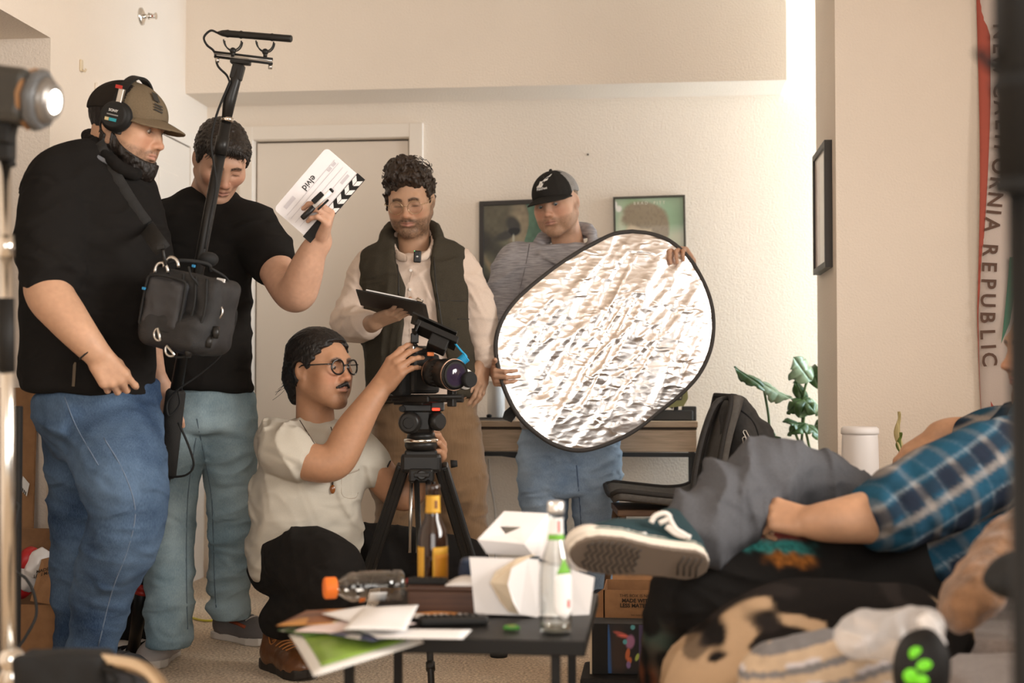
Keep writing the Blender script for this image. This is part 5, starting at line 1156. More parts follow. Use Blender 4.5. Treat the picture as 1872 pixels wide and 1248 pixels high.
    q.tube(crom(pts[:5], 4)[:-1] + pts[5:], .0033, 6); q.build('coiled_cable', bl, t)
camera_rig()
# ---- boom pole with shotgun microphone
def boom():
    ft = onz(243, 1197, 0); t = thing('boom_pole', 'black boom pole with shotgun microphone standing upright beside the sound man', 'boom pole', ft)
    A = at(431, 128, 4.03); B = at(413, 225, 4.05); C_ = at(322, 712, 4.20); D = at(303, 872, 4.24); E = at(263, 1066, 4.38); Z = ft
    q = MB(); q.cyl(B, C_, .0165, .0185, n=18); po = q.build('pole', M_blk2, t)
    q = MB(); q.cyl(at(402, 282, 4.06), at(408, 250, 4.055), .020, n=18); q.build('pole_collar', M_blk2, po)
    q = MB(); q.lathe(C_, D, [(0, .024), (.03, .030), (.97, .031), (1, .026)], 20); q.build('foam_grip', mat('foam_black', (.018, .017, .016), .95, bump=.5, bscale=500), t)
    q = MB(); q.cyl(D, E, .016, n=16); q.cyl(at(260, 1080, 4.38), Z + UP * .01, .022, .020, n=16); q.build('lower_section', M_blk2, t)
    q = MB(); q.lathe(E, at(259, 1084, 4.385), [(0, .017), (.2, .026), (.5, .028), (.55, .020), (.7, .028), (1, .026)], 18); q.build('locking_collar', mat('collar_red', (.42, .025, .015), .4), t)
    q = MB(); q.lathe(Z + UP * .03, Z, [(0, .02), (.5, .025), (1, .024)], 14); q.build('end_cap', M_rub, t)
    q = MB(); q.tube([B, at(420, 180, 4.04), at(430, 150, 4.04), at(436, 125, 4.04)], [.014, .020, .016, .014], 12); q.box(at(434, 132, 4.04), (.018, .014, .024), CAMR @ Ry(.25), bev=.005); q.box(at(440, 113, 4.04), (.030, .014, .008), CAMR @ Ry(.1), bev=.004); q.build('swivel', M_blk2, t)
    q = MB(); q.lathe(at(415, 222, 4.05), at(417, 214, 4.05), [(0, .019), (1, .017)], 16); q.build('thread_ring', M_chr, t)
    q = MB(); a, b = at(392, 96, 4.04), at(498, 109, 4.02); q.tube([a, b], .0055, 8); q.tube([a - UP * .012, b - UP * .012], .004, 8); sm = q.build('shock_mount_bar', M_blk, t); q = MB(); q.tube([a - UP * .0045 - HEAD * .004, b - UP * .0045 - HEAD * .004], .003, 6); q.build('rail', M_alu, sm)
    for (x, y) in ((426, 72), (485, 74)):
        q = MB(); cc = at(x, y, 4.03)
        for k in (-1, 1): q.tube([cc + nrm(RIGHT * .9 + HEAD * .3) * (.026 * math.cos(an)) + UP * (.030 * math.sin(an) - .004) + HEAD * k * .008 for an in np.linspace(-PI * 1.0, 0.0, 16)], .0022, 6)
        q.cyl(cc - UP * .034, cc - UP * .052, .006); q.ball(cc - UP * .034, .010, 10); q.build('suspension_clip', M_blk2, sm)
    for (x, y) in ((397, 106), (494, 118)): q = MB(); q.cyl(at(x, y, 4.03), at(x, y + 8, 4.03), .006); q.build('thumb_screw', M_alu, sm)
    m = MB(); a, b = at(398, 60, 4.05), at(533, 71, 4.00); m.lathe(a, b, [(0, .004), (.06, .009), (.11, .0105), (.14, .012), (.16, .0105), (.3, .0105), (.32, .0125), (.34, .0105), (.72, .0105), (.74, .012), (.76, .0105), (.99, .0105), (1, .009)], 18); m.build('shotgun_microphone', M_blk2, t)
    q = MB(); q.tube(crom([a, at(385, 56, 4.05), at(373, 68, 4.05), at(378, 82, 4.04), at(392, 95, 4.04), at(398, 120, 4.04), at(414, 137, 4.04), at(420, 150, 4.02)], 6), .0035, 6); q.tube(crom([at(420, 150, 4.02), at(396, 210, 4.02), at(386, 260, 4.02), at(391, 300, 4.02), at(395, 340, 4.02), at(384, 400, 4.03), at(375, 455, 4.04)], 6), .0035, 6)
    q.tube(crom([at(425, 555, 4.07), at(432, 580, 4.08), at(410, 640, 4.10), at(370, 680, 4.12), at(325, 712, 4.13), at(306, 735, 4.15), at(309, 760, 4.15), at(328, 740, 4.15), at(326, 715, 4.14)], 6), .0035, 6)
    q.tube(crom([at(326, 772, 4.16), at(345, 815, 4.16), at(354, 850, 4.17), at(340, 868, 4.18), at(310, 872, 4.20)], 6), .0035, 6); q.build('cable', M_rub, t)
boom()
# ---- film slate
def slate():
    A, B, C_, D = at(597, 269, 4.10), at(658, 338, 4.12), at(561, 447, 4.14), at(500, 382, 4.12); n = nrm(np.cross(B - A, D - A)); n = n if np.dot(n, HEAD) < 0 else -n
    t = thing('film_slate', 'white film slate with black and white clapper stripes held up', 'film slate', (A + B + C_ + D) / 4); ux = nrm(D - A); uy = B - A; uy = nrm(uy - ux * np.dot(uy, ux)); W = np.linalg.norm(D - A); Hh = np.linalg.norm(B - A)
    p = lambda u, v, w=0: A + ux * u * W + uy * v * Hh + n * w
    pts = []
    for (cu, cv, a0) in ((.06, .09, PI), (.94, .09, 1.5 * PI)):
        for k in range(6): an = a0 + k * PI / 10; pts.append(p(cu + .06 * math.cos(an), cv + .09 * math.sin(an)))
    q = MB(); q.prism(pts + [p(1, .80), p(0, .80)], -n * .004); q.build('writing_board', mat('acrylic_white', (.80, .77, .78), .25, coat=.3), t)
    q = MB(); q.prism([p(-.01, .80, .002), p(1.02, .80, .002), p(1.02, 1.0, .002), p(-.01, 1.0, .002)], -n * .009); st = q.build('clap_stick', M_blk, t); wm = mat('stripe_white', (.85, .83, .82), .4)
    for k in range(5):
        u = .02 + k * .145
        for (v0, v1, s0, s1) in ((.81, .895, 0, .05), (.905, .99, .05, 0)):
            if k in (3, 4) and v0 > .9: pass
            q = MB(); q.prism([p(u + s0, v0, .0022), p(u + s0 + .075, v0, .0022), p(u + s1 + .075, v1, .0022), p(u + s1, v1, .0022)], n * .0008); q.build('stripe', wm, st)
    gl = mat('slate_grid', (.60, .57, .60), .5); q = MB()
    for v in (.28, .38, .50, .62): q.prism([p(.05, v, .0003), p(.95, v, .0003), p(.95, v + .012, .0003), p(.05, v + .012, .0003)], n * .0004)
    for (u0, u1, v0, v1) in ((.07, .13, .3, .36), (.15, .21, .3, .36), (.72, .90, .12, .2), (.08, .22, .66, .72), (.75, .85, .66, .72)): q.prism([p(u0, v0, .0003), p(u1, v0, .0003), p(u1, v1, .0003), p(u0, v1, .0003)], n * .0004)
    q.build('grid_print', gl, t); text_on('maker_lettering', 'elvid', mat('print_black', (.02, .02, .02), .6), t, p(.47, .20, .0006), ux, uy, .028, bold=.012)
    # dry-erase marker in its holder
    m = thing('marker_pen', 'white dry-erase marker with black cap clipped to the slate', 'marker', p(.6, .55, .008)); a, b = at(552, 399, 4.095), at(608, 346, 4.08)
    q = MB(); q.lathe(a + (b - a) * .38, a + (b - a) * .94, [(0, .0075), (1, .0075)], 16); q.build('barrel', mat('marker_white', (.85, .83, .80), .35), m); q = MB(); q.lathe(a, a + (b - a) * .40, [(0, .0070), (.1, .0085), (1, .0082)], 16); q.build('pen_cap', M_blk2, m); q = MB(); q.lathe(a + (b - a) * .94, b, [(0, .0075), (.5, .0078), (1, .006)], 14); q.build('end_plug', M_blk2, m)
    q = MB(); q.box(a + (b - a) * .62 - uy * .012 + n * .003, (.020, .008, .008), np.stack([nrm(b - a), np.cross(n, nrm(b - a)), n], 1), bev=.002); q.box(a + (b - a) * .58 + uy * .014 + n * .003, (.022, .003, .006), np.stack([nrm(b - a), np.cross(n, nrm(b - a)), n], 1), bev=.001); q.build('marker_holder', M_blk, t)
slate()
# ---- clipboard, lavalier transmitter
def clipboard():
    A, B, C_, D = at(651, 526, 4.86), at(766, 549, 4.82), at(738, 578, 4.70), at(652, 556, 4.72)
    A, B = at(651, 528, 4.72), at(772, 553, 4.68); dn = nrm(HEAD * .9 - UP * .26); n = nrm(np.cross(B - A, dn)); n = n if n[2] < 0 else -n
    t = thing('clipboard', 'dark clipboard with white papers held by the man in the vest', 'clipboard', (A + B) / 2); L = .16
    q = MB(); q.prism([A, B, B + dn * L, A + dn * L], n * .004); q.build('board', mat('clipboard_dark', (.022, .019, .017), .6), t)
    q = MB(); q.prism([A + (B - A) * .15 - n * .001 - dn * .004, A + (B - A) * .97 - n * .001 - dn * .004, A + (B - A) * .97 + dn * (L - .01) - n * .001, A + (B - A) * .15 + dn * (L - .01) - n * .001], -n * .004); q.build('paper_stack', mat('paper_white', (.82, .80, .79), .8), t)
    q = MB(); e = A + (B - A) * .96; q.box(e - n * .004 - dn * .004, (.010, .012, .005), np.stack([nrm(B - A), dn, n], 1), bev=.002); q.tube([e - n * .005 + nrm(B - A) * .012 * math.cos(x) - dn * .010 * (1 + math.sin(x)) for x in np.linspace(0, 2 * PI, 14)[:-1]], .0014, 5, closed=True); q.build('clip', M_chr, t)
    q = MB(); q.prism([B, B + dn * L, B + dn * (L + .02) + RIGHT * .014, B + RIGHT * .012 + dn * .02], n * .004); q.build('board_flap', mat('clipboard_dark', (.022, .019, .017), .6), t)
clipboard()
def lav():
    p = at(763, 469, 4.955); t = thing('wireless_microphone', 'small black wireless microphone clipped to the cream shirt', 'microphone', p - UP * .022); q = MB(); q.box(p, (.0135, .006, .022), CAMR @ Ry(.05), bev=.004); b = q.build('transmitter', M_blk2, t)
    q = MB(); q.ball(p - HEAD * .0065 - UP * .000, (.004, .001, .003), 8, R=CAMR); q.prism([p - HEAD * .0066 + RIGHT * x + UP * z for x, z in ((-.005, 0), (0, .003), (.005, 0), (0, -.003))], -HEAD * .0004); q.build('logo_mark', M_white_p, b); q = MB(); q.ball(p - RIGHT * .010 + UP * .020 - HEAD * .006, .0014, 6); q.build('status_light', mat('led_green', (.1, .9, .25), .4, emit=1.5), b)
    q = MB(); q.box(p + HEAD * .010, (.005, .006, .018), CAMR, bev=.001); q.build('clip', M_blk, t)
lav()
# ---- collapsible silver reflector
def foil_mat():
    m, nt, b = nodes_of('silver_foil'); N, L = nt.nodes, nt.links; tc = N.new('ShaderNodeTexCoord'); b.inputs['Base Color'].default_value = (.93, .89, .86, 1); b.inputs['Metallic'].default_value = 1; b.inputs['Roughness'].default_value = .28
    mp = N.new('ShaderNodeMapping'); mp.inputs['Rotation'].default_value = (0, .75, 0); mp.inputs['Scale'].default_value = (1, 1, 2.2); L.new(tc.outputs['Object'], mp.inputs[0])
    a = N.new('ShaderNodeTexNoise'); a.inputs['Scale'].default_value = 13; a.inputs['Detail'].default_value = 5; a.inputs['Distortion'].default_value = 1.2; a.noise_type = 'RIDGED_MULTIFRACTAL'; L.new(mp.outputs[0], a.inputs['Vector'])
    v = N.new('ShaderNodeTexVoronoi'); v.inputs['Scale'].default_value = 22; v.feature = 'F1'; L.new(mp.outputs[0], v.inputs['Vector'])
    ad = N.new('ShaderNodeMath'); ad.operation = 'MULTIPLY_ADD'; ad.inputs[1].default_value = .5; L.new(v.outputs[0], ad.inputs[0]); L.new(a.outputs[0], ad.inputs[2])
    bp = N.new('ShaderNodeBump'); bp.inputs['Strength'].default_value = .45; bp.inputs['Distance'].default_value = .008; L.new(ad.outputs[0], bp.inputs['Height']); L.new(bp.outputs[0], b.inputs['Normal']); return m
def reflector():
    out = [(1155, 423), (1192, 428), (1228, 443), (1262, 475), (1288, 520), (1301, 560), (1304, 600), (1298, 640), (1280, 680), (1250, 715), (1205, 752), (1155, 790), (1105, 813), (1062, 823), (1022, 816), (985, 795), (948, 760), (922, 710), (908, 655), (908, 615), (922, 578), (950, 542), (1000, 500), (1050, 465), (1095, 440), (1125, 427)]
    d0 = 5.08; P = [at(x, y, d0 + .05 * (x - 1100) / 200 + .03 * (620 - y) / 200) for x, y in out]; P = crom(P + [P[0]], 8)[:-1]; P = [np.array(p) for p in P]; c = np.mean(P, 0)
    t = thing('reflector', 'large oval silver foil photo reflector with black rim', 'reflector', P[int(np.argmin([p[2] for p in P]))])
    n = len(P); rings = 60; vs = []; fs = []
    u = nrm(RIGHT); nn = nrm(np.cross(P[n // 4] - c, P[0] - c)); nn = nn if np.dot(nn, HEAD) < 0 else -nn
    for k in range(rings + 1):
        s_ = k / rings
        for p in P: vs.append(c + (p - c) * (s_ if k else .0005))
    vs = np.array(vs); e = np.repeat(np.linspace(0, 1, rings + 1), n); dv = nrm(RIGHT * .55 + UP * .83)
    dv = nrm(dv - nn * np.dot(dv, nn)); q = vs - (vs @ dv)[:, None] * dv * .80
    h = .012 * vnoise(q, 6, 4) + .007 * (1 - np.abs(vnoise(q, 12, 6))) ** 3 + .0055 * (1 - np.abs(vnoise(q, 34, 8))) ** 3 + .0022 * vnoise(vs, 34, 9); vs = vs + nn * ((h * (1 - .75 * e ** 6)) + .012 * (1 - e ** 2))[:, None]
    fs = [(k * n + i, k * n + (i + 1) % n, (k + 1) * n + (i + 1) % n, (k + 1) * n + i) for k in range(rings) for i in range(n)]
    link('foil', mesh_np(vs, fs), foil_mat(), t)
    q = MB(); q.tube(P, .0085, 10, closed=True); q.build('rim', mat('rim_grey', (.045, .040, .037), .7), t)
    q = MB(); q.sheet([[at(940 + i * 12 + j * 2, 735 + j * 14 + i * 5, 5.075 + .004 * j) for j in range(4)] for i in range(3)], .003); q.build('strap_tab', M_blk, t) if False else None
    q = MB(); q.prism([at(938, 738, 5.06), at(952, 748, 5.06), at(935, 772, 5.05), at(918, 765, 5.05), at(922, 752, 5.05)], -HEAD * .004); q.build('carry_tab', M_blk, t)
reflector()
# ---- headphones, shoulder bag, strap (sound man)
def headphones():
    H = sound_head; sd = 1 if np.dot(H.R[:, 0], -HEAD) > 0 else -1; t = thing('headphones', 'black closed headphones worn over the khaki cap', 'headphones', H.W((sd * .09, .01, -.03)))
    for s_ in (sd, -sd):
        c = V(s_ * .102, .012, .016); ax = V(s_, 0.10, 0); a, b = H.W(c - ax * .020), H.W(c + ax * .018); q = MB(); q.lathe(a, b, [(0, .034), (.15, .043), (.45, .046), (.5, .042), (.8, .040), (1, .034)], 32); cup = q.build('ear_cup', M_blk, t)
        q = MB(); q.lathe(a, H.W(c - ax * .008), [(0, .036), (.3, .046), (1, .046)], 28); q.build('ear_pad', M_rub, cup)
        if s_ == sd:
            f = H.W(c + ax * .0186); xr = nrm(np.cross(H.R[:, 2], H.R @ ax)); text_on('cup_lettering', 'SONY', M_white_p, cup, f + H.R[:, 2] * .012, xr, H.R[:, 2], .0105, bold=.02, depth=.0012)
            for (cx_, w_, col, nm) in ((-.014, .006, (.55, .45, .25), 'stripe_cream'), (.004, .011, (.02, .28, .34), 'stripe_teal')):
                q = MB(); q.box(f - H.R[:, 2] * .014 + xr * cx_ + (H.R @ ax) * .0005, (w_, .0008, .0045), np.stack([xr, H.R @ nrm(ax), H.R[:, 2]], 1)); q.build(nm, mat(nm, col, .5), cup)
            q = MB(); q.box(f + H.R[:, 2] * .000 + (H.R @ ax) * .0005, (.017, .0008, .0016), np.stack([xr, H.R @ nrm(ax), H.R[:, 2]], 1)); q.build('small_print', mat('print_grey', (.25, .24, .23), .6), cup)
        q = MB(); q.box(H.W(c + V(-s_ * .004, 0, .055)), (.006, .009, .022), H.R, bev=.002); q.build('slider', M_alu, t)
    q = MB(); pts = [H.W((.098 * math.sin(a), .004, .040 + .102 * math.cos(a))) for a in np.linspace(-1.45, 1.45, 26)]
    for i in range(25): q.box((pts[i] + pts[i + 1]) / 2, (np.linalg.norm(pts[i + 1] - pts[i]) * .56, .013, .0035), np.stack([nrm(pts[i + 1] - pts[i]), H.R[:, 1], nrm(np.cross(nrm(pts[i + 1] - pts[i]), H.R[:, 1]))], 1))
    hb = q.build('headband', M_blk, t); p = H.W((sd * .104, .004, .095)); q = MB(); q.box(p, (.002, .010, .005), H.R); q.build('red_mark', mat('mark_red', (.45, .03, .02), .5), hb)
headphones()
def sound_bag():
    c0 = at(347, 568, 3.86); t = thing('recorder_bag', 'black audio recorder shoulder bag with metal rings and cables', 'bag', c0 - UP * .13); R = CAMR @ Rz(-.30) @ Ry(.20)
    x, y, z = R.T; b = S(); b.box(c0, (.118, .075, .105), R, r=.03, k=.01); b.box(c0 - y * .02 - z * .06, (.10, .085, .05), R, r=.03, k=.03); b.disp(lump(.004, 22, 3)); bo = sculpt('bag_body', b, .0055, mat('cordura_black', (.016, .0155, .016), .55, bump=.5, bscale=600, var=.15, scale=30), t)
    q = S(); q.box(c0 - x * .03 - y * .082 + z * .01, (.062, .020, .072), R, r=.018, k=.01); q.disp(lump(.003, 30, 5)); pk = sculpt('front_pocket', q, .0045, mat('ballistic_grey', (.030, .030, .033), .45, bump=.3, bscale=700), t)
    q = MB(); pts = [c0 - x * .03 - y * .098 + z * .01 + x * .062 * sx + z * .072 * sz for sx, sz in ((-1, .6), (-.8, 1), (.8, 1), (1, .6), (1, -.6), (.8, -1), (-.8, -1), (-1, -.6))]; q.tube(crom(pts + [pts[0]], 4)[:-1], .004, 6, closed=True); q.build('pocket_piping', M_rub, pk)
    for (sx, sy) in ((.095, .115), (.06, .115), (.02, .13)):
        q = MB(); q.tube(crom([c0 + x * (sx - .02) - y * .07 + z * .10, c0 + x * sx - y * .085 + z * .02, c0 + x * (sx - .01) - y * .085 - z * .08], 5), .004, 6); q.build('webbing', M_rub, t)
    def dring(p, rr, ang):
        fr = R @ Ry(ang); q = MB(); pts = [p + fr[:, 0] * rr * math.cos(a) + fr[:, 2] * rr * 1.1 * math.sin(a) for a in np.linspace(-PI / 2, PI / 2, 10)] ; q.tube(pts, .0034, 6, closed=True); q.build('metal_ring', M_alu, t)
    dring(at(291, 611, 3.74), .016, 2.7); dring(at(396, 570, 3.79), .018, .1); dring(at(312, 640, 3.76), .016, 2.2)
    for (p0, w_) in ((at(295, 497, 3.80), .018), (at(313, 487, 3.80), .020)):
        q = MB(); q.tube([p0 + RIGHT * w_ * math.cos(a) + UP * .026 * math.sin(a) for a in np.linspace(-.1, PI + .1, 12)], .0048, 8); q.build('carabiner', M_alu, t)
    q = MB(); q.tube(crom([at(290, 484, 3.84), at(330, 476, 3.83), at(378, 482, 3.86), at(385, 495, 3.88)], 5), .006, 6); q.ball(at(381, 474, 3.93), (.030, .03, .022), 12, R=CAMR); q.build('carry_handle', M_rub, t)
    q = MB(); q.tube(crom([at(385, 490, 3.80), at(415, 510, 3.84), at(430, 545, 3.88), at(428, 585, 3.90), at(412, 612, 3.88)], 6), .0038, 6); q.tube(crom([at(345, 488, 3.77), at(350, 505, 3.76), at(362, 520, 3.77), at(386, 570, 3.78)], 5), .0038, 6); q.tube(crom([at(300, 640, 3.80), at(320, 652, 3.78), at(345, 650, 3.78), at(380, 630, 3.79), at(400, 610, 3.80)], 5), .0036, 6); q.build('cables', M_rub, t)
    for (px, py) in ((330, 622), (345, 640), (382, 622), (395, 605)):
        q = MB(); a = at(px, py, 3.775); q.lathe(a + UP * .012, a - UP * .020 - HEAD * .006, [(0, .010), (.5, .011), (1, .007)], 12); q.build('connector_plug', M_blk2, t)
    for (px, py) in ((263, 527), (354, 486)): q = MB(); q.box(at(px, py, 3.775), (.004, .003, .0035), R); q.build('blue_tag', mat('tag_blue', (.02, .22, .45), .5), t)
    q = MB(); q.box(at(404, 512, 3.80), (.012, .003, .005), R); q.build('white_label', M_white_p, t)
    # strap over the shoulder, lying on the shirt
    s = sound_shirt; path = crom([at(176, 262, 4.0), at(190, 290, 4.0), at(215, 335, 4.0), at(243, 380, 4.0), at(268, 415, 4.0)], 7); path = s.snap(path, back=.5, off=.004) + [at(285, 440, 3.80), at(298, 458, 3.79)]
    g = [[p + w_ * nrm(RIGHT * .80 + UP * .58) * .024 for w_ in (-1, 0, 1)] for p in crom(path, 3)]; q = MB(); q.sheet(g, .0025); q.build('shoulder_strap', mat('webbing_black', (.013, .012, .011), .8, bump=.4, bscale=500), t)
    bk = s.snap([at(192, 294, 4.0)], back=.5, off=.006)[0]; q = MB(); q.box(bk, (.026, .004, .006), CAMR @ Ry(.5), bev=.002); q.build('buckle', mat('buckle_grey', (.12, .13, .15), .35), t)
    q = MB(); q.tube(crom([at(298, 456, 3.79), at(300, 470, 3.79), at(303, 486, 3.80)], 4), .005, 6); q.box(at(294, 452, 3.788), (.012, .004, .006), CAMR @ Ry(-.2), bev=.002); q.build('strap_hook', M_blk2, t)
sound_bag()
# ================================================================== desk, chair, plants, wall pieces
def wood(n, a, b, sc=(3, 3, 40)):
    m, nt, p = nodes_of(n); N, L = nt.nodes, nt.links; tc = N.new('ShaderNodeTexCoord'); mp = N.new('ShaderNodeMapping'); mp.inputs['Scale'].default_value = sc; L.new(tc.outputs['Object'], mp.inputs[0])
    t = N.new('ShaderNodeTexNoise'); t.inputs['Scale'].default_value = 3; t.inputs['Detail'].default_value = 6; t.inputs['Distortion'].default_value = .6; L.new(mp.outputs[0], t.inputs['Vector']); r = N.new('ShaderNodeValToRGB')
    r.color_ramp.elements[0].position = .35; r.color_ramp.elements[1].position = .68; r.color_ramp.elements[0].color = (*a, 1); r.color_ramp.elements[1].color = (*b, 1); L.new(t.outputs[0], r.inputs[0]); L.new(r.outputs[0], p.inputs['Base Color']); p.inputs['Roughness'].default_value = .5; return m
DY0, DY1 = 5.68, 6.17
def desk():
    x1 = onplane(1276, 775, 1, DY0)[0]; x0 = onplane(800, 775, 1, DY0)[0]; t = thing('desk', 'oak desk with drawers and black metal frame against back wall', 'desk', ((x0 + x1) / 2, (DY0 + DY1) / 2, 0)); ow = wood('oak_veneer', (.50, .355, .225), (.68, .50, .34), (2.5, 6, 40))
    slab(x0, x1, DY0, DY1, .718, .742, bev=.002).build('desk_top', ow, t); slab(x0 + .004, x1 - .004, DY0 + .02, DY1, .708, .718).build('shadow_gap', M_dark, t)
    slab(x0 + .004, x1 - .006, DY0 + .03, DY1, .615, .708, bev=.002).build('drawer_carcass', ow, t); w = (x1 - x0) / 2
    for k in range(2): slab(x0 + .006 + k * w, x0 + (k + 1) * w - .006, DY0 + .006, DY0 + .032, .617, .706, bev=.002).build('drawer_front', ow, t)
    mb = mat('frame_black', (.018, .017, .016), .5); slab(x0, x1, DY0 + .01, DY0 + .04, .595, .612).build('front_rail', mb, t); slab(x0, x1, DY1 - .04, DY1 - .01, .595, .612).build('rear_rail', mb, t)
    for x in (x0 + .015, x1 - .015):
        for y in (DY0 + .025, DY1 - .025): slab(x - .014, x + .014, y - .014, y + .014, 0, .60).build('leg', mb, t)
    q = MB(); q.prism([onplane(878, 828, 1, DY0 + .02), onplane(948, 828, 1, DY0 + .02), onplane(948, 838, 1, DY0 + .02)], (0, .02, 0)); q.build('corner_brace', mb, t)
    return x0, x1
DX_0, DX_1 = desk(); DT = .742
def on_desk(px, back=.12): p = onplane(px, 765, 1, DY0 + back); return V(p[0], p[1], DT)
p = on_desk(907, .18); t = thing('white_canister', 'white cylinder canister on the desk behind the hanging hand', 'canister', p); q = MB(); q.lathe(p, p + UP * .16, [(0, .036), (.02, .038), (.97, .038), (1, .035)], 28); q.build('canister_body', mat('white_plastic', (.80, .77, .73), .35), t); q = MB(); q.lathe(p + UP * .16, p + UP * .168, [(0, .037), (.6, .037), (1, .033)], 28); q.build('canister_lid', mat('white_plastic', (.80, .77, .73), .35), t)
p = on_desk(895, .08); t = thing('laptop', 'closed thin dark laptop lying on the desk edge', 'laptop', p); q = MB(); q.box(p + UP * .004 + RIGHT * .03, (.075, .05, .004), bev=.002); lo = q.build('laptop_base', mat('laptop_grey', (.30, .28, .26), .4, .6), t); q = MB(); q.box(p + UP * .0105 + RIGHT * .03, (.075, .05, .0022), bev=.001); q.build('laptop_lid', mat('laptop_dark', (.05, .047, .045), .4), t); 
q = MB(); p2 = p + UP * .013 - RIGHT * .002; q.ball(p2 + UP * .006, (.012, .012, .008), 12); q.cyl(p2, p2 + UP * .004, .010); q.build('dongle', M_blk, t)
# toy robot figure on a dark stand
def toy():
    p = on_desk(1236, .16); t = thing('toy_robot', 'yellow-green angular toy on a dark launcher base on the desk', 'toy', p); dk = mat('toy_dark', (.05, .048, .045), .5); yg = mat('toy_olive', (.36, .34, .13), .5)
    q = MB(); q.box(p + UP * .022 + RIGHT * -.03, (.10, .06, .022), bev=.006); q.box(p + UP * .030 + RIGHT * .055, (.030, .05, .030), bev=.004); b = q.build('launcher_base', dk, t)
    for k in range(4): q = MB(); q.box(p + UP * (.052) + RIGHT * (.030 + k * .012) - HEAD * .03, (.004, .015, .008)); q.build('rib', dk, b)
    q = MB(); q.cyl(p + UP * .044, p + UP * .085, .010, .008); q.tube([p + UP * .05 - RIGHT * .02, p + UP * .085 - RIGHT * .005], .006, 8); q.build('strut', mat('toy_grey', (.20, .19, .18), .5), t)
    def pt(x, y, dd): return at(x, y, np.dot(p - CAM, HEAD) + dd)
    q = MB(); q.prism([pt(1206, 738, -.05), pt(1222, 745, -.05), pt(1250, 742, -.05), pt(1258, 728, -.05), pt(1256, 704, -.05), pt(1238, 696, -.05), pt(1215, 706, -.05)], HEAD * .08); hd = q.build('head_shell', yg, t)
    q = MB(); q.prism([pt(1222, 733, -.055), pt(1246, 731, -.055), pt(1250, 712, -.055), pt(1240, 708, -.055), pt(1224, 716, -.055)], -HEAD * .004); q.build('face_grille', dk, hd)
    for k in range(4): q = MB(); q.box(pt(1229 + k * 5, 724, -.062), (.0025, .002, .010), CAMR); q.build('tooth', mat('toy_cream', (.62, .56, .36), .5), hd)
toy()
q = MB(); q.tube(crom([onplane(893, 838, 1, BACK - .01), onplane(896, 880, 1, BACK - .01), onplane(903, 920, 1, BACK - .01), onplane(906, 960, 1, BACK - .01), onplane(905, 1030, 1, BACK - .01)], 6), .004, 6); setp(q.build('power_cord', mat('cord_cream', (.5, .43, .36), .6)), 'pale power cord hanging down the wall under the desk', 'cord')
# ---- chair with backpack
def chair():
    c0 = rel((1215 - CX) / F * 5.12, 5.12, 0); t = thing('shell_chair', 'grey padded shell chair with wooden legs beside the desk', 'chair', c0); fx = -RIGHT; fy = HEAD; gr = mat('chair_fabric', (.115, .105, .095), .9, bump=.4, bscale=500, var=.15, scale=60)
    zs = .475; prof = [(-.21, zs + .010), (-.18, zs + .020), (-.08, zs + .010), (.04, zs + .000), (.12, zs + .015), (.165, zs + .07), (.185, zs + .15), (.215, zs + .25), (.245, zs + .33), (.262, zs + .375)]
    prof = [tuple(p) for p in crom([V(a, b, 0) for a, b in prof], 4)]
    def sh(off):
        g = []
        for i, pr in enumerate(prof):
            u = i / (len(prof) - 1); w = .225 - .03 * max(0, (u - .75) / .25) ** 2 - .02 * max(0, (.1 - u) / .1); row = []
            for j in range(13):
                v = -1 + j / 6; up = .020 * v * v * (1 if u < .55 else .2); fw = -.045 * v * v * max(0, (u - .5) * 2)
                row.append(c0 + RIGHT * (pr[0] + fw) + HEAD * w * v + UP * (pr[1] + up + off))
            g.append(row)
        return g
    q = MB(); q.sheet(sh(0), .030); q.build('seat_shell', gr, t)
    G = sh(0); edge = [G[i][0] for i in range(len(G))] + [G[-1][j] for j in range(1, 13)] + [G[i][12] for i in range(len(G) - 2, -1, -1)] + [G[0][j] for j in range(11, 0, -1)]
    q = MB(); q.tube(edge, .009, 8, closed=True); q.build('piping', mat('chair_piping', (.030, .027, .025), .8), t); wd = wood('walnut_leg', (.10, .048, .022), (.17, .09, .045))
    q = MB(); q.box(c0 + UP * .43 - RIGHT * .02, (.17, .16, .012), CAMR, bev=.004); q.build('under_frame', wd, t)
    for a in (-1, 1):
        for b in (-1, 1): q = MB(); q.cyl(c0 + RIGHT * (.15 * a - .02) + HEAD * .14 * b + UP * .43, c0 + RIGHT * (.20 * a - .02) + HEAD * .20 * b, .015, .010, n=12); q.build('leg', wd, t)
    return c0
chair_c = chair()
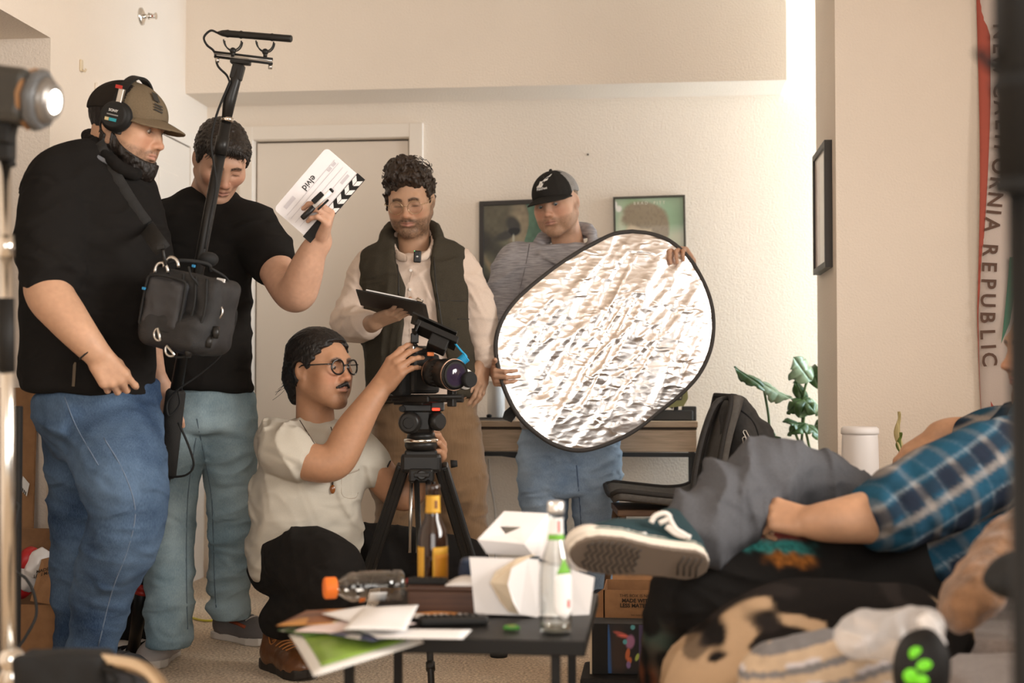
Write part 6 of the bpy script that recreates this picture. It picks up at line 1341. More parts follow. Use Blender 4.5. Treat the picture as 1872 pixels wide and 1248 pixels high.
def backpack():
    c0 = at(1362, 800, 5.12); t = thing('backpack', 'dark grey backpack hanging on the back of the shell chair', 'backpack', c0 - UP * .22); fb = mat('backpack_fabric', (.050, .047, .045), .8, bump=.5, bscale=500, var=.2, scale=40); s = S()
    s.chain([at(1356, 905, 5.12), at(1358, 840, 5.12), at(1352, 775, 5.12), at(1345, 742, 5.12)], [.075, .080, .070, .045], .03, flat=(HEAD, 1.7)); s.ell(at(1388, 820, 5.10), (.055, .11, .10), R=CAMR, k=.03); s.disp(lump(.006, 14, 3)); s.disp(ridges(UP, .008, 12, 5)); sculpt('pack_body', s, .006, fb, t)
    q = MB(); q.tube(s.snap(crom([at(1348, 745, 5.12), at(1372, 765, 5.12), at(1385, 790, 5.12), at(1393, 835, 5.12)], 5), off=.002), .0035, 6); zp = q.build('zip', M_rub, t)
    for (a, b) in (((1361, 788), (1370, 806)), ((1360, 800), (1364, 818))):
        A, B = s.snap([at(*a, 5.1), at(*b, 5.1)], off=.008); d_ = B - A; n = nrm(np.cross(d_, HEAD)); q = MB(); q.tube([A + n * .006, B + n * .006, B + d_ * .1, B - n * .006, A - n * .006, A - d_ * .1], .0022, 6, closed=True); q.build('zip_pull', mat('pull_silver', (.75, .70, .64), .3, .9), zp)
    for dd, off in ((4.93, 0), (5.27, 6)):
        pts = crom([at(1345 + off, 752, 5.1), at(1333 + off, 732, 5.02 if dd < 5.1 else 5.2), at(1310 + off, 740, dd), at(1290 + off, 790, dd), at(1276 + off, 850, dd), at(1268 + off, 905, dd), at(1262 + off, 935, dd)], 6)
        q = MB(); q.sheet([[p + HEAD * w_ * .022 for w_ in (-1, 0, 1)] for p in pts], .014); q.build('shoulder_strap', fb, t)
    q = MB(); q.tube(crom([at(1344, 745, 5.08), at(1340, 728, 5.10), at(1352, 735, 5.14), at(1350, 750, 5.14)], 5), .007, 6); q.build('haul_loop', fb, t)
    q = MB(); q.tube(crom([at(1265, 900, 4.94), at(1254, 920, 4.94), at(1262, 945, 4.93), at(1280, 930, 4.93)], 5), .006, 6); q.build('strap_end', M_rub, t)
backpack()
# ---- monstera
def leaf(mb, base, tip, nrm_, w, slits=4, curl=.2, seed=0, n=24):
    """heart-shaped leaf with cut margins, folded along the midrib"""
    base = np.asarray(base, float); tip = np.asarray(tip, float); y = tip - base; L = np.linalg.norm(y); y = y / L; z = np.asarray(nrm_, float); z = nrm(z - y * np.dot(y, z)); x = np.cross(y, z)
    for s in (-1, 1):
        g = []
        for i in range(n + 1):
            t = i / n; prof = math.sin(PI * min(1, max(0, t)) ** .75) ** .8 * (1 - .15 * t); hw = w * prof + .0005
            if slits: hw *= 1 - .42 * max(0, math.sin(t * PI * slits * 2 + seed)) ** 6 * (1 if .2 < t < .92 else 0)
            back = -.16 * L * (1 - t) ** 3; row = []
            for j in range(6):
                u = j / 5; row.append(base + y * (t * L + back * u) + x * s * hw * u + z * (-.35 * hw * u * u + .10 * hw * math.sin(u * PI) - curl * L * t * t * .5 + .012 * math.sin(7 * t + seed) * u))
            g.append(row)
        mb.sheet(g if s > 0 else [list(r) for r in g], .0018)
def monstera():
    pc = rel((1462 - CX) / F * 5.78, 5.78, 0); t = thing('monstera_plant', 'potted monstera with split green leaves behind the chair', 'plant', pc); gm = mat('leaf_green', (.040, .085, .022), .38, var=.35, scale=14, bump=.15, bscale=60); gl = mat('leaf_pale', (.22, .29, .18), .32, var=.2, scale=14)
    q = MB(); q.lathe(pc, pc + UP * .26, [(0, .09), (.05, .10), (.95, .125), (1, .12)], 28); q.build('pot', mat('pot_dark', (.07, .06, .055), .6), t); q = MB(); q.lathe(pc + UP * .235, pc + UP * .25, [(0, .112), (1, .105)], 20); q.build('soil', mat('soil', (.03, .02, .012), .95, bump=.8, bscale=120), t)
    top = pc + UP * .25; L = [((1396, 708), (1344, 668), .045, 0, 4, V(-.2, -.5, .9), 5.6), ((1398, 705), (1448, 728), .06, 1, 4, V(.3, -.6, .8), 5.62), ((1478, 690), (1452, 652), .075, 1, 3, V(0, -.8, .5), 5.75), ((1480, 690), (1515, 672), .07, 0, 3, V(.3, -.7, .6), 5.78),
        ((1475, 728), (1438, 752), .05, 0, 3, V(-.2, -.7, .6), 5.72), ((1472, 735), (1462, 762), .045, 0, 0, V(.1, -.9, .4), 5.68), ((1478, 738), (1492, 756), .035, 0, 0, V(.2, -.9, .4), 5.66), ((1470, 730), (1453, 696), .03, 0, 0, V(-.2, -.8, .5), 5.76), ((1485, 735), (1515, 760), .045, 1, 2, V(.3, -.6, .7), 5.78),
        ((1470, 775), (1432, 768), .05, 0, 3, V(-.1, -.5, .9), 5.72), ((1472, 775), (1440, 792), .04, 0, 2, V(-.1, -.7, .7), 5.70), ((1468, 775), (1508, 798), .05, 0, 3, V(.2, -.5, .8), 5.74), ((1490, 778), (1512, 770), .04, 0, 2, V(.2, -.6, .7), 5.8), ((1407, 818), (1428, 800), .045, 0, 0, V(.2, -.8, .5), 5.62), ((1405, 815), (1402, 778), .035, 0, 0, V(-.2, -.8, .5), 5.64),
        ((1330, 800), (1312, 838), .055, 0, 0, V(-.2, -.8, .5), 5.6), ((1325, 795), (1345, 788), .05, 0, 0, V(.1, -.8, .5), 5.62), ((1485, 862), (1512, 848), .06, 0, 0, V(.1, -.8, .6), 5.6), ((1490, 850), (1502, 832), .04, 0, 0, V(.1, -.8, .6), 5.62), ((1462, 872), (1478, 858), .04, 0, 0, V(0, -.8, .6), 5.6)]
    for i, (b, e, w, pale, sl, nz, dd) in enumerate(L):
        q = MB(); n3 = RIGHT * nz[0] + HEAD * nz[1] + UP * nz[2]; leaf(q, at(*b, dd), at(*e, dd - .02), n3, w * .92, sl, .12, i); q.build('leaf', gl if pale else gm, t)
    st = mat('stem_green', (.07, .12, .035), .5)
    for pts in ([(1396, 708, 5.6), (1405, 760, 5.62), (1412, 830, 5.66)], [(1478, 690, 5.75), (1470, 720, 5.75), (1466, 800, 5.76)], [(1473, 732, 5.72), (1466, 800, 5.74), (1460, 850, 5.76)], [(1470, 775, 5.72), (1480, 820, 5.74), (1484, 855, 5.76)], [(1448, 775, 5.72), (1465, 820, 5.74), (1482, 858, 5.76)], [(1497, 792, 5.74), (1498, 830, 5.76), (1492, 870, 5.78)], [(1407, 818, 5.62), (1415, 850, 5.68)], [(1330, 800, 5.6), (1360, 860, 5.7)], [(1488, 862, 5.6), (1484, 885, 5.7)]):
        P_ = [at(*p) for p in pts] + [top + (at(*pts[-1]) - top) * .15]; q = MB(); q.tube(crom(P_, 6), .0055, 7); q.build('stem', st, t)
monstera()
# ---- white tower, peace-lily leaf
p = rel((1571 - CX) / F * 4.35, 4.35, 0); t = thing('air_purifier', 'tall white cylinder air purifier behind the sofa arm', 'air purifier', p); q = MB(); q.lathe(p, p + UP * .755, [(0, .068), (.01, .070), (.95, .0565), (.965, .0555), (1, .0555)], 36); q.build('tower', mat('purifier_white', (.78, .74, .72), .45), t); q = MB(); q.lathe(p + UP * .738, p + UP * .762, [(0, .0585), (.3, .0595), (.75, .0585), (1, .052)], 36); q.build('top_ring', mat('purifier_white', (.78, .74, .72), .45), t)
def lily():
    p = rel((1648 - CX) / F * 4.5, 4.5, 0); t = thing('peace_lily', 'peace lily with one cream and green pointed leaf by the wall', 'plant', p); q = MB(); q.lathe(p, p + UP * .3, [(0, .08), (.9, .11), (1, .105)], 24); q.build('pot', mat('pot_clay', (.25, .13, .08), .8), t)
    q = MB(); q.tube(crom([p + UP * .28, at(1645, 850, 4.45), at(1646, 815, 4.42)], 5), .004, 6); q.build('stem', mat('stem_green', (.07, .12, .035), .5), t); q = MB(); leaf(q, at(1648, 832, 4.42), at(1642, 752, 4.42), -HEAD + RIGHT * .5, .012, 0, .02, 1); q.build('leaf', mat('leaf_cream', (.52, .42, .20), .5), t); q = MB(); leaf(q, at(1648, 836, 4.415), at(1645, 790, 4.415), -HEAD + RIGHT * .5, .0085, 0, .02, 1); q.build('leaf', mat('leaf_lime', (.14, .19, .035), .5), t)
    q = MB(); leaf(q, at(1530, 884, 4.45), at(1478, 868, 4.42), -HEAD + UP * .6, .010, 0, .05, 2); q.build('leaf', mat('leaf_cream', (.52, .42, .20), .5), t); q = MB(); q.tube(crom([p + UP * .3, at(1570, 905, 4.46), at(1530, 884, 4.45)], 5), .003, 6); q.build('stem', mat('stem_green', (.07, .12, .035), .5), t)
lily()
# ---- framed pictures
def grid_print(name, parent, A, B, C_, D, fn, nx=90, ny=120, off=V(0, 0, 0)):
    """flat print: colour fn(u,v) with u to the right and v down"""
    U, W = np.meshgrid(np.linspace(0, 1, nx), np.linspace(0, 1, ny)); u = U.ravel(); v = W.ravel(); P = (1 - v)[:, None] * ((1 - u)[:, None] * A + u[:, None] * B) + v[:, None] * ((1 - u)[:, None] * D + u[:, None] * C_) + off
    f = np.array([[i * nx + j, i * nx + j + 1, (i + 1) * nx + j + 1, (i + 1) * nx + j] for i in range(ny - 1) for j in range(nx - 1)])[:, ::-1].copy(); me = mesh_np(P, f); set_col(me, fn(u, v)); return link(name, me, mat('printed_paper', rough=.35, attr=True, coat=.25), parent)
def framed(label, A, B, C_, D, n, bar, depth, m, cat='picture'):
    t = thing('framed_picture', label, cat, (C_ + D) / 2); x = nrm(B - A); y = nrm(D - A)
    for (p, q, i) in ((A, B, y), (B, C_, -x), (D, C_, -y), (A, D, x)):
        k = MB(); e = nrm(q - p) * bar; k.prism([p, q, q + i * bar - e, p + i * bar + e], n * depth); k.build('frame_bar', m, t)
    return t
YB = BACK
def blob(u, v, cu, cv, ru, rv, a=0, s=.25): c, s_ = math.cos(a), math.sin(a); x = ((u - cu) * c + (v - cv) * s_) / ru; y = (-(u - cu) * s_ + (v - cv) * c) / rv; return 1 - sstep(1 - s, 1 + s, np.sqrt(x * x + y * y))
nB = V(0, -1, 0); q_ = [onplane(x, y, 1, YB) for x, y in ((877, 369), (1006, 364), (1006, 545), (877, 546))]; q_[3][0] = q_[0][0]; q_[2][0] = q_[1][0]
t = framed('dark framed film poster behind the grey hooded shirt', *q_, nB, .020, .02, mat('frame_dark', (.028, .022, .018), .45))
def art1(u, v):
    P = np.stack([u * 3, v * 4, u * 0], -1); C = np.tile(V(.040, .032, .022), (len(u), 1)); C = mixc(C, V(.13, .115, .07), .7 * blob(u, v, .30, .15, .55, .30, .4, .5)); C = mixc(C, V(.14, .135, .085), .8 * blob(u, v, .25, .55, .50, .17, -.45, .5)); C = mixc(C, V(.02, .018, .014), .8 * blob(u, v, .05, .42, .45, .10, .5, .6)); C = mixc(C, V(.26, .23, .15), .8 * blob(u, v, .50, .48, .22, .05, -.5, .8)); C = mixc(C, V(.35, .28, .18), .8 * (blob(u, v, .58, .3, .17, .36, .0, .4) * (v < .62)))
    C = mixc(C, V(.10, .21, .14), (u > .68 + .05 * np.sin(v * 9)) * (v < .75) * .95); C = mixc(C, V(.035, .032, .026), blob(u, v, .48, .23, .13, .09, .6, .3) + blob(u, v, .36, .34, .2, .05, -.2, .4)); C = mixc(C, V(.45, .42, .33), blob(u, v, .48, .40, .018, .07, 0, .5)); C = mixc(C, V(.30, .22, .13), .8 * blob(u, v, .16, .76, .24, .035, .85, .7)); C = mixc(C, V(.022, .018, .014), blob(u, v, .1, .98, .5, .16, 0, .4)); C *= (1 + .25 * vnoise(P, 6, 2))[:, None]
    return np.where((v > .875)[:, None], V(.62, .56, .48) * (1 - .12 * (np.sin(v * 400) > .2) * (u > .1))[:, None], C)
i_ = [q_[0] + V(.02, -.008, -.02), q_[1] + V(-.02, -.008, -.02), q_[2] + V(-.02, -.008, .02), q_[3] + V(.02, -.008, .02)]; grid_print('poster_print', t, *i_, art1)
q_ = [onplane(x, y, 1, YB) for x, y in ((1121, 361), (1252, 357), (1256, 560), (1125, 564))]
t = framed('thin framed green film poster half hidden by the reflector', *q_, nB, .009, .02, mat('frame_olive', (.045, .038, .022), .45))
def art2(u, v):
    P = np.stack([u * 3, v * 4, u * 0], -1); C = np.tile(V(.30, .42, .22), (len(u), 1)); C = mixc(C, V(.42, .50, .34), sstep(-.2, .6, vnoise(P, 1.3, 3)) * .8); C = mixc(C, V(.26, .44, .30), blob(u, v, .9, .15, .35, .18, 0, .8) * .6); C = mixc(C, V(.62, .58, .44), blob(u, v, .92, .40, .22, .09, 0, .8) * .7); C = mixc(C, V(.85, .80, .72), blob(u, v, .05, .09, .045, .03, 0, .3) + blob(u, v, .0, .05, .03, .03, 0, .3)); C = mixc(C, V(.60, .58, .40), .6 * blob(u, v, .1, .22, .06, .1, .5, .8))
    C = mixc(C, V(.56, .43, .27), blob(u, v, .42, .42, .30, .30, 0, .12)); h = np.maximum(blob(u, v, .44, .16, .33, .125, .1, .15), np.maximum(blob(u, v, .66, .28, .13, .17, .0, .2), blob(u, v, .22, .17, .13, .07, -.3, .4))); C = mixc(C, V(.27, .20, .115) , h); C = mixc(C, V(.20, .14, .08), h * .5 * sstep(0, .4, vnoise(P, 14, 5))); C = mixc(C, V(.50, .38, .24), blob(u, v, .74, .45, .045, .06, 0, .3)); C = mixc(C, V(.30, .21, .13), .6 * blob(u, v, .28, .385, .12, .018, .0, .5)); return C
i_ = [q_[0] + V(.009, -.008, -.009), q_[1] + V(-.009, -.008, -.009), q_[2] + V(-.009, -.008, .009), q_[3] + V(.009, -.008, .009)]; po = grid_print('poster_print', t, *i_, art2)
text_on('poster_title', 'BRAD  PITT', mat('poster_text', (.75, .70, .55), .6), t, onplane(1187, 371, 1, YB - .012), q_[1] - q_[0], UP, .020, space=1.45)
# side frame on the pier, seen edge-on
xs = SIDE; q_ = [onplane(x, y, 0, xs) for x, y in ((1498, 287), (1521, 256), (1524, 487), (1501, 497))]; q_[1][2] = q_[0][2]; q_[2][2] = q_[3][2] = min(q_[2][2], q_[3][2]); q_[3][1] = q_[0][1]; q_[2][1] = q_[1][1]
nS = V(-1, 0, 0); t = framed('black framed picture on the side of the pier', q_[0], q_[1], q_[2], q_[3], nS, .022, .028, mat('frame_charcoal', (.040, .034, .028), .5)); grid_print('mat_board', t, *[p + nS * .020 for p in q_], lambda u, v: mixc(V(.85, .80, .74), V(.40, .20, .16), ((u > .05) & (u < .45) & (v > .1)) * .5), 20, 20)
# ---- small wall fixtures
p = onplane(258, 30, 0, LEFT); t = thing('fire_sprinkler', 'chrome fire sprinkler head high on the left wall', 'sprinkler', p); q = MB(); q.lathe(p, p + V(.012, 0, 0), [(0, .036), (.4, .036), (1, .020)], 28); q.build('escutcheon', M_chr, t); q = MB(); q.cyl(p + V(.01, 0, 0), p + V(.045, 0, 0), .009); q.tube([p + V(.03, 0, .012), p + V(.055, 0, .006), p + V(.06, 0, 0), p + V(.055, 0, -.006), p + V(.03, 0, -.012)], .003, 6); q.cyl(p + V(.06, 0, 0), p + V(.064, 0, 0), .014); q.build('spray_head', M_chr, t); q = MB(); q.cyl(p + V(.03, 0, 0), p + V(.05, 0, 0), .0035); q.build('glass_bulb', mat('bulb_red', (.6, .12, .05), .2), t)
p = onplane(147, 124, 0, LEFT); q = MB(); q.box(p + V(.004, 0, .008), (.004, .010, .022), bev=.003); q.tube([p + V(.006, 0, -.008), p + V(.018, 0, -.014), p + V(.022, 0, -.004)], .004, 6); setp(q.build('wall_hook', mat('hook_cream', (.72, .60, .42), .4)), 'small cream stick-on hook on the left wall', 'hook')
p = onplane(1075, 283, 1, BACK); q = MB(); q.cyl(p, p + V(0, -.012, 0), .0035); q.ball(p + V(0, -.012, 0), .005, 8); setp(q.build('wall_nail', mat('nail_dark', (.10, .07, .05), .5, .8)), 'bare nail in the back wall above the posters', 'nail')
# ---- flag
def flag():
    Y = 5.02 - .012; t0 = onplane(1800, 300, 1, Y); xl = onplane(1783, 300, 1, Y)[0]; t = thing('wall_flag', 'white flag with red stripe hung sideways on the right wall', 'flag', (xl + .2, Y, .75)); W = .46; zt, zb = 2.68, .78; wv = lambda z, x: Y - .012 - .010 * math.sin(z * 5 + x * 9)
    def ex(z): return xl + .012 * math.sin((z - 1.2) * 2.2) + (.035 * max(0, 1.15 - z) * 1.5)
    def stripe(z): return float(np.interp(z, [.9, 1.15, 1.4, 1.9, 2.4, 2.7], [.001, .004, .016, .040, .050, .052]))
    zs = np.linspace(zb, zt, 60); q = MB(); q.sheet([[V(ex(z) + W * u, wv(z, u), z) for u in np.linspace(0, 1, 14)] for z in zs], .0015); q.build('flag_cloth', mat('flag_white', (.62, .53, .48), .9, bump=.2, bscale=300), t)
    q = MB(); q.sheet([[V(ex(z) + stripe(z) * u, wv(z, 0) - .0022, z) for u in np.linspace(0, 1, 4)] for z in zs], .0008); q.build('red_stripe', mat('flag_red', (.42, .095, .065), .85), t)
    q = MB(); gs = [(1830, 628), (1834, 600), (1838, 560), (1842, 520), (1846, 470), (1862, 470), (1855, 540), (1846, 590)]; q.prism([onplane(a, b, 1, Y - .03) for a, b in gs], (0, -.001, 0)); q.build('green_patch', mat('flag_green', (.08, .22, .15), .85), t)
    q = MB(); q.prism([onplane(a, b, 1, Y - .03) for a, b in ((1811, 733), (1818, 745), (1812, 748))], (0, -.001, 0)); q.build('red_patch', mat('flag_red', (.52, .10, .065), .85), t)
    s = 'NEW CALIFORNIA REPUBLIC'; br = mat('flag_brown', (.13, .075, .055), .85); pts = [(1823, 42), (1822, 80), (1821, 118), None, (1826, 160), (1827, 200), (1827, 238), (1824, 263), (1821, 290), (1817, 327), (1812, 367), (1808, 402), (1805, 420), (1807, 452) , None, (1806, 455), (1803, 490), (1801, 525), (1799, 560), (1797, 595), (1799, 622), (1800, 640), (1803, 665)]
    path = [(1823, 42), (1823, 160), (1827, 235), (1821, 300), (1813, 365), (1806, 430), (1802, 490), (1800, 550), (1799, 600), (1801, 640), (1804, 672)]; cp = np.array(crom([V(a, b, 0) for a, b in path], 12)); cum = np.concatenate([[0], np.cumsum(np.linalg.norm(np.diff(cp, axis=0), axis=1))]); wd = [.5 if c in ' I' else 1.0 for c in s]; tot = sum(wd); acc = 0
    for c, w in zip(s, wd):
        u = (acc + w / 2) / tot * cum[-1]; acc += w
        if c == ' ': continue
        a = np.interp(u, cum, cp[:, 0]); b = np.interp(u, cum, cp[:, 1]); a2 = np.interp(u + 4, cum, cp[:, 0]); b2 = np.interp(u + 4, cum, cp[:, 1]); p = onplane(a + 5, b, 1, Y - .028); p2 = onplane(a2 + 5, b2, 1, Y - .028); text_on('flag_letter', c, br, t, p, p2 - p, V(1, 0, 0), .072, bold=.02)
flag()
# ================================================================== coffee table and what is on it
TZ = .44
def T(px, py, dz=0): p = onz(px, py, TZ); p[2] += dz; return p
def coffee_table():
    fr = onz(1070, 1172, TZ); x1 = fr[0]; y0 = fr[1]; x0 = onz(603, 1172, TZ)[0]; y1 = y0 + .56; t = thing('coffee_table', 'low black coffee table cluttered with bottles, boxes and papers', 'table', ((x0 + x1) / 2, (y0 + y1) / 2, 0)); tm = mat('table_black', (.007, .0065, .006), .48, var=.2, scale=8, spec=.3)
    slab(x0, x1, y0, y1, TZ - .028, TZ, bev=.003).build('table_top', tm, t); w = .0085
    for x in (x0 + .018, x1 - .055):
        for y in (y0 + .03, y1 - .05): slab(x - w, x + w, y - w, y + w, 0, TZ - .028).build('leg', tm, t)
    return x0, x1, y0, y1
TX0, TX1, TY0, TY1 = coffee_table()
def glass(n, col=(1, 1, 1), rough=.02):
    if n in MATS: return MATS[n]
    m, nt, b = nodes_of(n); N, L = nt.nodes, nt.links; g = N.new('ShaderNodeBsdfGlossy'); g.inputs['Roughness'].default_value = rough; tr = N.new('ShaderNodeBsdfTransparent'); tr.inputs[0].default_value = (*col, 1); fr = N.new('ShaderNodeLayerWeight'); fr.inputs[0].default_value = .35; x = N.new('ShaderNodeMixShader')
    r = N.new('ShaderNodeMapRange'); r.inputs[3].default_value = .06; r.inputs[4].default_value = .75; L.new(fr.outputs['Facing'], r.inputs[0]); L.new(r.outputs[0], x.inputs[0]); L.new(tr.outputs[0], x.inputs[1]); L.new(g.outputs[0], x.inputs[2]); L.new(x.outputs[0], N['Material Output'].inputs[0]); MATS[n] = m; return m
def wrap(mb, o, prof, a0, a1, z0, z1, off, n=14, shape=None):
    """label patch on a lathe-like body: prof(z) radius, a in radians round UP from the lens side"""
    g = []
    for i in range(9):
        z = z0 + (z1 - z0) * i / 8; row = []
        for j in range(n + 1):
            v = j / n; s = 1 if shape is None else shape(i / 8); a = (a0 + a1) / 2 + (a1 - a0) * (v - .5) * s; r = prof(z) + off; row.append(o + RIGHT * r * math.sin(a) - HEAD * r * math.cos(a) + UP * z)
        g.append(row)
    mb.sheet(g, .0004); return mb
def water_bottle():
    o = T(1016, 1157); t = thing('glass_water_bottle', 'clear glass mineral water bottle with green and white label', 'bottle', o); H = .238; P = [(0, .026), (.015, .029), (.05, .0295), (.45, .0295), (.56, .026), (.70, .0155), (.80, .0128), (.93, .0125), (.94, .0145), (.97, .0145), (1, .0125)]; q = MB(); q.lathe(o, o + UP * H, P, 32); q.build('bottle_glass', glass('clear_glass', (.93, .95, .94)), t); pr = lambda z: float(np.interp(z / H, [a for a, b in P], [b for a, b in P]))
    q = MB(); q.lathe(o + UP * .005, o + UP * .02, [(0, .024), (1, .026)], 24); q.build('bottle_base', glass('thick_glass', (.72, .70, .64)), t); q = MB(); q.lathe(o + UP * (H - .017), o + UP * (H + .004), [(0, .0150), (.15, .0158), (.9, .0155), (1, .013)], 24); q.build('bottle_cap', mat('cap_silver', (.70, .67, .63), .35, .7), t)
    lw = mat('label_white', (.80, .78, .76), .6); q = MB(); wrap(q, o, pr, -.15, 1.35, .030, .120, .0006, shape=lambda s: math.sqrt(max(.02, 1 - (2 * s - 1) ** 4))); lb = q.build('label', lw, t); q = MB(); wrap(q, o, pr, .0, 1.1, .112, .140, .0010, shape=lambda s: max(.15, 1 - s)); q.build('label_leaf', mat('label_green', (.16, .42, .04), .6), lb)
    q = MB(); wrap(q, o, pr, -1.2, 1.6, .182, .212, .0006); nb = q.build('neck_label', lw, t); q = MB(); wrap(q, o, pr, -1.2, 1.6, .172, .182, .0006); q.build('neck_band', mat('label_green', (.16, .42, .04), .6), nb); q = MB(); wrap(q, o, pr, .3, .6, .186, .208, .0012); q.build('neck_mark', mat('label_red', (.65, .06, .04), .6), nb); q = MB(); wrap(q, o, pr, .75, .95, .050, .064, .0012); q.build('label_mark', mat('label_red', (.65, .06, .04), .6), lb)
    p = o + UP * .088 + (RIGHT * math.sin(.55) - HEAD * math.cos(.55)) * .0315; text_on('label_lettering', 'HERA', mat('print_grey_pale', (.45, .45, .47), .6), lb, p, RIGHT * math.cos(.55) + HEAD * math.sin(.55), UP, .012) if False else None
    q = MB(); q.lathe(o + UP * .09, o + UP * .022, [(0, .0275), (1, .0275)], 20); 
water_bottle()
def beer():
    o = onz(791, 1097, TZ); t = thing('beer_bottle', 'brown glass beer bottle with yellow labels behind the boxes', 'bottle', o); H = .245; P = [(0, .029), (.02, .031), (.53, .031), (.62, .027), (.70, .017), (.80, .0145), (.94, .0135), (.95, .0150), (.985, .0150), (1, .0125)]; q = MB(); q.lathe(o, o + UP * H, P, 32); q.build('bottle_glass', mat('amber_glass', (.020, .006, .002), .08, coat=.3, spec=.6), t); pr = lambda z: float(np.interp(z / H, [a for a, b in P], [b for a, b in P])); ye = mat('label_yellow', (.62, .33, .03), .55)
    q = MB(); wrap(q, o, pr, .05, 2.0, .02, .115, .0006); lb = q.build('label', ye, t); q = MB(); wrap(q, o, pr, -2.0, -.55, .02, .115, .0006); q.build('label', ye, t); q = MB(); wrap(q, o, pr, .22, 1.7, .03, .10, .0012); q.build('label_panel', mat('label_gold', (.55, .22, .015), .5), lb); q = MB(); wrap(q, o, pr, -1.9, 1.9, .185, .222, .0006); nb = q.build('neck_label', ye, t); q = MB(); wrap(q, o, pr, .3, .75, .195, .212, .0012); q.build('neck_print', mat('label_brown', (.18, .07, .02), .6), nb)
beer()
def soda_bottle():
    a, b = T(592, 1105, .030), T(736, 1098, .030); a[2] = b[2] = TZ + .034; t = thing('plastic_drink_bottle', 'empty clear plastic bottle with orange cap lying on its side', 'bottle', ((a[0] + b[0]) / 2, (a[1] + b[1]) / 2, TZ)); L = b - a; q = MB(); q.lathe(a + L * .14, b, [(0, .014), (.06, .016), (.14, .024), (.24, .031), (.30, .031), (.33, .0285), (.36, .0325), (.62, .0325), (.80, .0325), (.84, .029), (.88, .0325), (.97, .0325), (1, .028)], 32); q.build('bottle_shell', glass('thin_plastic', (.90, .87, .84), .06), t)
    q = MB(); q.lathe(a, a + L * .155, [(0, .0195), (.06, .0215), (.95, .0215), (1, .021)], 28); cp = q.build('bottle_cap', mat('cap_orange', (.80, .19, .02), .45), t); fr = frame_of(L); q = MB()
    for k in range(24): an = 2 * PI * k / 24; q.box(a + L * .08 + (fr[:, 0] * math.cos(an) + fr[:, 2] * math.sin(an)) * .0215, (.001, np.linalg.norm(L) * .06, .001), fr)
    q.build('cap_ribs', mat('cap_orange', (.80, .19, .02), .45), cp)
    for (u0, u1, an, w, m, nm) in ((.58, .80, -.75, .016, mat('label_white', (.80, .78, .76), .6), 'barcode_label'), (.46, .53, -.95, .010, mat('cap_orange', (.80, .19, .02), .45), 'orange_mark')):
        c = a + L * (u0 + u1) / 2; n = nrm(-HEAD * math.cos(an) + UP * math.sin(an)); tg = np.cross(nrm(L), n); q = MB(); q.sheet([[c + nrm(L) * s * np.linalg.norm(L) * (u1 - u0) / 2 + n * (.033 - .5 * (w * v) ** 2 / .033) + tg * w * v for v in np.linspace(-1, 1, 7)] for s in (-1, 1)], .0004); q.build(nm, m, t)
soda_bottle()
# wooden box with remote, pen and folded paper; blue speaker
def wooden_box():
    z0 = onz(745, 1124, TZ); zz = onz(858, 1122, TZ); dp = .085; x0, x1, y0 = z0[0], zz[0] + .02, z0[1]; t = thing('wooden_box', 'small dark brown wooden box on the coffee table', 'box', ((x0 + x1) / 2, y0 + dp / 2, TZ)); m = wood('box_wood', (.045, .016, .007), (.085, .034, .015)); h = .048
    slab(x0, x1, y0, y0 + dp, TZ, TZ + h, bev=.004).build('box_body', m, t); slab(x0 - .002, x1 + .002, y0 - .002, y0 + dp + .002, TZ + h, TZ + h + .010, bev=.003).build('box_lid', m, t); T1 = TZ + h + .010
    c = V(x0 + .035, y0 + .03, T1 + .006); t = thing('small_remote', 'thin black remote lying on the wooden box', 'remote', c - UP * .006); q = MB(); q.box(c, (.040, .014, .006), Rz(.08), bev=.003); q.build('remote_body', M_blk, t); q = MB()
    for k in range(6): q.box(c + V(-.028 + k * .011, .002, .0065), (.003, .006, .0008))
    q.build('buttons', M_rub, t); q = MB(); q.box(c + V(-.039, -.003, 0), (.002, .008, .004)); q.build('red_end', mat('label_red', (.65, .06, .04), .6), t)
    g = [[V(x0 + .075 + .060 * i / 5, y0 + .005 + .06 * j / 3, T1 + .002 + .010 * math.sin(i * .6) * (j / 3) + .003 * i / 5) for j in range(4)] for i in range(6)]; q = MB(); q.sheet(g, .006); setp(q.build('folded_paper', mat('paper_white', (.82, .80, .79), .8)), 'small folded white paper on the wooden box', 'paper')
    c = V(x1 - .018, y0 + .125, TZ); t = thing('blue_speaker', 'small navy blue round speaker behind the takeaway box', 'speaker', c); q = MB(); q.lathe(c, c + UP * .095, [(0, .034), (.05, .038), (.8, .038), (.95, .035), (1, .028)], 28); q.build('speaker_body', mat('navy_fabric', (.010, .022, .055), .7), t); q = MB(); q.lathe(c + UP * .090, c + UP * .098, [(0, .034), (.5, .034), (1, .030)], 28); q.build('speaker_top', mat('navy_plastic', (.02, .045, .10), .4), t)
wooden_box()
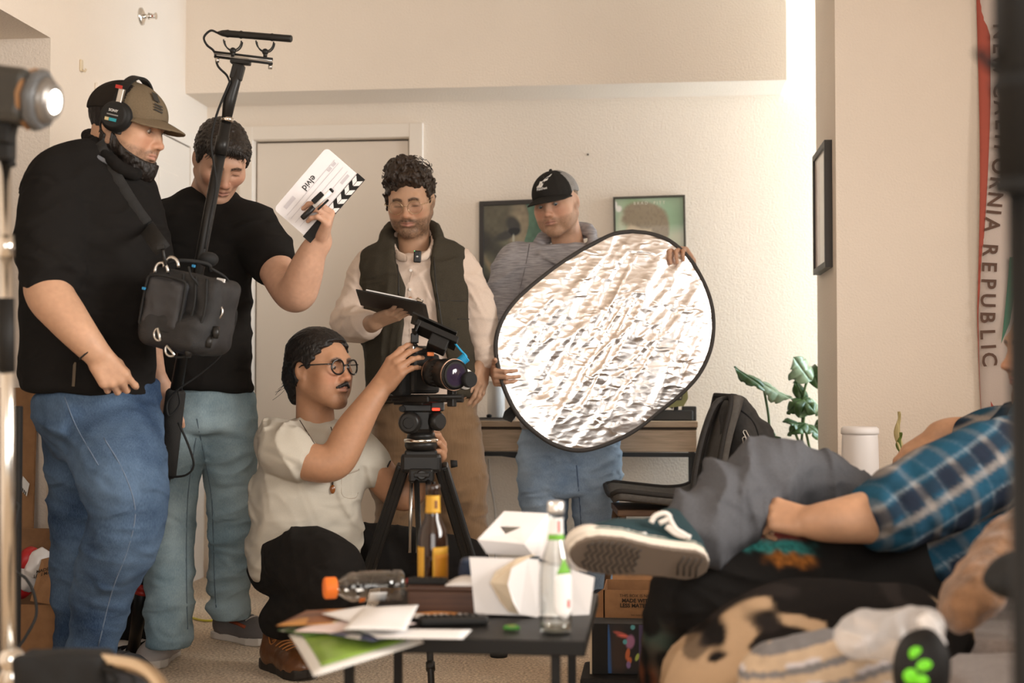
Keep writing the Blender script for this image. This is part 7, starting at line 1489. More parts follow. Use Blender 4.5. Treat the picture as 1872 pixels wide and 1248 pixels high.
# takeaway boxes of white card
CARD = mat('card_white', (.83, .79, .77), .7); CARDIN = mat('card_inside', (.62, .50, .36), .8)
def carton():
    a = T(862, 1128); d0 = np.dot(a - CAM, HEAD); t = thing('takeaway_box', 'white card takeaway box standing open on the table', 'box', (a + T(1060, 1128)) / 2); th = HEAD * .0012
    def p(x, y, dd=0): return at(x, y, d0 + dd)
    D_ = .085
    q = MB(); q.prism([p(858, 1018), p(985, 1022), p(982, 1126), p(868, 1122)], th); q.build('front_panel', CARD, t)
    q = MB(); q.prism([p(858, 1018), p(868, 1122), p(874, 1118, D_), p(866, 1020, D_)], th); q.build('side_panel', CARD, t)
    q = MB(); q.prism([p(985, 1030, .01), p(1042, 1040, .02), p(1087, 1055, .03), p(1077, 1128, .03), p(984, 1126, .01)], th); q.build('side_panel', CARD, t)
    q = MB(); q.prism([p(868, 1020, D_), p(1050, 1030, D_), p(1050, 1110, D_), p(874, 1112, D_)], th); q.build('back_panel', CARD, t)
    q = MB(); q.prism([p(868, 1122), p(982, 1126), p(1077, 1128, .03), p(1050, 1112, D_), p(874, 1114, D_)], UP * .001); q.build('floor_panel', CARD, t)
    fl = [p(985, 1024, -.004), p(965, 1020, -.012), p(935, 1038, -.022), p(928, 1068, -.026), p(938, 1100, -.022), p(950, 1122, -.012), p(983, 1128, -.004)]; q = MB(); q.prism(fl, -HEAD * .0012); q.build('folded_flap', CARD, t)
    f2 = [p(982, 1012, -.002), p(945, 1020, -.010), p(905, 1045, -.016), p(896, 1065, -.018), p(915, 1100, -.016), p(930, 1118, -.010), p(950, 1122, -.008), p(938, 1100, -.020), p(928, 1068, -.024), p(935, 1038, -.020), p(965, 1020, -.010)]; q = MB(); q.prism(f2, HEAD * .0012); q.build('flap_edge', CARDIN, t)
    # second box tipped behind it, handle slot in the lid
    e0 = d0 + .13; t = thing('takeaway_box', 'white gabled takeaway box with a triangular handle slot, lying behind', 'box', at(940, 1020, e0))
    def r(x, y, dd=0): return at(x, y, e0 + dd)
    A, B, C_, D = r(922, 934, .10), r(1002, 938, .10), r(958, 994), r(873, 986); hole = [r(914, 962, .05), r(953, 963, .05), r(924, 976, .03)]
    q = MB(); q.add([A, B, C_, D] + hole, [(0, 1, 5), (0, 5, 4), (1, 2, 5), (5, 2, 6), (2, 3, 6), (3, 4, 6), (3, 0, 4)]); q.build('lid_panel', CARD, t)
    q = MB(); q.prism([D, C_, r(976, 1016, .01), r(890, 1012, .01)], HEAD * .0012); q.build('front_panel', CARD, t); q = MB(); q.prism([B, C_, r(976, 1016, .01), r(1012, 1018, .10)], HEAD * .0012) ; q.build('end_panel', CARD, t)
    q = MB(); q.prism([r(1003, 938, .11), r(1012, 960, .09), r(1075, 1046, .02), r(1042, 1040, .02), r(985, 1020, .04)], HEAD * .0012); q.build('side_panel', CARD, t); q = MB(); q.prism([r(890, 1012, .01), r(976, 1016, .01), r(1012, 1018, .10), r(925, 1012, .10)], UP * .0012); q.build('floor_panel', CARD, t); q = MB(); q.prism([A, D, r(890, 1012, .01), r(925, 1012, .10)], HEAD * .0012); q.build('end_panel', CARD, t)
carton()
p = T(935, 1153); t = thing('lime_wedge', 'squeezed green lime wedge on the black tabletop', 'lime', p); q = S(); q.ell(p + UP * .005, (.016, .007, .008), k=.002); q.cut(p + UP * .002, -UP); q.disp(lump(.001, 150)); sculpt('rind', q, .0016, mat('lime_green', (.05, .22, .02), .4), t); q = MB(); q.ball(p + UP * .009 - HEAD * .002, (.011, .004, .003), 10); q.build('flesh', mat('lime_flesh', (.22, .24, .05), .3), t)
c = (T(752, 1142) + T(905, 1142)) / 2; t = thing('tv_remote', 'long black television remote on the coffee table', 'remote', c); q = MB(); fr = frame_of(T(905, 1140) - T(752, 1144)); q.box(c + UP * .009, (.019, .066, .009), fr, bev=.006); q.build('remote_body', M_blk2, t); q = MB()
for i in range(3):
    for j in range(9): q.cyl(c + UP * .018 + fr[:, 0] * (-.010 + i * .010) + fr[:, 1] * (-.052 + j * .012), c + UP * .0195 + fr[:, 0] * (-.010 + i * .010) + fr[:, 1] * (-.052 + j * .012), .0032, n=8)
q.build('buttons', M_rub, t)
# papers and leaflets
def paper(name, label, corners, z, m, sag=0.0, bow=0.0, n=10, cat='paper', over=None, th=.0015):
    """corners A B C D as pixels on the table plane; bow lifts the middle; sag drops what hangs past the edge"""
    Q = [onz(x, y, TZ + z) for x, y in corners]; g = []
    for i in range(n + 1):
        row = []
        for j in range(n + 1):
            u, v = i / n, j / n; p = (1 - u) * ((1 - v) * Q[0] + v * Q[3]) + u * ((1 - v) * Q[1] + v * Q[2]); p = p.copy(); p[2] += bow * math.sin(u * PI) * math.sin(v * PI)
            out = max(0, TX0 - p[0]) + max(0, TY0 - p[1]); p[2] -= sag * out; row.append(p)
        g.append(row)
    q = MB(); q.sheet(g, th); return setp(q.build(name, m), label, cat)
pw = mat('paper_white', (.82, .80, .79), .8)
def leaflet_mat(n, cols):
    m, nt, b = nodes_of(n); N, L = nt.nodes, nt.links; tc = N.new('ShaderNodeTexCoord'); t = N.new('ShaderNodeTexVoronoi'); t.inputs['Scale'].default_value = 16; L.new(tc.outputs['Object'], t.inputs['Vector']); r = N.new('ShaderNodeValToRGB'); r.color_ramp.interpolation = 'CONSTANT'; sp = N.new('ShaderNodeSeparateColor'); L.new(t.outputs['Color'], sp.inputs[0]); e = r.color_ramp.elements
    e[0].color = (*cols[0], 1); e[1].color = (*cols[-1], 1); e[1].position = .85
    for i, c in enumerate(cols[1:-1]): k = e.new((i + 1) * .85 / (len(cols) - 1)); k.color = (*c, 1)
    L.new(sp.outputs[0], r.inputs[0]); L.new(r.outputs[0], b.inputs['Base Color']); b.inputs['Roughness'].default_value = .4; return m
mg = paper('magazine', 'green and white magazine overhanging the table corner', [(528, 1150), (700, 1126), (775, 1170), (574, 1206)], .004, mat('magazine_cover', (.74, .72, .68), .35), .12, .002)
Q = [onz(x, y, TZ + .008) for x, y in [(552, 1152), (690, 1134), (742, 1165), (588, 1192)]]; q = MB()
g = [[(lambda p: V(p[0], p[1], p[2] - .12 * (max(0, TX0 - p[0]) + max(0, TY0 - p[1])) - .001))((1 - i / 8) * ((1 - j / 8) * Q[0] + j / 8 * Q[3]) + i / 8 * ((1 - j / 8) * Q[1] + j / 8 * Q[2])) for j in range(9)] for i in range(9)]; q.sheet(g, .0006); q.build('cover_photo', mat('magazine_green', (.23, .36, .06), .35, var=.3, scale=12), mg)
paper('leaflet', 'dark green leaflet tucked under the white sheets', [(508, 1140), (600, 1124), (690, 1150), (560, 1156)], .010, leaflet_mat('leaflet_green', [(.04, .09, .03), (.10, .20, .04), (.50, .48, .42), (.03, .03, .05)]), .1, .002)
paper('leaflet', 'brown food leaflet sticking out at the far left of the pile', [(506, 1138), (560, 1112), (660, 1112), (610, 1140)], .016, leaflet_mat('leaflet_brown', [(.22, .08, .03), (.48, .22, .06), (.12, .05, .03), (.60, .48, .30)]), .05, .004)
paper('envelope', 'pale pink envelope with a navy edge in the paper pile', [(538, 1150), (610, 1128), (760, 1140), (640, 1158)], .013, mat('paper_pink', (.74, .60, .57), .8), .05, .003)
paper('leaflet', 'small blue and grey leaflet lying in the paper pile', [(600, 1158), (690, 1142), (760, 1156), (680, 1170)], .015, leaflet_mat('leaflet_blue', [(.05, .06, .12), (.60, .56, .54), (.25, .28, .26), (.70, .66, .64)]), .02, .002)
paper('paper_sheet', 'white sheet fanned toward the bottle with the orange cap', [(588, 1122), (668, 1108), (740, 1118), (660, 1142)], .022, pw, .0, .006)
paper('paper_sheet', 'large white folded sheet on top of the paper pile', [(665, 1112), (765, 1106), (742, 1152), (628, 1150)], .030, pw, .0, .012)
paper('paper_sheet', 'long white sheet reaching toward the clear glass bottle', [(655, 1150), (862, 1152), (846, 1168), (690, 1166)], .018, pw, .0, .003)
paper('paper_sheet', 'orange tinted sheet beside the wooden box', [(742, 1122), (850, 1112), (862, 1122), (760, 1130)], .004, leaflet_mat('leaflet_orange', [(.70, .66, .62), (.62, .26, .07), (.72, .68, .65)]), .0, .003)
# ================================================================== sofa and its clutter
M_sofa = mat('sofa_plush', (.25, .205, .185), .95, bump=.9, bscale=160, var=.22, scale=90, sheen=.3)
def sofa():
    x0 = .50; x1 = 1.40; y0, y1 = 1.72, 3.80; t = thing('sofa', 'grey plush sofa along the right side of the room', 'sofa', ((x0 + x1) / 2, (y0 + y1) / 2, 0))
    s = S(); s.box(((x0 + x1) / 2, (y0 + y1) / 2, .17), ((x1 - x0) / 2, (y1 - y0) / 2, .13), r=.04); sculpt('base', s, .014, M_sofa, t)
    for k in range(2): s = S(); a = y0 + .14 + k * .90; s.box(((x0 + x1) / 2 - .12, a + .44, .315), ((x1 - x0) / 2 - .12, .44, .075), r=.06); s.disp(lump(.006, 9, k)); sculpt('seat_cushion', s, .012, M_sofa, t)
    for k in range(2): s = S(); a = y0 + .14 + k * .90; s.box((1.09, a + .44, .58), (.085, .43, .22), Ry(.38), r=.07); s.disp(lump(.008, 8, k + 4)); sculpt('back_cushion', s, .012, M_sofa, t)
    s = S(); s.box((x1 - .02, (y0 + y1) / 2, .50), (.14, (y1 - y0) / 2, .36), r=.09); sculpt('backrest', s, .014, M_sofa, t)
    for (yy, h, nm) in ((y1 - .02, .30, 'arm'), (y0 + .05, .30, 'arm')):
        s = S(); s.box(((x0 + x1) / 2 + .03, yy, .33), ((x1 - x0) / 2, .12, h), r=.09); s.disp(lump(.006, 10, 3)); s.disp(lump(.003, 45, 5)); sculpt(nm, s, .009, M_sofa, t)
    for x in (x0 + .08, x1 - .08):
        for y in (y0 + .1, y1 - .1): q = MB(); q.cyl((x, y, .05), (x, y, 0), .025, .02); q.build('foot', M_blk, t)
sofa()
def blanket():
    s = S(); c = lambda px, py, d: at(px, py, d)
    s.chain([c(1330, 1215, 2.62), c(1400, 1165, 2.62), c(1500, 1150, 2.66), c(1620, 1160, 2.7), c(1720, 1170, 2.75)], [.075, .085, .085, .08, .07], .06); s.chain([c(1310, 1255, 2.60), c(1330, 1330, 2.6)], [.07, .06], .05); s.ell(c(1480, 1230, 2.6), (.27, .2, .085), R=CAMR, k=.06)
    s.disp(ridges(nrm(RIGHT * .3 - UP + HEAD * .2), .018, 8, 3)); s.disp(lump(.007, 9, 2)); o = c(1400, 1150, 2.5)
    def col(P):
        x = (P - o) @ RIGHT; z = (P - o) @ UP; n = vnoise(P * V(1, 1, 1), 9, 2) + .6 * vnoise(P, 22, 5); C = np.tile(V(.012, .010, .009), (len(P), 1)); m = sstep(.05, .22, n - .05 + .9 * (-.015 - z) * 12 * (x < .14)) ; C = mixc(C, V(.40, .27, .165), m); m2 = sstep(.25, .4, vnoise(P, 16, 9)); return mixc(C, V(.025, .02, .018), m2 * .7)
    setp(sculpt('blanket', s, .008, mat('fleece_print', rough=.98, attr=True, bump=.5, bscale=300, spec=.05), None, col=col), 'black and tan patterned fleece blanket heaped on the sofa', 'blanket')
    s = S(); s.ell(c(1520, 1255, 2.28), (.155, .11, .085), R=CAMR @ Ry(.10), k=.03); s.ell(c(1590, 1240, 2.30), (.10, .10, .065), R=CAMR, k=.05); s.disp(lump(.006, 10, 4)); s.disp(ridges(RIGHT, .008, 12, 2)); o2 = c(1500, 1165, 2.2)
    def col2(P):
        u = (P - o2) @ nrm(UP - RIGHT * .25); w = (P - o2) @ RIGHT; k = ((u / .030) % 1); C = np.tile(V(.46, .34, .23), (len(P), 1)); C = mixc(C, V(.13, .13, .14), ((k > .45) & (k < .8)) * .9); C = mixc(C, V(.55, .52, .55), ((k > .8)) * ((w / .11) % 1 > .5) * .8); return C * (1 + .15 * vnoise(P, 60, 3))[:, None]
    setp(sculpt('striped_cushion', s, .006, mat('woven_stripe', rough=.98, attr=True, bump=.4, bscale=250), None, col=col2), 'cream and charcoal striped cushion at the front of the sofa', 'cushion')
    s = S(); s.chain([c(1885, 960, 2.46), c(1838, 1010, 2.42), c(1790, 1070, 2.36), c(1755, 1120, 2.34)], [.040, .045, .042, .030], .03, flat=(HEAD, 1.6)); s.disp(lump(.008, 12, 3)); s.disp(lump(.004, 50, 5)); setp(sculpt('fur_cushion', s, .007, mat('fur_tan', (.24, .125, .062), .98, var=.45, scale=26, bump=.9, bscale=140, sheen=.3), None), 'tan fuzzy cushion wedged beside the near sofa arm', 'cushion')
    # crumpled clear plastic bag
    s = S(); s.ell(c(1600, 1160, 2.16), (.060, .05, .036), R=CAMR @ Ry(-.15), k=.03); s.ell(c(1665, 1175, 2.14), (.05, .045, .036), R=CAMR, k=.03); s.ell(c(1700, 1140, 2.12), (.028, .03, .022), R=CAMR @ Ry(.6), k=.02); s.disp(ridges(nrm(RIGHT + UP * .3), .020, 16, 4, stretch=.2)); m, nt, b = nodes_of('film_plastic'); b.inputs['Base Color'].default_value = (.72, .68, .66, 1); b.inputs['Roughness'].default_value = .25; b.inputs['Alpha'].default_value = .48
    setp(sculpt('plastic_bag', s, .005, m, None), 'crumpled translucent plastic bag on the sofa blanket', 'bag')
    # black pouch with bright green emblem
    p = c(1684, 1222, 1.98); t = thing('game_controller_case', 'black rounded case with bright green emblem on the sofa', 'case', p - UP * .06); s = S(); s.ell(p, (.042, .03, .058), R=CAMR @ Ry(.12), k=.01); s.disp(lump(.002, 25)); sculpt('case_shell', s, .004, M_blk, t); gr = mat('emblem_green', (.20, .80, .02), .5)
    for (px, py, w, h, r_) in ((1676, 1195, .0115, .0105, .3), (1690, 1218, .012, .010, -.3), (1666, 1236, .012, .011, .5), (1685, 1243, .010, .008, .1)):
        a = s.snap([at(px, py, 1.98)], off=.0005)[0]; q = MB(); q.ball(a, (w, .003, h), 14, R=CAMR @ Ry(r_)); q.build('emblem', gr, t)
    # near arm clutter: black strap bag on the arm, white cap
    s = S(); s.ell(c(1845, 1062, 1.93), (.035, .04, .022), R=CAMR, k=.02); s.ell(c(1875, 1050, 1.95), (.05, .05, .035), R=CAMR, k=.02); setp(sculpt('black_pouch', s, .005, M_rub, None), 'soft black pouch resting on the near sofa arm', 'pouch')
    a, b_ = c(1690, 1130, 2.02), c(1722, 1182, 1.98); q = MB(); q.lathe(a, b_, [(0, .012), (.1, .014), (.55, .013), (.6, .009), (.95, .009), (1, .006)], 16); setp(q.build('white_tube', mat('tube_white', (.78, .74, .72), .4)), 'short white plastic tube leaning on the green emblem case', 'tube')
blanket()
# ================================================================== boxes and things on the floor
KR = mat('kraft_card', (.30, .155, .070), .85, var=.12, scale=30, bump=.15, bscale=80); KR2 = mat('kraft_dark', (.20, .100, .045), .85, var=.15, scale=30); INK = mat('box_ink', (.03, .02, .012), .8)
def right_boxes():
    y = 4.05; A = onplane(1103, 1078, 1, y); B = onplane(1212, 1080, 1, y); zb = 0.0; t = thing('cardboard_box', 'open brown cardboard box printed with black lettering on floor', 'box', ((A[0] + B[0]) / 2, y + .12, 0)); x0, x1, zt = A[0], B[0] + .04, A[2]
    slab(x0, x1, y, y + .004, 0, zt).build('front_panel', KR, t); slab(x0, x1, y + .22, y + .224, 0, zt).build('back_panel', KR, t); slab(x0, x0 + .004, y, y + .22, 0, zt).build('side_panel', KR, t); slab(x1 - .004, x1, y, y + .22, 0, zt).build('side_panel', KR, t); slab(x0, x1, y, y + .22, 0, .004).build('bottom_panel', KR2, t)
    q = MB(); q.prism([V(x0 + .02, y + .222, zt), V(x1, y + .222, zt), V(x1, y + .27, zt + .05), V(x0 + .02, y + .27, zt + .05)], (0, .004, 0)); q.build('flap', KR, t); q = MB(); q.prism([V(x0, y, zt - .10), V(x0, y + .20, zt - .02), V(x0 - .055, y + .19, zt - .06), V(x0 - .055, y + .01, zt - .115)], (0, 0, -.004)); q.build('flap', KR, t)
    def tx(s, px, py, size, b=0): text_on('lettering', s, INK, t, onplane(px, py, 1, y - .0008), V(1, 0, 0), UP, size, bold=b)
    tx('THIS BOX IS NOW', 1165, 1089, .0125); tx('MADE WITH', 1164, 1098, .0155, .035); tx('LESS MATERIAL', 1166, 1107, .0155, .035); tx('less material matters', 1172, 1124, .0068)
    # game box lying on a black tray
    tz = .085; yb = 3.86; t = thing('black_tray', 'low black tray stand on the floor beside the sofa', 'tray', (onplane(1120, 1220, 1, yb)[0], yb + .1, 0)); xa = onplane(1062, 1215, 1, yb)[0]; xb = onplane(1240, 1215, 1, yb)[0]; slab(xa, xb, yb - .06, yb + .18, tz - .03, tz, bev=.008).build('tray_top', M_blk, t); slab(xa + .02, xb - .02, yb - .03, yb + .15, 0, tz - .03, bev=.005).build('tray_base', M_rub, t)
    A = onplane(1082, 1139, 1, yb); B = onplane(1190, 1141, 1, yb); h = A[2] - tz; t = thing('printed_game_box', 'dark box with colourful artwork standing below the cardboard box', 'box', ((A[0] + B[0]) / 2, yb + .05, tz)); slab(A[0], B[0], yb, yb + .10, tz, A[2], bev=.002).build('carton', M_blk, t); slab(A[0] - .006, A[0], yb + .004, yb + .10, tz, A[2] - .02).build('flap_edge', CARDIN, t); w = B[0] - A[0]
    def art(u, v):
        C = np.tile(V(.012, .010, .012), (len(u), 1)); C = mixc(C, V(.02, .10, .30), blob(u, v, .03, .6, .05, .6, -.05, .4)); C = mixc(C, V(.08, .06, .14), (u > .72) * .9); C = mixc(C, V(.04, .022, .015), blob(u, v, .25, .6, .18, .5, 0, .5)); C = mixc(C, V(.42, .09, .07), blob(u, v, .30, .19, .16, .04, .25, .4) + blob(u, v, .38, .24, .16, .035, .1, .4)); C = mixc(C, V(.36, .16, .30), blob(u, v, .52, .35, .10, .14, .2, .3)); C = mixc(C, V(.10, .38, .44), blob(u, v, .40, .35, .05, .05, 0, .3) + blob(u, v, .58, .05, .05, .05, .5, .3)); C = mixc(C, V(.55, .14, .05), blob(u, v, .46, .60, .05, .12, .2, .3) + blob(u, v, .50, .74, .05, .08, .3, .3)); C = mixc(C, V(.25, .16, .36), blob(u, v, .48, .82, .05, .07, 0, .3)); return mixc(C, V(.40, .50, .10), blob(u, v, .68, .66, .04, .08, .4, .3))
    grid_print('cover_art', t, V(A[0] + w * .27, yb - .001, A[2] - .002), V(B[0], yb - .001, A[2] - .002), V(B[0], yb - .001, tz + .004), V(A[0] + w * .27, yb - .001, tz + .004), art, 60, 60)
right_boxes()
def left_boxes():
    y = 4.50; A = onplane(38, 735, 1, y); B = onplane(66, 740, 1, y); C2 = onplane(74, 968, 1, y); q = MB(); zt = A[2] + .05; t = thing('flattened_carton', 'tall flattened cardboard carton leaning on the hall wall', 'carton', (B[0] - .12, y, 0)); q.prism([V(B[0] - .32, y, zt), V(B[0], y, zt), V(C2[0] + .01, y - .10, .0), V(B[0] - .32, y - .10, .0)], (0, .012, 0)); q.build('card_sheet', KR, t)
    def onA(px, py): return onplane(px, py, 1, y - .055)
    q = MB(); q.prism([onA(42, 870), onA(54, 884), onA(49, 907), onA(36, 893)], (0, -.001, 0)); lb = q.build('shipping_label', M_white_p, t); q = MB()
    for k in range(4): q.prism([onA(39 + k * 2.6, 889 + k * 3 - 1), onA(40.5 + k * 2.6, 890.5 + k * 3), onA(39.5 + k * 2.6, 896 + k * 3), onA(38 + k * 2.6, 894.5 + k * 3)], (0, -.0018, 0))
    q.build('barcode', INK, lb)
    y = 4.14; x1 = onplane(118, 1000, 1, y)[0]; x0 = onplane(-40, 1000, 1, y)[0]; zt = onplane(60, 1000, 1, y + .2)[2]; zf = onplane(60, 1105, 1, y)[2]; t = thing('cardboard_box', 'open cardboard box with red and white packaging behind the light stand', 'box', ((x0 + x1) / 2, y + .15, 0))
    slab(x0, x1, y, y + .005, 0, zf).build('front_panel', KR, t); slab(x0, x1, y + .20, y + .205, 0, zt - .02).build('back_panel', KR2, t); slab(x0, x0 + .005, y, y + .2, 0, zf).build('side_panel', KR2, t); slab(x1 - .005, x1, y, y + .2, 0, zf).build('side_panel', KR2, t); slab(x0, x1, y, y + .2, 0, .005).build('bottom_panel', KR2, t)
    q = MB(); q.prism([V(x0, y + .20, zt - .02), V(x1, y + .20, zt - .02), V(x1, y + .22, zt + .06), V(x0, y + .22, zt + .06)], (0, .005, 0)); q.build('flap', KR2, t)
    fl = [onplane(55, 1098, 1, y - .01), onplane(120, 1110, 1, y - .01), onplane(122, 1010, 1, y + .08), onplane(76, 1022, 1, y + .08)]; q = MB(); q.prism(fl, (0, .004, 0)); f = q.build('flap', KR, t)
    for (s, px, py) in (('MADE WITH', 91, 1040), ('LESS MATERIAL', 91, 1047)): text_on('lettering', s, INK, f, onplane(px, py, 1, y + .05), fl[2] - fl[3], fl[3] - fl[0], .016, bold=.02, depth=-.004 if False else .003)
    for i, (px, py, rx, rz, m) in enumerate(((42, 1040, .035, .05, 'packing_white'), (52, 1022, .03, .04, 'packing_red'), (40, 1075, .03, .035, 'packing_red'), (70, 1030, .045, .05, 'packing_white'), (56, 1062, .035, .03, 'packing_white'))):
        p = onplane(px, py, 1, y + .12); s = S(); s.ell(p, (rx, .05, rz), R=Ry(.4 * i), k=.01); s.disp(ridges(V(1, 0, .4), .010, 20, i, stretch=.3)); setp(sculpt('packing_wrap', s, .006, mat(m, (.72, .68, .66) if 'white' in m else (.45, .02, .02), .45), None), ['white crumpled wrapper at the front left of the open box', 'red wrapper standing at the back of the open box', 'red wrapper lowest in the open box', 'big white wrapper beside the printed flap', 'small white wrapper in the middle of the open box'][i], 'wrapper', 'wrappers in the open box')
    # tall black panel edge-on and its cable
    d = 3.55; a = at(30, 742, d); t = thing('floor_mirror', 'tall narrow black framed mirror standing behind the chrome stand', 'mirror', (a[0], a[1], 0)); q = MB(); q.box((a[0] - .05, a[1], a[2] / 2), (.062, .012, a[2] / 2), CAMR, bev=.003); q.build('panel_frame', M_blk, t); q = MB(); q.box((a[0] - .052, a[1] - .0126, a[2] / 2), (.050, .001, a[2] / 2 - .02), CAMR); q.build('panel_face', mat('panel_glass', (.055, .045, .036), .2), t)
    q = MB(); q.tube(crom([at(22, 912, d - .05), at(34, 925, d - .05), at(30, 945, d - .06), at(22, 1030, d - .1), at(48, 1058, d - .1), at(62, 1085, d - .1), at(66, 1125, d - .1), at(46, 1165, d - .15), at(34, 1185, d - .2), at(30, 1230, d - .3)], 6), .004, 6); setp(q.build('loose_cable', M_rub), 'thin black cable trailing down in front of the cardboard box', 'cable')
left_boxes()
p = onz(242, 1175, 0); t = thing('equipment_case', 'black square equipment case on the carpet between the two men', 'case', p + HEAD * .1); q = MB(); q.box(p + HEAD * .1 + UP * .075, (.075, .09, .075), CAMR @ Rz(.15), bev=.012); q.build('case_shell', M_blk, t); q = MB(); q.tube(crom([p + HEAD * .06 + UP * .150 - RIGHT * .03, p + HEAD * .06 + UP * .18, p + HEAD * .06 + UP * .150 + RIGHT * .03], 5), .006, 6); q.build('handle', M_rub, t)
for i, (c, lab) in enumerate((([(203, 1176), (258, 1166), (280, 1180), (222, 1194)], 'white paper with black scribbles on carpet by the sneaker'), ([(255, 1162), (285, 1158), (296, 1172), (262, 1176)], 'small white paper scrap beside the black case'))):
    Q = [onz(x, y, .004 + .002 * i) for x, y in c]; q = MB(); q.sheet([[(1 - a) * ((1 - b) * Q[0] + b * Q[3]) + a * ((1 - b) * Q[1] + b * Q[2]) + UP * .006 * abs(math.sin(5 * a + 3 * b)) for b in np.linspace(0, 1, 8)] for a in np.linspace(0, 1, 8)], .001); setp(q.build('paper_sheet', pw), lab, 'paper')
q = MB(); q.tube([onz(200, 1188, .008), onz(225, 1182, .03), onz(250, 1180, .012), onz(268, 1172, .03), onz(285, 1160, .012)], .005, 6); q.tube([onz(215, 1192, .008), onz(240, 1176, .02), onz(262, 1186, .01), onz(280, 1176, .008)], .004, 6); setp(q.build('audio_cable', M_rub), 'black cable curled over the papers on the carpet', 'cable')
q = MB(); q.tube(crom([onz(338, 1125, .006), onz(355, 1130, .006), onz(375, 1134, .006), onz(398, 1133, .006)], 5), .0045, 6); q.tube(crom([onz(250, 1112, .006), onz(268, 1116, .006), onz(300, 1120, .006), onz(338, 1125, .006)], 5), .0045, 6); setp(q.build('yellow_cable', mat('cable_yellow', (.62, .55, .06), .5)), 'yellow cable lying on the carpet between the pale jeans', 'cable')
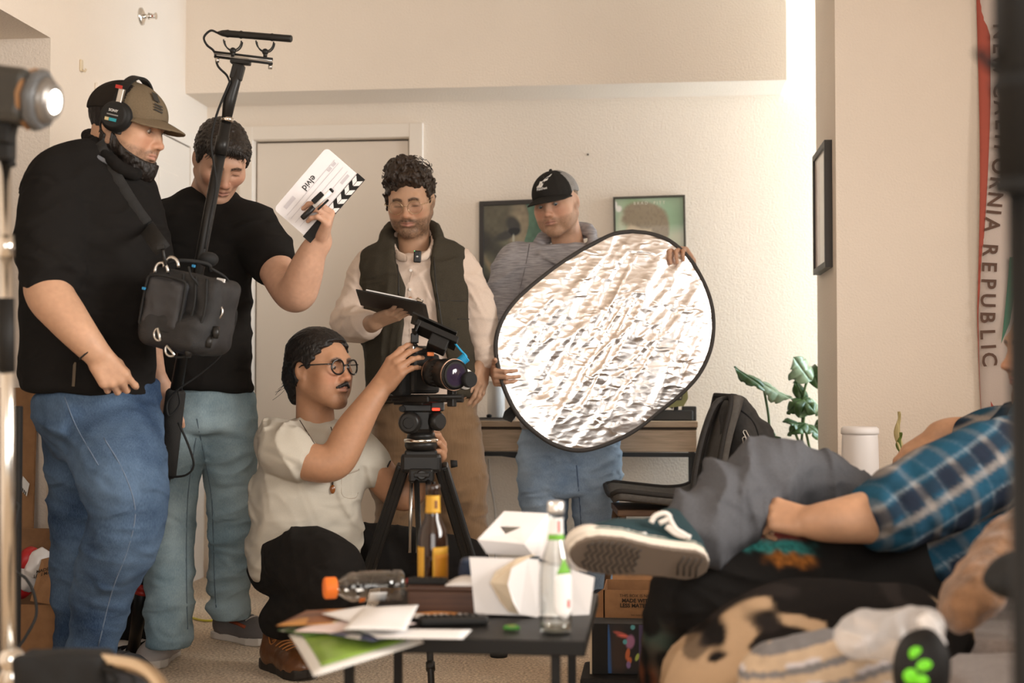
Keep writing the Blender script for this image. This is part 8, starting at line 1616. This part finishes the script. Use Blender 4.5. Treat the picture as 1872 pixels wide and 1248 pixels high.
# ================================================================== foreground: lamp on chrome stand, black stand at right
def film_light():
    d = 2.35; t = thing('studio_light', 'dark studio light glowing at left on a chrome stand', 'light', at(12, 1180, d) * V(1, 1, 0)); b = at(-45, 168, d - .02); f = at(66, 182, d - .035); ax = nrm(f - b); fr = frame_of(ax); ht = mat('lamp_housing', (.035, .032, .026), .5)
    q = MB(); q.box((b + f) / 2 + ax * .0, (.046, np.linalg.norm(f - b) / 2, .046), fr, bev=.014); q.build('housing', ht, t); q = MB(); q.lathe(f - ax * .012, f - ax * .004, [(0, .052), (.2, .0535), (.8, .0535), (1, .052)], 8); q.build('accent_band', mat('band_copper', (.30, .15, .06), .45), t)
    q = MB(); q.lathe(f - ax * .002, f + ax * .018, [(0, .050), (.2, .054), (.8, .052), (1, .046)], 8); q.build('mount_collar', mat('lamp_collar', (.10, .10, .10), .35), t); q = MB(); q.lathe(f + ax * .016, f + ax * .034, [(0, .042), (.4, .038), (1, .030)], 30); q.build('reflector_ring', mat('ring_grey', (.25, .23, .21), .35, .7), t)
    q = MB(); q.lathe(f + ax * .0342, f + ax * .036, [(0, .0195), (1, .0185)], 30); q.build('light_emitter', mat('emitter', (1.0, .93, .84), .5, emit=22), t)
    l = bpy.data.lights.new('studio_light_beam', 'SPOT'); l.energy = 28; l.spot_size = math.radians(110); l.spot_blend = .6; l.shadow_soft_size = .03; l.color = (1, .93, .85); o = bpy.data.objects.new('studio_light_beam', l); COL.objects.link(o); p = f + ax * .05; o.location = Vector(p.tolist()) - t.location; o.rotation_euler = Vector(ax.tolist()).to_track_quat('-Z', 'Y').to_euler(); o.parent = t
    text_on('housing_lettering', 'amaran', M_white_p, t, at(8, 144, d - .105), fr[:, 1], UP, .020, depth=.004) if False else None
    q = MB(); q.box(at(14, 232, d - .02), (.012, .02, .028), CAMR @ Ry(.2), bev=.004); q.box(at(8, 262, d), (.016, .018, .03), CAMR, bev=.005); q.box(at(18, 285, d), (.006, .006, .02), CAMR @ Ry(-.3), bev=.003); q.build('yoke', M_blk, t)
    top, bot = at(10, 290, d), at(18, 1215, d); q = MB(); q.cyl(at(10, 290, d), at(12, 1000, d), .0095, n=20); q.cyl(at(12, 470, d), at(16, 1215, d), .0115, n=20); q.build('stand_pole', M_chr, t)
    for (y0, y1, r) in ((430, 470, .0135), (545, 680, .0145)): q = MB(); q.lathe(at(10.5, y0, d), at(12, y1, d), [(0, r), (1, r)], 20); q.build('pole_collar', M_chr if y0 < 500 else M_blk, t)
    q = MB(); q.ball(at(22, 1205, d), (.022, .022, .022), 16); q.ball(at(24, 1240, d), (.016, .016, .024), 16); q.build('hub', M_chr, t)
    gd = mat('chrome_gold', (.62, .50, .36), .22, 1.0); q = MB(); q.tube(crom([at(40, 1206, d + .02), at(120, 1204, d - .04), at(200, 1208, d - .08), at(262, 1222, d - .12), at(300, 1262, d - .16), at(325, 1330, d - .2)], 6), .0125, 14); q.build('stand_leg', gd, t)
    q = MB(); q.tube(crom([at(20, 1215, d), at(-10, 1300, d + .1), at(-40, 1500, d + .3)], 6), .0115, 12); q.build('stand_leg', M_chr, t); q = MB(); q.tube(crom([at(22, 1240, d), at(30, 1400, d + .2), at(50, 1550, d + .4)], 6), .0115, 12); q.build('stand_leg', M_chr, t)
    s = S(); s.box(at(118, 1226, d - .06), (.075, .04, .032), CAMR, r=.014); s.ell(at(118, 1265, d - .06), (.07, .045, .05), R=CAMR, k=.03); s.disp(lump(.004, 20)); t2 = setp(sculpt('sandbag', s, .006, M_rub, None), 'black weight bag strapped over the chrome stand leg', 'sandbag')
    q = MB(); q.tube(crom([at(185, 1215, d - .09), at(215, 1240, d - .08), at(198, 1262, d - .08), at(225, 1290, d - .08)], 5), .005, 6); q.tube(crom([at(190, 1222, d - .10), at(240, 1232, d - .09), at(250, 1270, d - .09)], 5), .004, 6); setp(q.build('bag_cord', M_rub), 'tangled black cord beside the weight bag at the lower left', 'cord')
film_light()
def black_stand():
    d = 1.25; bx = at(1870, 600, d); t = thing('black_stand', 'blurred tall black stand at the right edge of the frame', 'stand', (bx[0], bx[1], 0)); X, Yy = bx[0], bx[1]
    q = MB(); q.cyl((X, Yy, 0), (X, Yy, 1.12), .0130, n=20); q.build('pole', M_blk, t); q = MB(); q.cyl((X, Yy, 1.08), (X, Yy, 1.6), .0235, n=20); q.build('upper_sleeve', M_blk, t)
    for z in (1.08, 1.175): q = MB(); q.lathe((X, Yy, z - .006), (X, Yy, z + .006), [(0, .024), (.5, .026), (1, .024)], 20); q.build('collar', M_rub, t)
    z = at(1800, 95, d)[2]; p = V(X, Yy, z - .01); q = MB(); q.tube([p, p - RIGHT * .026 - UP * .004, p - RIGHT * .040 + UP * .012], [.006, .005, .0045], 8); q.build('lever', M_rub, t)
    for a in range(3): an = a * 2.1 + .9; e = V(X + .35 * math.cos(an) + .05, Yy + .30 * math.sin(an) - .1, .0); q = MB(); q.tube([V(X, Yy, .45), e + UP * .01], .010, 8); q.build('leg', M_blk, t)
black_stand()
